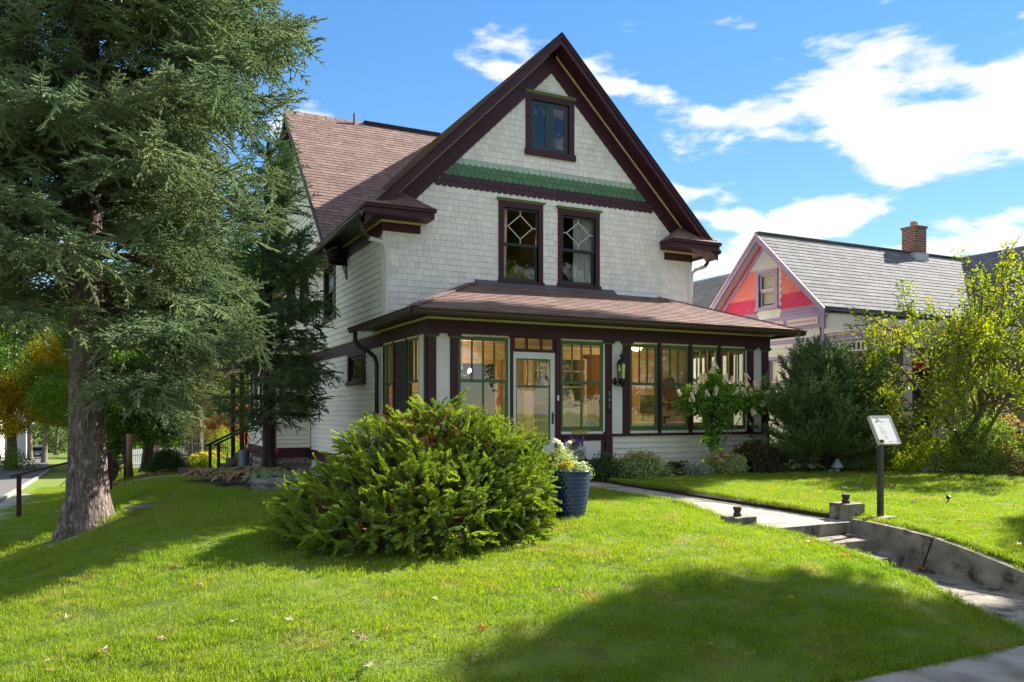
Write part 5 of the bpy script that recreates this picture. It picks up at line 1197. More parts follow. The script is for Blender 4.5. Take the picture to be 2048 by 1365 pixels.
# fish scale rows in the gable
m = {0: MB(), 1: MB(), 2: MB(), 3: MB()}; pts = [(-.5,.13),(-.5,.04),(-.3,.006),(0,0),(.3,.006),(.5,.04),(.5,.13)]
z = 2.72; i = 0
while z < 5.02:
    hw = (nzr - .22 - z - .08)/nsl; c = 0 if z < 2.83 else 1 if z < 3.28 else 2 if z < 4.12 else 3
    y = nyr - hw + (.06 if i % 2 else 0)
    while y < nyr + hw - .1:
        if not (17.33 < y+.055 < 18.27 and z < 4.13):
            v = [(NXW-.003, y+.055+px*.105, z+pz) for px, pz in pts] + [(NXW-.006-(.014 if pz < .1 else 0), y+.055+px*.105, z+pz) for px, pz in pts]; n = len(pts)
            m[c].add(v, [tuple(range(n, 2*n))] + [(q, (q+1) % n, n+(q+1) % n, n+q) for q in range(n)])
        y += .11
    z += .105; i += 1
for c, mt_ in ((0, LAV), (1, MAG), (2, PINK), (3, GREYS)): m[c].build('scalloped_shingles', mt_, NH, kind='stuff')
m = MB(); m.box(NXW-.03, NXW-.002, 15.75, 20.2, 2.30, 2.72).build('frieze_board', LAV, NH)
m = MB().box(NXW-.03, NXW-.002, 15.8, 20.2, 1.95, 2.06).build('belt_board', LAV, NH)
for y0, y1 in ((15.95, 17.05), (17.2, 18.25), (18.4, 19.9)):
    pb = MB().box(NXW-.05, NXW-.031, y0, y1, 2.40, 2.60).build('dotted_panel', PPK, NH); m = MB(); y = y0+.07
    while y < y1-.04: m.box(NXW-.056, NXW-.051, y, y+.04, 2.48, 2.52); y += .095
    m.build('dots', mat('dot_plum', (.25, .12, .16), .6), pb, kind='stuff')
MB().box(NXW-.04, NXW+.05, 15.74, 15.84, -1.3, 2.75).build('corner_board', LAV, NH)
for s in (-1, 1):
    def Q(d, x, off): return (x, nyr+s*d, nzr - d*nsl - off)
    for nm, x0_, x1_, a0, a1, o0, o1, mt_ in (('rake_fascia', nx0-.02, nx0+.03, 0, 2.52, .02, .22, LAV), ('rake_crown', nx0-.05, nx0-.021, 0, 2.55, -.01, .05, LILAC), ('rake_soffit', nx0+.031, NXW-.03, 0, 2.5, .17, .20, GREYS), ('rake_bead', NXW-.06, NXW-.036, 0, 2.3, .22, .29, MAG), ('rake_frieze', NXW-.035, NXW-.002, 0, 2.3, .20, .44, LAV)):
        p = [Q(a0, x0_, o1), Q(a0, x1_, o1), Q(a1, x1_, o1), Q(a1, x0_, o1), Q(a0, x0_, o0), Q(a0, x1_, o0), Q(a1, x1_, o0), Q(a1, x0_, o0)]
        MB().hexa(p).build(nm, mt_, NH)
# front wall, eave, porch
m = MB(); wall_holes(m, 'Y', 15.8, [NXW, 26], -1.6, lambda x: 2.78, [(18.3, 19.2, -.2, 1.5), (20.6, 21.6, -1.2, 1.3)], .12, 1); m.build('front_wall', CRM2, NH)
NFm = fmap('Y', 15.8, -1)
clapboards(NH, 'Y', 15.8, NXW+.05, 23.4, -1.2, 2.3, .14, [(18.1, 19.4, -.3, 1.7), (20.5, 21.7, -1.3, 1.4)], mat('sage_board', (.33, .33, .26), .6, rnd=.05), -1)
for h in ((18.3, 19.2, -.2, 1.5), (20.6, 21.6, -1.2, 1.3)):
    w = part('porch_window', NH); casing(w, NFm, h, .12, .12, .08, mtl=MAG, hood=None); room(w, NFm, *h, depth=.8, mg=.02); sash(w, NFm, h[0], h[1], h[2], h[3], -.02, .06, MAG)
MB().box(nx0, 26, nye-.03, nye+.0, nze-.14, nze-.01).build('eave_fascia', mat('dark_fascia', (.05, .05, .055), .5), NH)
nsurf('porch', [(17.15, 13.15, 2.28), (24.5, 13.15, 2.28), (24.5, 15.75, 2.76), (17.15, 15.75, 2.76)], seed=3)
MB().add([(17.2, 13.2, 2.22), (17.2, 15.75, 2.22), (17.2, 15.75, 2.70)], [(0,1,2)]).build('porch_gable_panel', GREYS, NH)
MB().box(17.16, 24.5, 13.14, 13.2, 2.10, 2.24).build('porch_fascia', CRM2, NH); MB().box(17.16, 17.2, 13.201, 15.75, 2.10, 2.24).build('porch_fascia', CRM2, NH)
MB().box(17.21, 24.5, 13.22, 13.3, 2.04, 2.099).build('porch_moulding', PPK, NH); MB().box(17.205, 17.25, 13.301, 15.75, 2.04, 2.099).build('porch_moulding', PPK, NH)
MB().box(17.22, 24.5, 13.24, 13.32, 1.84, 2.039).build('porch_beam', LAV, NH); MB().box(17.22, 17.3, 13.321, 15.75, 1.84, 2.039).build('porch_beam', LAV, NH)
m = MB()
for x in [17.35+.135*k for k in range(52)]: m.box(x, x+.035, 13.26, 13.3, 1.62, 1.80)
for y in [13.4+.135*k for k in range(17)]: m.box(17.24, 17.28, y, y+.035, 1.62, 1.80)
m.box(17.3, 24.5, 13.25, 13.31, 1.80, 1.839); m.box(17.3, 24.5, 13.25, 13.31, 1.58, 1.62); m.box(17.23, 17.29, 13.32, 15.7, 1.80, 1.839); m.box(17.23, 17.29, 13.32, 15.7, 1.58, 1.62)
m.build('spindle_frieze', TRIMW, NH, kind='stuff')
for x, y in ((17.27, 13.28), (19.6, 13.28), (22.0, 13.28), (24.3, 13.28), (17.27, 15.6)):
    MB().box(x-.07, x+.07, y-.07, y+.07, -.35, 1.579).box(x-.09, x+.09, y-.09, y+.09, -1.25, -.351).build('porch_post', LILAC, NH)
m = MB()
for x in [17.4+.12*k for k in range(57)]: m.box(x, x+.045, 13.26, 13.3, -1.02, -.45)
for y in [13.42+.12*k for k in range(18)]: m.box(17.25, 17.29, y, y+.045, -1.02, -.45)
m.box(17.35, 24.3, 13.24, 13.32, -.45, -.40).box(17.35, 24.3, 13.25, 13.31, -1.07, -1.02).box(17.23, 17.31, 13.35, 15.7, -.45, -.40).build('balustrade', mat('grey_lilac_rail', (.45, .42, .46), .5), NH, kind='stuff')
MB().box(17.2, 24.5, 13.2, 15.79, -1.6, -1.1).build('porch_floor', LAV, NH); MB().box(17.2, 24.5, 13.33, 15.78, 1.9, 1.93).build('porch_ceiling', GREYS, NH)
# cross wing on the right with a bluish shaded slope
nsurf('wing', [(23.0, 23.0, 2.2), (23.0, 11.2, 2.2), (26.2, 11.2, 5.32), (26.2, 23.0, 5.32)], seed=5)
roof_slab('wing_roof', [(26.2, 11.2, 5.32), (29.4, 11.2, 2.2), (29.4, 23, 2.2), (26.2, 23, 5.32)], .06, NROOF, NH)
MB().box(23.5, 28.9, 11.6, 22.6, -1.6, 2.3).add([(23.5, 11.6, 2.3), (28.9, 11.6, 2.3), (26.2, 11.6, 5.0)], [(0,1,2)]).build('wing_wall', CRM2, NH)
nsurf('back', [(17.1, 25.0, 2.6), (17.1, 20.4, 2.6), (20, 20.4, 5.0), (20, 25, 5.0)], seed=6)
MB().box(17.5, 26, 20.3, 25, -1.6, 2.6).build('rear_wall', CRM2, NH)
BRK = mat('chimney_brick', (.24, .085, .055), .9)
t_ = BRK.node_tree; bt = t_.nodes.new('ShaderNodeTexBrick'); tx = t_.nodes.new('ShaderNodeTexCoord'); mp_ = t_.nodes.new('ShaderNodeMapping'); mp_.inputs['Rotation'].default_value = (R(90), 0, 0)
cx_ = t_.nodes.new('ShaderNodeSeparateXYZ'); t_.links.new(tx.outputs['Object'], cx_.inputs[0]); a_ = t_.nodes.new('ShaderNodeMath'); t_.links.new(cx_.outputs[0], a_.inputs[0]); t_.links.new(cx_.outputs[1], a_.inputs[1])
cb_ = t_.nodes.new('ShaderNodeCombineXYZ'); t_.links.new(a_.outputs[0], cb_.inputs[0]); t_.links.new(cx_.outputs[2], cb_.inputs[1]); t_.links.new(cb_.outputs[0], bt.inputs['Vector'])
bt.inputs['Scale'].default_value = 1; bt.inputs['Brick Width'].default_value = .21; bt.inputs['Row Height'].default_value = .078; bt.inputs['Mortar Size'].default_value = .009
bt.inputs['Color1'].default_value = (.26, .09, .055, 1); bt.inputs['Color2'].default_value = (.15, .05, .035, 1); bt.inputs['Mortar'].default_value = (.42, .38, .34, 1)
t_.links.new(bt.outputs[0], t_.nodes['Principled BSDF'].inputs['Base Color']); bb_ = t_.nodes.new('ShaderNodeBump'); bb_.inputs['Distance'].default_value = .01; bb_.invert = True; t_.links.new(bt.outputs['Fac'], bb_.inputs['Height']); t_.links.new(bb_.outputs[0], t_.nodes['Principled BSDF'].inputs['Normal'])
ch = part('chimney', NH)
MB().box(23.45, 23.97, 17.74, 18.26, 4.8, 6.02).build('brick_stack', BRK, ch); MB().box(23.42, 24.0, 17.71, 18.29, 6.021, 6.09).build('brick_cap', BRK, ch)
MB().lathe([(.11, 0), (.12, .16), (.10, .18), (.09, .0)], (23.71, 18.0, 6.09), 12).build('clay_pot', mat('clay_pot', (.40, .20, .13), .8), ch)
MB().box(23.40, 24.02, 17.69, 18.31, 4.85, 5.18).build('flashing', mat('galvanised', (.5, .5, .52), .5), ch)

# ------------------------------------------------------------------ lawn grass
GR = leafmat('grass_blades', (.165, .26, .022), (.235, .30, .032), tr=.45, rnd=.30, rough=.5, c3=(.29, .27, .07))
DRYG = leafmat('dry_grass_blade', (.33, .27, .11), (.25, .22, .09), tr=.3, rnd=.2)
def grass_src(name, seed, n, rad, h, w):
    rg = random.Random(seed); tm = TM()
    for i in range(n):
        a = rg.uniform(0, 6.28); r = rad*math.sqrt(rg.random()); p = Vector((r*math.cos(a), r*math.sin(a), -.008)); hh = h*rg.uniform(.55, 1.15); b = rg.uniform(0, 6.28)
        lean = Vector((math.cos(b), math.sin(b), 0))*hh*rg.uniform(.1, .75); x = Vector((-math.sin(b+rg.uniform(-1, 1)), math.cos(b), 0)).normalized()*w*.5
        m_ = p + lean*.35 + Vector((0, 0, hh*.62)); tip = p + lean + Vector((0, 0, hh*rg.uniform(.8, 1.0))); mi = 1 if rg.random() < .035 else 0
        tm.quad(p-x, p+x, m_+x*.8, m_-x*.8, mi); tm.tri(m_-x*.8, m_+x*.8, tip, mi)
    return tm.src(name, [GR, DRYG])
gs = [grass_src('grass_tuft', i, 210, .20, .039, .0037) for i in range(3)] + [grass_src('edge_grass_tuft', 9, 60, .07, .085, .005)]
def in_bed(x, y):
    if x > 8.75 and y > 13.25 - max(0, (x-14.6))*1.0: return True
    if x > 16.5 and y > 10.9: return True
    if 5.2 < x < 14.3 and y > 14.0 and x < 7.2: return True
    if x > 5.2 and y > 14.3: return True
    if ((x-3.3)/1.75)**2 + ((y-17.4)/3.9)**2 < 1 or (3.2 < x and 13.6 < y < 14.4): return True
    if y > 25.4 or x > 22: return True
    return False
def on_path(x, y): return (PX0-.03 < x < PX1+.19 and y < 13.8)
rg = random.Random(77); pts = []
def addg(x0, x1, y0, y1, dens, sc):
    n = int((x1-x0)*(y1-y0)*dens)
    for i in range(n):
        x, y = rg.uniform(x0, x1), rg.uniform(y0, y1)
        if on_path(x, y) or in_bed(x, y): continue
        zc = SA*x + CA*y
        if zc < 2: continue
        px = 1024 + 1620*(CA*x-SA*y)/zc
        if px < -350 or px > 2400: continue
        if ((x+.42)**2 + (y-13.6)**2) < .25: continue
        pts.append(((x, y, g(x, y)+.002), (rg.uniform(-.15, .15), rg.uniform(-.15, .15), rg.uniform(0, 6.28)), sc*rg.uniform(.85, 1.12)*(1+.08*math.sin(x*1.7+y*2.3)), rg.randrange(3)))
addg(-4, 12, 4.32, 6.6, 85, 1.0); addg(-4, 12, 6.6, 9.5, 62, 1.0); addg(-3, 16, 9.5, 13.3, 42, 1.1); addg(-2.4, 5.3, 13.3, 25.4, 22, 1.3); addg(12, 18, 4.3, 9.5, 24, 1.1)
for i in range(2600):
    x, y = rg.uniform(-2.6, 5.5), rg.uniform(25.8, 42)
    if x > 3.6 and y > 28: continue
    if -1.3 < x < 3.2 and y < 33 and rg.random() < .85: continue
    pts.append(((x, y, g(x, y)), (0, 0, rg.uniform(0, 6.28)), rg.uniform(1.4, 2.2), rg.randrange(3)))
for x, y0, y1 in ((PX0-.045, 4.3, 13.6), (PX1+.20, 4.3, 7.3), (PX1+.03, 7.95, 13.2)):      # longer blades hang over the edges
    y = y0
    while y < y1: pts.append(((x+rg.uniform(-.03, .02), y, g(x, y)+.0), (rg.uniform(-.5, .5), rg.uniform(-.4, .4), rg.uniform(0, 6.28)), rg.uniform(.7, 1.1), 3)); y += .045
x = -4
while x < 20:
    if not PX0-.05 < x < PX1+.2: pts.append(((x, 4.29+rg.uniform(-.03, .03), g(x, 4.3)), (rg.uniform(-.3, .5), 0, rg.uniform(0, 6.28)), rg.uniform(.7, 1.1), 3))
    x += .05
scatter('lawn_grass', pts, gs, kind='stuff', label='bright green mown lawn grass covering the bank')
MB().hexa([(PX1+.01, 7.9, -1.6), (PX1+.15, 7.9, -1.6), (PX1+.15, 13.4, -1.6), (PX1+.01, 13.4, -1.6), (PX1+.012, 7.9, -1.37), (PX1+.15, 7.9, -1.33), (PX1+.15, 13.4, -1.33), (PX1+.012, 13.4, -1.37)]).build('lawn_edge_soil', SOIL, kind='structure')
def bedsheet(name, poly, mtl, dz=.012):
    xs_, ys_ = [p[0] for p in poly], [p[1] for p in poly]; m = MB()
    def ins(x, y):
        c = False
        for (a, b), (c2, d) in zip(poly, poly[1:]+poly[:1]):
            if (b > y) != (d > y) and x < (c2-a)*(y-b)/(d-b)+a: c = not c
        return c
    x = min(xs_)
    while x < max(xs_):
        y = min(ys_)
        while y < max(ys_):
            if ins(x+.1, y+.1): q = [(x, y), (x+.2, y), (x+.2, y+.2), (x, y+.2)]; m.add([(a, b, g(a, b)+dz+.015*math.sin(a*9)*math.sin(b*8)) for a, b in q], [(0,1,2,3)])
            y += .2
        x += .2
    m.build(name, mtl, kind='structure')
bedsheet('front_bed_soil', [(8.8, 13.3), (14.6, 13.3), (17.2, 10.6), (23, 10.6), (23, 14.4), (8.8, 14.55)], SOIL)
bedsheet('side_bed_soil', [(1.3, 20.0), (1.6, 16), (2.3, 13.9), (3.8, 13.3), (5.4, 13.6), (5.45, 24.7), (4.2, 24.8), (2.2, 21.8)], SOIL)
bedsheet('mulch_bed', [(-1.4, 25.8), (3.4, 25.8), (4.2, 29), (3, 33), (-1, 33)], MULCH)
# ------------------------------------------------------------------ the juniper
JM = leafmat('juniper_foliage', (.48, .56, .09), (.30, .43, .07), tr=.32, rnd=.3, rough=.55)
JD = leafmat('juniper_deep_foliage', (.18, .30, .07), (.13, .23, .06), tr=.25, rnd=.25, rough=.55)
JO = leafmat('dead_juniper_sprig', (.42, .17, .05), (.30, .13, .05), tr=.2, rnd=.25)
js = [conifer_src('juniper_plume', 100+i, [JM, TWIG], L=.20, ns=7, side=.075, nl=.011, nw=.0065, step=.0075, per=3, ang=36, droop=-.1+.25*i, sub=True, flat=.3, core=.008) for i in range(3)]
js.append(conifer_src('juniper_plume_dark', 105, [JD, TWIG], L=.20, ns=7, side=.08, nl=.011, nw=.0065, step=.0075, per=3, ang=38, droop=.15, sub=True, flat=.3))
js.append(conifer_src('juniper_plume_dead', 106, [JO, TWIG], L=.22, ns=7, side=.08, nl=.010, nw=.0045, step=.010, per=2, ang=40, droop=.1, sub=True, flat=.3))
rg = random.Random(8)
def gz(x, y): return g(x, y)
JB = [((3.75, 8.15), (.66, .85), 1.12), ((3.4, 8.6), (.80, .9), 1.30), ((2.85, 8.55), (.85, 1.0), 1.16), ((2.35, 8.6), (.72, .9), .74), ((2.0, 8.5), (.52, .75), .48), ((3.0, 7.75), (.9, .75), .80), ((4.02, 8.3), (.45, .6), .88), ((3.65, 7.7), (.55, .5), .68), ((2.4, 7.9), (.7, .65), .50)]
jt = thing('juniper_bush', (3.2, 8.4, g(3.2, 8.4)), 'broad sprawling bright green juniper with a few orange dead sprigs on the front lawn', 'bush')
pts = []; lm = MB()
for bi, ((cx, cy), (rx, ry), rz) in enumerate(JB):
    z0 = gz(cx, cy); N_ = int(1250*(rx*ry+rx*rz+ry*rz)/2.6)
    for i in range(N_):
        d = rv(rg).normalized(); 
        if d.z < -.12: d.z = -d.z
        lay = rg.choice((1.0, .97, .9, .78, .62)); lump = 1 + .10*math.sin(d.x*6+bi)*math.sin(d.y*7+bi*2) + .06*math.sin(d.z*11+d.x*9)
        p = Vector((cx + d.x*rx*lay*lump, cy + d.y*ry*lay*lump, z0 + .04 + d.z*rz*lay*lump))
        ins = False
        for bj, ((ax, ay), (bx, by_), bz) in enumerate(JB):
            if bj != bi and ((p.x-ax)/bx)**2 + ((p.y-ay)/by_)**2 + ((p.z-gz(ax, ay))/bz)**2 < .62: ins = True; break
        if ins: continue
        nrm = Vector((d.x/rx, d.y/ry, d.z/rz)).normalized(); out_ = Vector((p.x-3.3, p.y-8.6, 0)); 
        if out_.length > 0: out_.normalize()
        dd = (nrm*.65 + out_*.45 + Vector((0, 0, .28 if nrm.z > .25 else -.12)) + rv(rg, .28)).normalized()
        orange = (p - Vector((2.95, 8.0, .0))).length < .42 or (p - Vector((3.7, 7.5, -.35))).length < .12 or (p - Vector((2.0, 8.0, -1.0))).length < .2 or (p - Vector((4.6, 7.7, -.8))).length < .15
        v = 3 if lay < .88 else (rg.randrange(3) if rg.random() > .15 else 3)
        if (orange and rg.random() < .5) or rg.random() < .025: v = 4
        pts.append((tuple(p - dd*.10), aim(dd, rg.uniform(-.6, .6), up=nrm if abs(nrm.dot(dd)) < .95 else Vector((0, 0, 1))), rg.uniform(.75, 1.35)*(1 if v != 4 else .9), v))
    for k in range(5):
        d = rv(rg).normalized(); d.z = abs(d.z); lm.tube([(3.2, 8.4, gz(3.2, 8.4)), (cx, cy, z0+.1*rz), (cx+d.x*rx*.8, cy+d.y*ry*.8, z0+d.z*rz*.8)], [.04, .025, .008], 5, cap=False)
for k in range(46):           # long arching leaders that break the outline
    (cx, cy), (rx, ry), rz = rg.choice(JB); a = rg.uniform(0, 6.28); e = rg.uniform(.1, 1.2); d = Vector((math.cos(a)*math.cos(e), math.sin(a)*math.cos(e), math.sin(e)))
    p = Vector((cx+d.x*rx*.9, cy+d.y*ry*.9, gz(cx, cy)+d.z*rz*.95)); dd = (d + Vector((0, 0, .35))).normalized()
    for q in range(3): pts.append((tuple(p + dd*.11*q), aim((dd + rv(rg, .15)).normalized(), rg.uniform(-1, 1)), 1.0-.2*q, rg.randrange(3)))
lm.build('branches', TWIG, jt, kind='stuff'); scatter('foliage', pts, js, jt, kind='stuff')

# ------------------------------------------------------------------ dark spruce shrub at the right corner of the porch
s_bris = [conifer_src('bristly_spruce_shoot', 200+i, [leafmat('bristly_dark_needles', (.23, .32, .12), (.15, .24, .09), .15), TWIG], L=.36, ns=3, side=.18, nl=.026, nw=.009, step=.0085, per=4, ang=38, droop=-.1-.1*i, curl=.1, core=.02) for i in range(3)]
t = thing('dwarf_spruce', (14.35, 13.1, g(14.35, 13.1)), 'bushy dark green spruce with upright shoots at the right corner of the porch', 'spruce shrub')
b = Vector((14.35, 13.1, g(14.35, 13.1)-.05)); rg = random.Random(31); pts = []; lm = MB()
trunk_mesh(b, b+Vector((0, 0, 2.6)), .09, .02, n=10, seg=10, bend=.03).build('trunk', BARKD, t, smooth=True)
for i in range(250):
    z = rg.uniform(.1, 2.45); f = z/2.7; az = rg.uniform(0, 6.28); L_ = (1.62*(1-f**1.7)+.12)*rg.uniform(.7, 1.08)*min(1, .72+z*.5); hd = Vector((math.cos(az), math.sin(az), 0)); rise = .15+.9*f*rg.uniform(.7, 1.2)
    def P(u): return b + Vector((0, 0, z)) + hd*L_*u + Vector((0, 0, L_*rise*u*u*.9 + .04*u))
    lm.tube([P(0), P(.5), P(1)], [.022, .014, .006], 4, cap=False); u = .25
    while u < 1.01:
        fw = (P(u+.05)-P(u-.05)).normalized(); sd_ = Vector((-hd.y, hd.x, 0))
        for s in (-1, 0, 1):
            d = (fw + sd_*s*.7 + Vector((0, 0, .35)) + rv(rg, .22)).normalized(); pts.append((tuple(P(u)), aim(d, rg.uniform(-2, 2)), rg.uniform(.7, 1.15), rg.randrange(3)))
        u += .21/L_
for i in range(9):
    a = rg.uniform(0, 6.28); r = rg.uniform(.05, .5); pts.append(((b.x+r*math.cos(a), b.y+r*math.sin(a), b.z+rg.uniform(2.2, 2.75)-r*.5), aim(Vector((.12*math.cos(a), .12*math.sin(a), 1))), rg.uniform(.7, 1.0), 0))
lm.build('branches', TWIG, t, kind='stuff'); scatter('crown', pts, s_bris, t, kind='stuff')

# ------------------------------------------------------------------ hydrangea, magnolia and bed plants
hl = [leaf_src('hydrangea_leaf_cluster', 300+i, [leafmat('hydrangea_leaves', (.17, .30, .04), (.11, .21, .03), .45), TWIG], n=18, rad=.15, L=.115, W=.065) for i in range(3)]
def floret_src(name, seed, m_, n=70, L=.16, r=.06):
    rg = random.Random(seed); tm = TM()
    for i in range(n):
        t = rg.random(); rr = r*(1-t*.75); a = rg.uniform(0, 6.28); p = Vector((rr*math.cos(a), rr*math.sin(a), L*t)); nn = (p*Vector((1, 1, 0)) + Vector((0, 0, .03)) + rv(rg, .02)).normalized()
        x = nn.cross(Vector((0, 0, 1))).normalized()*.019; y = nn.cross(x.normalized())*.019; tm.quad(p-x, p+y, p+x, p-y)
    return tm.src(name, [m_])
HF = leafmat('hydrangea_petals', (.84, .78, .64), (.76, .58, .48), .4, rnd=.12)
hf = [floret_src('hydrangea_panicle', 310+i, HF) for i in range(3)]
t = thing('hydrangea_tree', (11.65, 13.75, g(11.6, 13.7)), 'small multi stemmed hydrangea tree with cream pink flower heads before the porch windows', 'hydrangea'); b = Vector((11.65, 13.75, g(11.6, 13.7)))
rg = random.Random(5); m = MB(); pts = []; fp_ = []
for pth, r in (([(0,0,0), (-.02,0,.5), (.0,0,1.0), (-.3,0,1.45), (-.42,0,1.8)], .028), ([(.05,0,0), (.22,0,.45), (.5,.05,.95), (.68,.0,1.5)], .024), ([(.05,0,0), (.06,.05,.5), (-.1,.1,1.0), (.12,.1,1.6)], .018), ([(.36,0,.7), (.62,0,.98), (.95,0,1.4)], .014)):
    m.tube([b+Vector(p) for p in pth], [r*(1-.18*i) for i in range(len(pth))], 7)
m.build('stem', mat('grey_stem', (.20, .155, .12), .9), t, kind='stuff')
for c, r, n in (((-.45, 0, 1.58), (.50, .38, .28), 32), ((.1, 0, 1.48), (.5, .42, .30), 30), ((.65, 0, 1.6), (.5, .38, .3), 30), ((.0, 0, 1.1), (.3, .3, .25), 12), ((-.05, 0, 1.95), (.25, .25, .2), 10), ((1.1, 0, 1.55), (.32, .28, .25), 14), ((.05, 0, .72), (.12, .12, .2), 5)):
    for i in range(n*2): d = rv(rg).normalized()*rg.uniform(.3, 1); pts.append((tuple(b+Vector((c[0]+d.x*r[0], c[1]+d.y*r[1], c[2]+d.z*r[2]))), (rg.uniform(-.5, .5), rg.uniform(-.5, .5), rg.uniform(0, 6.28)), rg.uniform(.7, 1.1), rg.randrange(3)))
for x, z in ((-.62, 1.98), (-.28, 2.2), (.1, 2.0), (-.1, 1.75), (.55, 1.95), (.75, 2.05), (1.05, 1.92), (1.2, 1.75), (.3, 1.72), (-.8, 1.6), (.9, 1.75), (-.45, 1.7), (1.25, 1.5), (.65, 1.75), (-.18, 2.28), (1.0, 1.3), (-.7, 1.8), (.4, 2.0), (-.4, 2.05), (.85, 1.95), (1.15, 1.95), (-.95, 1.72)):
    fp_.append((tuple(b+Vector((x, rg.uniform(-.40, -.1), z-.05))), (rg.uniform(-.5, .5), rg.uniform(-.4, .6), rg.uniform(0, 6)), rg.uniform(.8, 1.25), rg.randrange(3)))
scatter('foliage', pts, hl, t, kind='stuff'); scatter('flower_heads', fp_, hf, t, kind='stuff')
# magnolia-like tree at the right
ml = [leaf_src('magnolia_leaf_cluster', 320+i, [leafmat('magnolia_leaves', (.28, .31, .03), (.15, .23, .03), .38, c3=(.42, .32, .04)), TWIG], n=15, rad=.17, L=.088, W=.052) for i in range(3)]
t = thing('magnolia_tree', (17.3, 11.7, g(17.3, 11.7)), 'open branched tree with yellow green leaves in front of the lavender house', 'tree'); b = Vector((17.3, 11.7, g(17.3, 11.7)))
rg = random.Random(12); lm = MB(); pts = []
def grow(p, d, L_, r, lev):
    q = p + d*L_*.5 + rv(rg, .03); e = q + (d + rv(rg, .15)).normalized()*L_*.5; lm.tube([p, q, e], [r, r*.8, r*.6], 6 if lev < 2 else 4, cap=False)
    if lev >= 3 or L_ < .22:
        for k in range(2): pts.append((tuple(p.lerp(e, rg.uniform(.3, 1.05)) + rv(rg, .05)), (rg.uniform(-.6, .6), rg.uniform(-.6, .6), rg.uniform(0, 6.28)), rg.uniform(.75, 1.15), rg.randrange(3)))
        return
    for k in range(3 if lev < 2 else 4):
        nd_ = (d*.7 + rv(rg, .42) + Vector((0, 0, .10))).normalized(); grow(p.lerp(e, rg.uniform(.55, 1.0)), nd_, L_*rg.uniform(.62, .8), r*.55, lev+1)
    grow(e, (d + rv(rg, .2)).normalized(), L_*.75, r*.6, lev+1)
for i, (dx, dy, dz, L_) in enumerate(((-.75, -.1, .75, 1.5), (-.35, -.3, 1, 1.7), (.1, .2, 1.1, 1.9), (.55, -.1, .9, 1.7), (-.9, .2, .35, 1.35), (.8, -.4, .5, 1.6), (-.55, -.5, .9, 1.5), (0, -.5, .9, 1.5))):
    grow(b + Vector((0, 0, .35)), Vector((dx, dy, dz)).normalized(), L_, .055, 0)
trunk_mesh(b, b+Vector((0, 0, .5)), .10, .08, n=10, seg=5, bend=.02).build('trunk', BARK, t, smooth=True)
lm.build('branches', mat('brown_branch', (.15, .105, .08), .9), t, kind='stuff'); scatter('crown', pts, ml, t, kind='stuff')
# shrubs and flowers
def srcs3(nm, c, c2, seed, n=34, rad=.13, L=.05, W=.03, tr=.4, extra=None, c3=None):
    mats_ = [leafmat(nm + '_leaf', c, c2, tr, c3=c3), TWIG] + ([extra] if extra else [])
    return [leaf_src(nm + '_cluster', seed+i, mats_, n=n, rad=rad, L=L, W=W, tipm=.12 if extra else None) for i in range(2)]
def dome(name, label, x, y, r, h, srcs, n, seed, cat='shrub', group=None, sc=1.0, flowers=None, up=.0):
    rg = random.Random(seed); z0 = g(x, y); pts = []; t = thing(name, (x, y, z0), label, cat, group)
    m = MB()
    for i in range(7): a = rg.uniform(0, 6.28); m.tube([(x, y, z0-.02), (x+r*.4*math.cos(a), y+r*.4*math.sin(a), z0+h*.5), (x+r*.7*math.cos(a), y+r*.7*math.sin(a), z0+h*.85)], [.012, .008, .004], 4, cap=False)
    m.build('stems', TWIG, t, kind='stuff')
    for i in range(n):
        d = rv(rg).normalized(); d.z = abs(d.z); f = rg.uniform(.45, 1)**.5*(1+.12*math.sin(d.x*8+seed)*math.sin(d.y*7))
        pts.append(((x+d.x*r*f, y+d.y*r*f, z0+.03+d.z*h*f+up*rg.random()), (rg.uniform(-.5, .5), rg.uniform(-.5, .5), rg.uniform(0, 6.28)), sc*rg.uniform(.7, 1.2), rg.randrange(len(srcs))))
    scatter('foliage', pts, srcs, t, kind='stuff')
    if flowers:
        fs_, nf = flowers; pts = []
        for i in range(nf): a = rg.uniform(0, 6.28); q = r*rg.uniform(0, .9); pts.append(((x+q*math.cos(a), y+q*math.sin(a), z0+h*(1.05-.35*(q/r)**2)+up*.8), (rg.uniform(-.4, .4), rg.uniform(-.4, .4), 0), sc*rg.uniform(.7, 1.2), 0))
        scatter('flowers', pts, fs_, t, kind='stuff')
    return t
def blossom(nm, c, seed, n=22, r=.05, L=.03): return [floret_src(nm, seed, leafmat(nm+'_petal', c, tuple(q*.8 for q in c), .3), n, L, r)]
sedf = blossom('sedum_bloom', (.70, .38, .25), 400, 40, .06, .03); yelf = blossom('yellow_bloom', (.66, .46, .05), 401, 40, .05, .03); purf = blossom('purple_bloom', (.18, .10, .38), 402, 26, .03, .14); orf = blossom('orange_bloom', (.75, .30, .06), 403, 22, .05, .03); whf = blossom('white_bloom', (.75, .75, .6), 404, 30, .05, .04)
sed = srcs3('sedum', (.42, .48, .20), (.28, .36, .12), 410, n=40, L=.045, W=.03); dkg = srcs3('dark_shrub', (.09, .17, .05), (.06, .12, .035), 415, n=40, L=.045, W=.028); heu = srcs3('heuchera', (.075, .085, .035), (.09, .05, .03), 420, n=34, L=.06, W=.05)
lam = srcs3('silver_leaf', (.36, .40, .30), (.28, .33, .24), 425, n=26, L=.06, W=.03, tr=.2); yg = srcs3('yellow_green_perennial', (.34, .40, .05), (.22, .31, .04), 430, n=34, L=.06, W=.022); mix = srcs3('loose_garden_foliage', (.26, .33, .08), (.16, .24, .05), 435, n=30, L=.06, W=.03); tan = srcs3('tan_garden_foliage', (.50, .36, .17), (.32, .30, .10), 440, n=30, L=.06, W=.03)
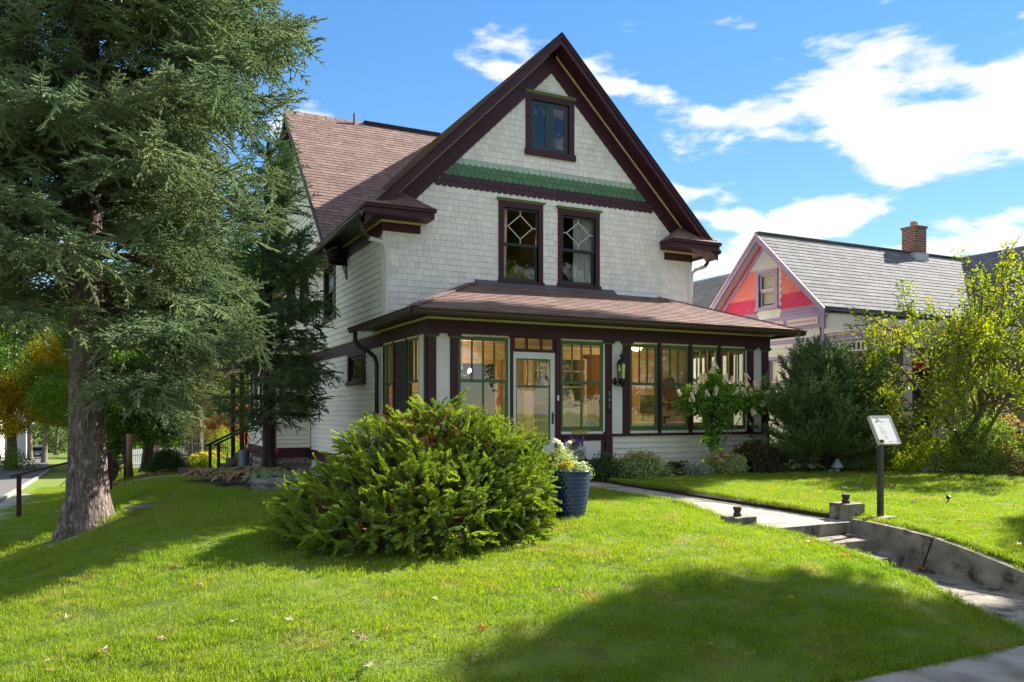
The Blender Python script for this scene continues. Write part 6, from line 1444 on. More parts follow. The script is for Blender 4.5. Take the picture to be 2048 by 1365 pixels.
dome('low_shrub', 'low dark green shrub at the corner post beside the path, left of the sedum', 8.98, 13.75, .36, .42, dkg, 90, 1)
dome('sedum_clump', 'big pale green sedum clump with pinkish heads beside the path', 9.55, 13.45, .52, .45, sed, 170, 2, flowers=(sedf, 14))
dome('sedum_clump', 'sedum clump with coral heads under the hydrangea tree', 11.75, 13.45, .42, .42, sed, 110, 4, flowers=(sedf, 12), cat='shrub')
dome('silver_plant', 'low silvery leaved plant between the hostas and the hydrangea', 10.95, 13.38, .30, .16, lam, 60, 5, cat='plant')
dome('heuchera_clump', 'dark bronze leaved clump between the hydrangea and the dark spruce', 12.75, 13.6, .62, .55, heu, 160, 6, cat='plant')
dome('perennial_clump', 'yellow green perennials right of the mushroom lamp', 15.3, 12.35, .5, .45, yg, 110, 7, cat='plant', flowers=(yelf, 5))
dome('perennial_clump', 'lime green perennials behind the sign post', 16.1, 11.75, .55, .7, yg, 150, 8, cat='plant')
dome('garden_shrub', 'loose airy shrub with pale twigs right of the sign', 17.0, 11.2, .75, 1.25, mix, 260, 9, sc=1.0)
dome('garden_shrub', 'tall loose shrub under the magnolia near the lavender porch', 17.9, 12.0, .7, 1.6, mix, 220, 10)
dome('perennial_clump', 'tan and yellow perennials in front of the flat rocks', 17.1, 10.85, .5, .5, tan, 110, 11, cat='plant', flowers=(orf, 8))
dome('rose_bush', 'green leaved bush with orange and pink tips at the right frame edge', 18.35, 10.85, .8, .9, mix, 200, 12, flowers=(orf, 40))
dome('garden_shrub', 'yellow orange autumn shrub behind the rose bush by the lavender porch', 18.9, 11.9, .8, 1.1, tan, 200, 13, flowers=(orf, 30))
dome('perennial_clump', 'short green perennials at the bed edge left of the flat rocks', 16.5, 11.0, .4, .28, mix, 80, 14, cat='plant')
dome('garden_shrub', 'yellow green shrub glowing through the dark spruce beside the porch corner', 15.6, 14.2, .8, 1.5, yg, 200, 15)
# grass clump
t = thing('ornamental_grass', (16.35, 12.6, g(16.3, 12.6)), 'upright bright green iris like grass clump behind the sign', 'plant'); rg = random.Random(3); tm = MB()
for i in range(150):
    a = rg.uniform(0, 6.28); p = Vector((16.35+rg.gauss(0, .14), 12.6+rg.gauss(0, .12), g(16.3, 12.6))); h = rg.uniform(.55, .98); l_ = Vector((math.cos(a), math.sin(a), 0))*h*rg.uniform(.05, .45); x = Vector((-math.sin(a), math.cos(a), 0))*.014
    m1 = p+l_*.3+Vector((0, 0, h*.6)); e = p+l_+Vector((0, 0, h)); tm.add([p-x, p+x, m1+x, m1-x, e], [(0,1,2,3), (3,2,4)])
tm.build('blades', leafmat('iris_blade', (.20, .30, .025), (.13, .22, .02), .45), t, kind='stuff')
# hostas: rosettes of large ribbed leaves
def hosta(label, x, y, r, h, c, c2, seed, n=22, group='hostas in the beds'):
    rg = random.Random(seed); z0 = g(x, y); t = thing('hosta', (x, y, z0), label, 'hosta', group); m_ = leafmat('hosta_%s' % ('rust' if c[0] > .35 else 'pale' if c[0] > .2 else 'deep' if c[0] < .12 else 'mid'), c, c2, .3, rough=.45)
    for i in range(n):
        a = i*2.4+rg.uniform(-.2, .2); f = .35+.65*(i/n); L_ = r*.62*rg.uniform(.8, 1.15); W_ = L_*.5; hd = Vector((math.cos(a), math.sin(a), 0)); sd_ = Vector((-hd.y, hd.x, 0)); p = Vector((x, y, z0+.03)) + hd*r*.30*f; lift = h*(1.15-.7*f); m = MB(); k = 6
        for j in range(k+1):
            u = j/k; w = W_*.5*math.sin(PI*min(1, u*.93+.07))**.7*(1 if u < .6 else (1-(u-.6)/.42)**.8 if u < 1 else 0); c_ = p + hd*L_*u*f**.3 + Vector((0, 0, lift*(.35+1.1*u-1.15*u*u)))
            m.v += [c_ - sd_*w + Vector((0, 0, w*.35)), c_, c_ + sd_*w + Vector((0, 0, w*.35))]
        for j in range(k): o = 3*j; m.f += [(o, o+1, o+4, o+3), (o+1, o+2, o+5, o+4)]; m.m += [0, 0]
        m.v = [tuple(v) for v in m.v]; m.build('leaf', m_, t, smooth=True)
hosta('pale edged hosta left of the mushroom lamp', 13.65, 13.05, .55, .34, (.30, .38, .20), (.16, .26, .10), 1, 26)
hosta('deep green hosta between the two sedum clumps', 10.75, 13.75, .5, .42, (.06, .12, .035), (.05, .09, .03), 2, 22)
hosta('small variegated hosta right of the first sedum', 10.35, 13.55, .38, .26, (.10, .16, .06), (.08, .13, .04), 3, 18)
hosta('small hosta behind the mushroom lamp at the foot of the spruce', 14.95, 12.9, .38, .3, (.16, .24, .07), (.12, .18, .05), 4, 14)
SB = [(1.85, 18.4, 1, 'leftmost browning hosta at the lawn corner of the side bed'), (2.15, 16.4, 1, 'browning hosta at the left lawn edge of the side bed'), (2.55, 14.9, 0, 'pale hosta right behind the long layered rock'), (3.1, 15.7, 1, 'rust tinged hosta in the second row of the side bed'), (2.95, 17.2, 1, 'rust tinged hosta in the middle of the side bed'), (3.35, 14.5, 0, 'pale green hosta above the right rock of the side bed'),
      (3.9, 15.6, 0, 'grey green hosta between the rust tinged ones and the juniper'), (2.5, 19.8, 1, 'browning hosta at the back left of the side bed'), (4.6, 16.8, 0, 'green hosta against the white side wall'), (4.5, 18.6, 0, 'green hosta between spruce stem and side wall'), (4.7, 14.9, 0, 'bright hosta nearest the porch corner'), (3.4, 22.2, 0, 'far green hosta in front of the bay')]
for i, (x, y, k, lb) in enumerate(SB):
    hosta(lb, x, y, .66, .40, (.42, .27, .13) if k else (.27, .34, .17), (.26, .24, .10) if k else (.17, .24, .10), 20+i, 36)
rk = [((2.4, 14.1), (.34, .2, .15), 'long layered grey rock at the front of the side bed'), ((2.95, 13.65), (.32, .22, .19), 'grey rock right of the long one in the side bed'), ((3.6, 13.45), (.26, .2, .14), 'small rock half under the juniper'),
      ((15.85, 11.7), (.2, .13, .10), 'small pointed grey rock at the edge of the right bed'), ((16.9, 10.95), (.42, .2, .09), 'flat slate grey rock under the autumn shrubs'), ((16.75, 10.7), (.25, .15, .05), 'thin flat rock at the lawn edge in front of the slate one'), ((.72, 13.6), (.42, .20, .035), 'pale flat stone in the shaded lawn right of the big spruce')]
for i, ((x, y), r, lb) in enumerate(rk):
    o = MB().blob((x, y, g(x, y)+r[2]*(.35 if r[2] > .04 else -.3)), r, 500+i, .30, 12).build('rock', STONE); tag(o, lb, 'rock')
# mushroom lamp
t = thing('mushroom_lamp', (14.3, 12.75, g(14.3, 12.75)), 'pale blue grey mushroom shaped garden ornament at the foot of the dark spruce', 'garden ornament'); z = g(14.3, 12.75); MU = mat('pale_blue_ceramic', (.42, .50, .58), .5)
MB().lathe([(0, 0), (.075, 0), (.05, .04), (.035, .13)], (14.3, 12.75, z), 14).build('stem', MU, t, smooth=True); MB().lathe([(.03, .12), (.125, .10), (.13, .13), (.09, .19), (.05, .25), (.035, .29), (0, .31)], (14.3, 12.75, z), 18).build('cap', MU, t, smooth=True); MB().blob((14.17, 12.8, z+.03), (.08, .05, .035), 3, .1, 6).build('foot', MU, t)
# blue planter
t = thing('blue_planter', (4.83, 8.2, g(4.83, 8.2)), 'tall cobalt blue glazed planter with dimpled rows beside the juniper', 'planter'); z = g(4.83, 8.2)
BLU = mat('cobalt_glaze', (.012, .034, .21), .16, (.008, .018, .11), 9, spec=.6, coat=.5); m = MB(); n = 112; rows = 66; Hh = .52
for i in range(rows+1):
    v = i/rows; r = .165+.075*v**.8; q = v*11; b_ = q-math.floor(q)
    for k in range(n):
        a = 2*PI*k/n; c = (k/4 + (.5 if int(q) % 2 else 0)); dpl = math.sin(PI*b_)**.6*abs(math.sin(PI*c)) if .04 < v < .95 else .4
        m.v.append((4.83+(r+.009*dpl)*math.cos(a), 8.2+(r+.009*dpl)*math.sin(a), z+Hh*v))
for i in range(rows):
    for k in range(n): m.f.append((i*n+k, i*n+(k+1) % n, (i+1)*n+(k+1) % n, (i+1)*n+k)); m.m.append(0)
m.build('pot', BLU, t, smooth=True); MB().lathe([(.238, .515), (.252, .522), (.252, .542), (.225, .542), (.215, .46), (0, .46)], (4.83, 8.2, z), 48).build('rim', BLU, t, smooth=True)
MB().lathe([(0, .47), (.214, .47)], (4.83, 8.2, z), 20).build('potting_soil', SOIL, t)
def potted(name, label, cx, cy, cz, r, h, srcs, n, fl, nf, seed, cat='plant'):
    rg = random.Random(seed); t = thing(name, (cx, cy, cz), label, cat); pts = []
    for i in range(n): d = rv(rg).normalized(); d.z = abs(d.z); pts.append(((cx+d.x*r*.9, cy+d.y*r*.9, cz+d.z*h*rg.uniform(.4, 1)), (rg.uniform(-.4, .4), rg.uniform(-.4, .4), rg.uniform(0, 6)), rg.uniform(.35, .6), rg.randrange(len(srcs))))
    scatter('foliage', pts, srcs, t, kind='stuff'); pts = []
    for i in range(nf): a = rg.uniform(0, 6.28); q = r*rg.uniform(.1, .95); pts.append(((cx+q*math.cos(a), cy+q*math.sin(a), cz+h*rg.uniform(.75, 1.05)), (rg.uniform(-.5, .5), rg.uniform(-.5, .5), 0), rg.uniform(.5, .95), 0))
    if fl: scatter('flowers', pts, fl, t, kind='stuff')
potted('marigold_clump', 'yellow marigolds on the left side of the blue planter', 4.72, 8.15, z+.48, .11, .14, mix, 12, yelf, 8, 1); potted('white_flower_clump', 'small white green flowers on the right side of the blue planter', 4.98, 8.17, z+.48, .09, .13, sed, 12, whf, 4, 2)
potted('tall_planter_flower', 'taller pale green bloom at the back of the blue planter', 4.83, 8.33, z+.50, .13, .36, sed, 30, whf, 6, 3)
# second pot by the steps with purple flowers and an arched twig handle
t = thing('dark_pot', (8.0, 13.55, -1.38), 'dark pot with an arched wicker handle beside the porch steps', 'pot'); MB().lathe([(0, .0), (.16, 0), (.22, .34), (.24, .36), (.21, .37), (.19, .3), (0, .3)], (8.15, 13.55, -1.39), 20).build('pot', mat('dark_brown_pot', (.035, .02, .022), .5), t, smooth=True)
MB().tube([(7.95+.0, 13.55, -1.05)]+[(8.15-.17*math.cos(a/10*PI), 13.5, -1.02+.26*math.sin(a/10*PI)) for a in range(11)], .009, 6).build('handle', TWIG, t)
potted('purple_flower_arrangement', 'purple salvia sprays with yellow blooms above the dark pot', 8.1, 13.55, -1.02, .24, .46, dkg, 34, purf, 26, 5); potted('orange_bloom_cluster', 'yellow orange blooms at the top of the purple arrangement', 7.98, 13.45, -.72, .12, .16, dkg, 12, yelf, 6, 6)
# sign
t = thing('notice_sign', (9.12, 7.42, g(9.1, 7.4)), 'tilted white information panel on a black post beside the retaining wall', 'sign'); z = g(9.1, 7.4)
MB().box(9.0, 9.27, 7.28, 7.52, z-.1, z+.025).build('concrete_base', CONC, t)
MB().box(9.085, 9.145, 7.39, 7.45, z+.026, -.36).build('post', mat('black_post', (.012, .012, .014), .35, (.02, .02, .022), 30, spec=.5, c3=(.2, .2, .2), c3scale=60, c3lo=.72, c3hi=.76), t)
SM = Matrix.Translation((9.27, 7.47, -.235)) @ Matrix.Rotation(R(-25), 4, 'X') @ Matrix.Rotation(R(90), 4, 'X')   # local x across, y up the panel, z outward
def sbox(x0, x1, y0, y1, z0, z1, name, mt_): 
    m = MB().box(x0, x1, y0, y1, z0, z1); m.v = [tuple(SM @ Vector(v)) for v in m.v]; return m.build(name, mt_, t)
sbox(-.20, .20, -.205, .205, -.045, -.006, 'frame', mat('aluminium_frame', (.42, .43, .43), .4, metal=.3)); sbox(-.195, .195, -.20, .20, -.006, .0, 'panel', mat('panel_white', (.72, .71, .68), .35))
for a in ((-.20, -.19, -.205, .205), (.19, .20, -.205, .205), (-.19, .19, .195, .205), (-.19, .19, -.205, -.195)): sbox(a[0], a[1], a[2], a[3], -.0055, .006, 'rim', MATS['aluminium_frame'])
INK = mat('dark_ink', (.05, .05, .06), .5); INKL = mat('pale_ink', (.45, .43, .42), .5)
m = MB(); pr_ = [(-.15, .115), (-.095, .118), (-.105, .135), (-.098, .158), (-.08, .17), (-.06, .16), (-.048, .14), (-.03, .12), (.01, .113)]
for (a, b2), (c, d) in zip(pr_, pr_[1:]): m.beam(SM @ Vector((a, b2, .001)), SM @ Vector((c, d, .001)), .0035, .0016, SM.to_3x3() @ Vector((0, 0, 1)))
for x in (-.09, -.075): m.beam(SM @ Vector((x, .118, .001)), SM @ Vector((x+.004, .145, .001)), .003, .0016, SM.to_3x3() @ Vector((0, 0, 1)))
m.build('arch_emblem', INK, t, kind='stuff')
for i, (x, y, w, mt_) in enumerate(((.035, .118, .03, INK), (.12, .118, .035, INK), (-.10, .09, .012, INKL), (-.05, .09, .012, INKL), (-.09, .06, .04, INKL), (-.085, .035, .055, INKL), (-.08, .01, .05, INKL), (-.10, -.02, .10, INKL), (-.095, -.045, .095, INKL), (-.06, -.09, .05, INKL), (-.055, -.11, .045, INKL), (-.055, -.13, .045, INKL), (-.12, -.17, .03, INK), (-.02, -.17, .03, INK), (.03, -.17, .03, INK), (.12, -.17, .03, INK))):
    sbox(x, x+w, y-.003, y+.003, .0005, .0012, 'text_line', mt_)
t = thing('garden_spike', (11.3, 8.0, g(11.3, 8.0)), 'tiny black spiky garden fixture standing alone in the right lawn', 'garden fixture'); z = g(11.3, 8); MB().tube([(11.3, 8, z-.05), (11.3, 8, z+.07)], .012, 6).build('stake', BLACK, t); MB().lathe([(0, .05), (.03, .07), (.035, .10), (.015, .115), (0, .12)], (11.3, 8, z), 10).build('head', BLACK, t)
# fallen leaves
def maple_leaf(sz, rg):
    m = MB(); pts = []; lobes = (0, 50, 115, -50, -115)
    pol = []
    for k in range(20):
        a = 2*PI*k/20; pol.append((a, (.62+.38*max(0, math.cos(5*a)))*(1 if k % 2 == 0 else .8)))
    m.v.append((0, 0, .01)); 
    for a, r in pol: m.v.append((sz*r*math.cos(a), sz*r*math.sin(a), .012*math.sin(a*2+rg.random()*3)+.02*r*rg.random()))
    for k in range(20): m.f.append((0, 1+k, 1+(k+1) % 20)); m.m.append(0)
    m.tube([(0, 0, .008), (-sz*.9, .0, .02)], .0018, 3); return m
FL = [leafmat('fallen_yellow_leaf', (.62, .42, .04), (.50, .30, .03), .3), leafmat('fallen_tan_leaf', (.40, .28, .16), (.28, .17, .09), .2), leafmat('fallen_orange_leaf', (.55, .24, .04), (.42, .18, .04), .3), leafmat('fallen_pale_leaf', (.50, .46, .30), (.40, .36, .22), .2)]
rg = random.Random(44); fm = [maple_leaf(.055, rg).mesh('fallen_leaf', m_) for m_ in FL]
FLP = [(490*2, 736*2)]
spots = [(1620,1091,0,1.5),(1692,1120,2,1.3),(1583,1205,0,.8),(1890,1258,2,.9),(1775,1240,1,.6),(130,1247,3,1.0),(205,1315,1,1.3),(95,1335,1,1.0),(578,1252,3,1.0),(468,1255,3,.7),(598,1275,1,.9),(708,1275,1,.9),(723,1290,1,1.3),(735,1348,3,1.4),(948,1335,1,.7),(966,1268,2,1.2),(775,1268,0,.9),(870,1210,3,.8),(1000,1320,1,.8),(960,1365-40,3,.9),(100,1365-10,1,.9),(20,1090,3,.9),(1540,985,0,1),(1590,960,3,.8),(1640,990,0,.9),(1830,1008,1,1.2),(1690,981,3,1.2),(1725,955,0,1),(1800,955,1,.9),(1915,952,3,1.2),(1948,958,0,1.3),(2000,952,0,1.2),(1985,965,1,1),(2035,1098,0,1.5),(2025,1020,2,.9),(1920,1049,2,.9),(1108,1150,2,.6),(660,1100,2,.7),(1360,972,0,1),(1420,965,0,.8),(1850,985,3,.9),(1420,1300,1,.8),(1120,1190,1,.8),(1225,1270,2,.7),(1300,1130,3,.7),(400,1180,1,.7),(320,1290,1,1),(1745,950,3,.8),(1880,965,1,.9),(2020,975,0,1.1)]
def drop(px, py):
    t = (px-1024)/1620; dx, dy = SA+CA*t, CA-SA*t; lo, hi = 2.0, 40.0
    for i in range(60):
        zc = (lo+hi)/2; z = -(py-825)*zc/1620
        if z > g(zc*dx, zc*dy): lo = zc
        else: hi = zc
    return zc*dx, zc*dy
CN = ['yellow', 'tan', 'orange', 'pale']; got = []
LM = [('the blue planter', 4.83, 8.2), ('the left foot of the juniper', 1.7, 8.3), ('the front foot of the juniper', 3.1, 6.9), ('the half sunk pier', 7.12, 7.9), ('the sign post', 9.12, 7.42), ('the black garden spike', 11.3, 8.0), ('the mushroom ornament', 14.3, 12.75), ('the flat slate rock', 16.9, 10.95),
      ('the big spruce trunk', -.32, 14.15), ('the bottom left corner of the photo', -.9, 4.9), ('the bottom middle of the photo', 2.6, 4.9), ('the lawn tip by the lower sidewalk', 7.0, 4.5), ('the white and coral sedum by the path', 9.55, 13.45)]
for px, py, k, s in spots:
    x, y = drop(px, py); o = bpy.data.objects.new('fallen_leaf', fm[k]); col.objects.link(o)
    o.matrix_basis = Matrix.Translation((x, y, g(x, y)+.045)) @ Euler((rg.uniform(-.3, .3), rg.uniform(-.3, .3), rg.uniform(0, 6.28))).to_matrix().to_4x4() @ Matrix.Scale(s*.85, 4)
    l_ = min(LM, key=lambda q: (q[1]-x)**2+(q[2]-y)**2); got.append((l_[0], CN[k], math.hypot(l_[1]-x, l_[2]-y), o, s))
for o_ in {(q[0], q[1]) for q in got}:
    grp = sorted([q for q in got if (q[0], q[1]) == o_], key=lambda q: q[2])
    for i, q in enumerate(grp): tag(q[3], '%s%s leaf on the grass, %sclosest to %s' % ('large ' if q[4] >= 1.2 else '', q[1], ('', 'second ', 'third ', 'fourth ', 'fifth ', 'sixth ', 'seventh ', 'eighth ')[i], q[0]), 'leaf', 'maple leaves fallen on the lawn')
for px, py, z_, s, lb_ in ((1700, 1072, -1.58, 1, 'dry brown leaf on the upper step, left one of two'), (1722, 1074, -1.58, .9, 'dry brown leaf on the upper step, right one of two'), (1840, 1140, -1.88, 1.2, 'orange brown leaf on the walk at the foot of the steps'), (1780, 1100, -1.72, .8, 'dry brown leaf on the lower step')):
    t_ = (px-1024)/1620; zc = -z_*1620/(py-825); o = bpy.data.objects.new('fallen_leaf', fm[1 if s < 1.2 else 2]); col.objects.link(o)
    o.matrix_basis = Matrix.Translation((zc*(SA+CA*t_), zc*(CA-SA*t_), z_+.012)) @ Matrix.Scale(s, 4); tag(o, lb_, 'leaf', 'leaves on the steps')
# ------------------------------------------------------------------ left background
def gxy(px, zc): t = (px-1024)/1620; return zc*(SA+CA*t), zc*(CA-SA*t)
# handrail by the side steps
t = thing('side_handrail', (-2.0, 23.2, g(-2, 23.2)), 'dark wooden handrail on a square post left of the big spruce', 'handrail')
MB().box(-2.05, -1.95, 23.15, 23.25, g(-2, 23.2)-.1, -1.56).build('post', PUR, t); MB().beam((-2.18, 23.2, -1.58), (.1, 23.2, -1.0), .09, .05).build('rail', PUR, t); MB().box(-.05, .05, 23.15, 23.25, g(0, 23.2)-.1, -1.04).build('post', PUR, t)
x, y = -1.15, 21.3; o = MB().box(x, x+.5, y, y+.25, g(x, y)-.05, g(x, y)+.05).build('stone_slab', STONE); tag(o, 'small dark stone slab in the lawn between the handrail and the big spruce', 'stone')
# brick edging, urn, post, fence, gate
t = thing('brick_edging', (1, 25.6, g(1, 25.6)), 'row of grey edging bricks along the far side of the shaded lawn', 'edging'); bm_ = MB().box(-.1, .1, -.13, .13, -.06, .05).mesh('brick', CONC)
for i in range(24): x = -.7+i*.207; link('brick', bm_, t, M=Matrix.Translation((x, 25.62+.03*math.sin(i*.9), g(x, 25.6))) @ Matrix.Rotation(.03*math.sin(i*5), 4, 'Z'))
x, y = gxy(217, 25.5); z = g(x, y); t = thing('stone_urn', (x, y, z), 'grey flared garden urn just right of the big spruce trunk', 'urn')
MB().lathe([(0, 0), (.22, 0), (.22, .06), (.12, .10), (.11, .17), (.20, .26), (.27, .42), (.29, .52), (.34, .56), (.33, .60), (.27, .58), (.2, .5), (0, .48)], (x, y, z), 22).build('bowl', mat('weathered_urn', (.20, .17, .14), .8, (.13, .11, .09), 6), t, smooth=True)
ur = dome('urn_plant', 'dark red brown plant filling the grey garden urn', x, y, .34, .34, srcs3('bronze_foliage', (.12, .05, .03), (.09, .07, .03), 450, n=26), 60, 71, cat='plant'); ur.matrix_basis = Matrix.Translation((x, y, z+.52))
x, y = gxy(258, 26.3); z = g(x, y); t = thing('wooden_post', (x, y, z), 'weathered orange brown wooden post in the mulch', 'post'); MB().tube([(x, y, z-.1), (x, y, z+1.05), (x, y, z+1.5)], [.10, .095, .09], 12).build('post', mat('orange_weathered_wood', (.28, .12, .05), .85, (.22, .16, .11), 5, stretch=(4, 4, .7), bump=.4), t, smooth=True); MB().box(x-.16, x-.10, y-.05, y+.05, z-.05, z+1.45).build('backing_board', mat('dark_board', (.04, .025, .02), .8), t)
t = thing('picket_fence', (1.3, 33, -2.3), 'white picket fence behind the mulch bed', 'fence'); p0, p1 = Vector((*gxy(262, 36), 0)), Vector((*gxy(372, 33), 0)); d = (p1-p0); n = int(d.length/.16); dn = d.normalized()
pk = MB(); pk.hexa([(-.04,-.012,0),(.04,-.012,0),(.04,.012,0),(-.04,.012,0),(-.04,-.012,.85),(.04,-.012,.85),(.04,.012,.85),(-.04,.012,.85)]).add([(-.04,-.012,.851),(.04,-.012,.851),(0,0,.92),(-.04,.012,.851),(.04,.012,.851)], [(0,1,2),(3,2,4),(0,2,3),(1,4,2)]); pm = pk.mesh('picket', TRIMW)
for i in range(n): p = p0 + d*i/n; link('picket', pm, t, M=Matrix.Translation((p.x, p.y, g(p.x, p.y)-.02)) @ Matrix.Rotation(math.atan2(dn.y, dn.x), 4, 'Z'))
for zz_ in (.22, .66): MB().beam((p0.x, p0.y+.03, g(p0.x, p0.y)+zz_), (p1.x, p1.y+.03, g(p1.x, p1.y)+zz_), .03, .07).build('rail', TRIMW, t)
PGT = mat('grey_iron', (.16, .16, .17), .5, metal=.3)
t = thing('iron_fence', (2.9, 31, -2.2), 'grey iron garden fence with an ornate post behind the side flower bed', 'fence'); q0, q1 = Vector((*gxy(372, 31), 0)), Vector((*gxy(456, 31), 0)); d = q1-q0; n = 19
im = MB().tube([(0, 0, 0), (0, 0, 1.0)], .012, 5).lathe([(0, 1.0), (.022, 1.03), (0, 1.1)], (0, 0, 0), 5).mesh('bar', PGT)
for i in range(n+1): p = q0 + d*i/n; link('bar', im, t, M=Matrix.Translation((p.x, p.y, g(p.x, p.y)-.02)))
for zz_ in (.15, .85): MB().beam((q0.x, q0.y, g(q0.x, q0.y)+zz_), (q1.x, q1.y, g(q1.x, q1.y)+zz_), .02, .03).build('rail', PGT, t)
for px in (364, 379):
    x, y = gxy(px, 30.6); z = g(x, y); gp = part('ornate_post', t)
    for dx in (-.09, 0, .09): MB().tube([(x+dx, y, z-.05), (x+dx, y, z+1.2)], .018, 6).lathe([(0, 1.2), (.035, 1.26), (.01, 1.32), (.02, 1.36), (0, 1.42)], (x+dx, y, z), 6).build('bar', PGT, gp)
    for zz_ in (.2, .6, 1.0): MB().box(x-.11, x+.11, y-.02, y+.02, z+zz_, z+zz_+.04).build('crossbar', PGT, gp)
dome('round_shrub', 'round dark green clipped shrub in front of the picket fence', *gxy(335, 28.5), .62, .80, dkg, 260, 73, sc=1.2)
dome('yellow_flower_clump', 'yellow black eyed flowers in front of the iron fence', *gxy(403, 29.8), .55, .65, yg, 140, 74, cat='flowers', flowers=(yelf, 45)); dome('yellow_flower_clump', 'more yellow flowers right of the first clump near the handrails', *gxy(425, 30.3), .5, .7, yg, 120, 75, cat='flowers', flowers=(yelf, 35))
dome('green_shrub', 'lime green shrub behind the side porch handrails', *gxy(452, 32), .8, 1.6, yg, 260, 76)
# stones of the bed kerb and side steps
for i, (px, zc, w, lb) in enumerate(((372, 27.6, .5, 'flat brown edging stone left of the side steps'), (393, 26.8, .5, 'squared edging stone in front of the iron gate'), (402, 25.9, .45, 'low edging stone nearest the shaded lawn'), (418, 27.5, .4, 'edging stone beside the handrail posts'))):
    x, y = gxy(px, zc); z = g(x, y); o = MB().hexa([(x-w/2, y-.2, z-.1), (x+w/2, y-.22, z-.1), (x+w/2, y+.2, z-.1), (x-w/2, y+.2, z-.1), (x-w/2+.03, y-.18, z+.18), (x+w/2-.02, y-.2, z+.16), (x+w/2-.02, y+.18, z+.17), (x-w/2+.02, y+.2, z+.19)]).build('edging_stone', mat('brown_stone', (.19, .14, .11), .9, (.13, .10, .08), 6, bump=.6, bscale=30)); tag(o, lb, 'stone')
sp_ = part('side_porch', H); BST = MATS['brown_stone']
for i in range(4): MB().box(3.45+i*.28, 5.3, 29.3, 30.6, -2.3, -1.82+i*.19).build('step', BST, sp_)
MB().box(4.35, 5.47, 28.95, 31.5, -2.3, -1.15).build('porch_base', YEL, sp_); MB().box(3.75, 5.44, 28.95, 31.6, 1.35, 1.5).build('porch_ceiling', YEL, sp_)
MB().hexa([(3.5, 28.92, 1.51), (5.46, 28.92, 1.51), (5.46, 31.8, 1.51), (3.5, 31.8, 1.51), (3.52, 28.92, 1.58), (5.46, 28.92, 2.1), (5.46, 31.8, 2.1), (3.52, 31.8, 1.58)]).build('porch_roof', ROOF, sp_)
for y in (29.05, 31.3): MB().box(4.0, 4.14, y, y+.14, -1.8, 1.349).build('porch_post', PUR, sp_)
t = thing('stair_handrail', (3.3, 29.5, -2), 'pair of black sloping handrails at the side porch steps', 'handrail')
for px, zc in ((420, 28.2), (437, 27.5)):
    x, y = gxy(px, zc); z = g(x, y); hr = part('railing', t); MB().box(x-.05, x+.05, y-.05, y+.05, z-.1, z+.98).build('post', BLACK, hr); MB().beam((x-.15, y-.03, z+.93), (x+1.35, y+.25, z+1.65), .09, .06).build('rail', BLACK, hr); MB().box(x+1.2, x+1.28, y+.2, y+.28, z, z+1.6).build('post', BLACK, hr)
x, y = gxy(487, 27.0); z = g(x, y); o = MB().lathe([(.165, 0)]+[(.165+.006*(i % 2), .04*i) for i in range(1, 19)]+[(.175, .76), (.0, .77)], (x, y, z), 20).build('metal_bin', mat('galvanised_blue', (.17, .19, .23), .45, metal=.4)); tag(o, 'tall ribbed grey metal bin beside the side bay', 'bin')
o = MB().blob((*gxy(551, 21.5), -1.02), (.08, .08, .09), 3, .2, 6).build('red_bloom', leafmat('red_petal', (.55, .12, .06), (.45, .10, .05), .3)); 
t = tag(o, 'single red flower head above the side bed beside the bay corner', 'flower'); xx, yy = gxy(551, 21.5); MB().tube([(xx, yy, g(xx, yy)), (xx, yy, -1.03)], .008, 5).build('stalk', TWIG, o)
# car and houses across the side street
def car(name, label, x, y, rz, body):
    z = g(x, y)-.06; t = thing(name, (0, 0, 0), label, 'car'); m = MB()
    pr_ = [(-2.3,.35),(-2.32,.75),(-2.15,1.05),(-1.95,1.6),(-1.7,1.72),(.3,1.72),(.75,1.6),(1.25,1.12),(2.2,.95),(2.35,.7),(2.35,.35)]; n = len(pr_)
    for s, w in ((-1, .9), (1, .9)):
        for a, b2 in pr_: m.v.append((s*(w if b2 < 1.1 else .74), a, b2))
    m.f = [tuple(range(n)), tuple(range(n, 2*n))[::-1]] + [(i, n+i, n+(i+1) % n, (i+1) % n) for i in range(n)]; m.m = [0]*len(m.f); m.build('body', body, t)
    MB().add([(-.68,-2.125,1.12),(.68,-2.125,1.12),(.62,-1.985,1.56),(-.62,-1.985,1.56)], [(0,1,2,3)]).build('rear_window', mat('car_glass', (.01, .012, .015), .1, spec=.6), t)
    for s in (-1, 1):
        MB().box(s*.80-.08, s*.80+.08, -2.33, -2.2, .85, 1.08).build('tail_light', mat('red_lens', (.35, .01, .01), .3), t)
        MB().add([(s*.90,-1.8,1.12),(s*.90,1.0,1.12),(s*.77,.4,1.6),(s*.77,-1.6,1.6)], [(0,1,2,3)]).build('side_window', MATS['car_glass'], t)
        for yy in (-1.45, 1.5): m = MB().lathe([(0, -.11), (.28, -.11), (.34, -.06), (.34, .06), (.28, .11), (0, .11)], (0, 0, 0), 16); m.v = [(s*.82+v[2], yy+v[0], .34+v[1]) for v in m.v]; m.build('wheel', BLACK, t)
    MB().box(-.25, .25, -2.345, -2.32, .6, .74).build('number_plate', TRIMW, t); MB().box(-.85, .85, -2.38, -2.3, .35, .5).build('bumper', BLACK, t)
    t.matrix_basis = Matrix.Translation((x, y, z)) @ Matrix.Rotation(rz, 4, 'Z'); return t
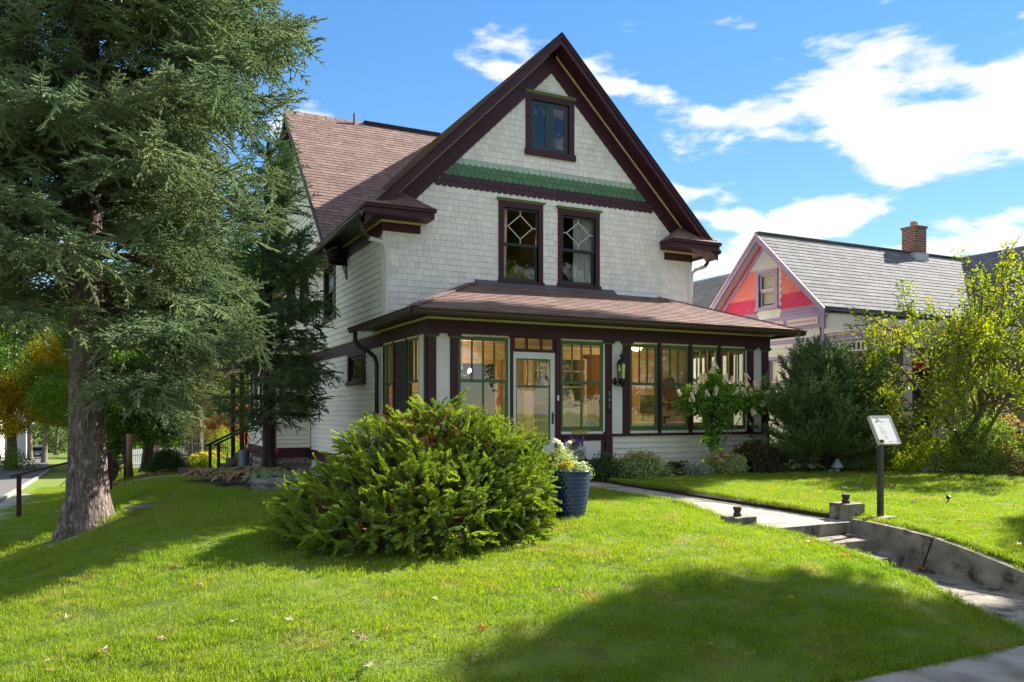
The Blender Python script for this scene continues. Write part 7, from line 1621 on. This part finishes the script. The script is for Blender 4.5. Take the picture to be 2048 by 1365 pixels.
x, y = gxy(75, 108); car('parked_car', 'dark blue grey car parked at the far kerb of the side street', x, y, R(4), mat('blue_grey_car_paint', (.05, .06, .085), .3, spec=.5, coat=.6))
for i, (px, zc, w, h, c, lb) in enumerate(((-10, 80, 10, 5, TRIMW, 'white house behind the yellow maple across the side street'), (52, 112, 9, 4.5, mat('grey_siding', (.40, .42, .45), .7), 'pale grey house beyond the parked car'))):
    x, y = gxy(px, zc); x -= w*.5; z = g(x, y); t = thing('distant_house', (x, y, z), lb, 'house'); MB().box(x-w/2, x+w/2, y, y+8, z-1, z+h).build('wall', c, t)
    MB().add([(x-w/2-.4, y-.4, z+h), (x+w/2+.4, y-.4, z+h), (x+w/2+.4, y+8.4, z+h), (x-w/2-.4, y+8.4, z+h), (x-w/2-.4, y+4, z+h+3), (x+w/2+.4, y+4, z+h+3)], [(0,1,5,4), (2,3,4,5), (0,4,3), (1,2,5)]).build('roof', NROOF, t)
    for k in range(3): xx = x-w*.3+k*w*.3; wd = MB().box(xx-.5, xx+.5, y-.05, y-.002, z+1.2, z+2.8).build('window', TRIMW, t); MB().box(xx-.4, xx+.4, y-.06, y-.051, z+1.3, z+2.7).build('pane', MATS['car_glass'], wd)
dome('street_shrub', 'lime green shrub at the foot of the yellow maple', *gxy(12, 60), 1.6, 1.5, [b_green[0]], 26, 80, sc=1.0); dome('street_shrub', 'grey green shrub right of the yellow maple trunk', *gxy(38, 61), 1.2, 1.3, [b_green[1]], 20, 81, sc=.9)
hk = [(-12, 120), (60, 170), (150, 170), (240, 120), (330, 110), (450, 100), (560, 100)]
rg = random.Random(90); pts = []
for i in range(1500):
    k = rg.uniform(0, len(hk)-1.001); a, b2 = hk[int(k)], hk[int(k)+1]; f = k-int(k); px, zc = a[0]+(b2[0]-a[0])*f, a[1]+(b2[1]-a[1])*f + rg.uniform(-6, 6); x, y = gxy(px, zc)
    pts.append(((x, y, g(x, y)+rg.uniform(0, 9)**1.0), (0, 0, rg.uniform(0, 6)), rg.uniform(1.8, 3), rg.randrange(3)))
scatter('far_woods', pts, b_dark, kind='stuff', label='far mass of dark green trees closing the view on the left')
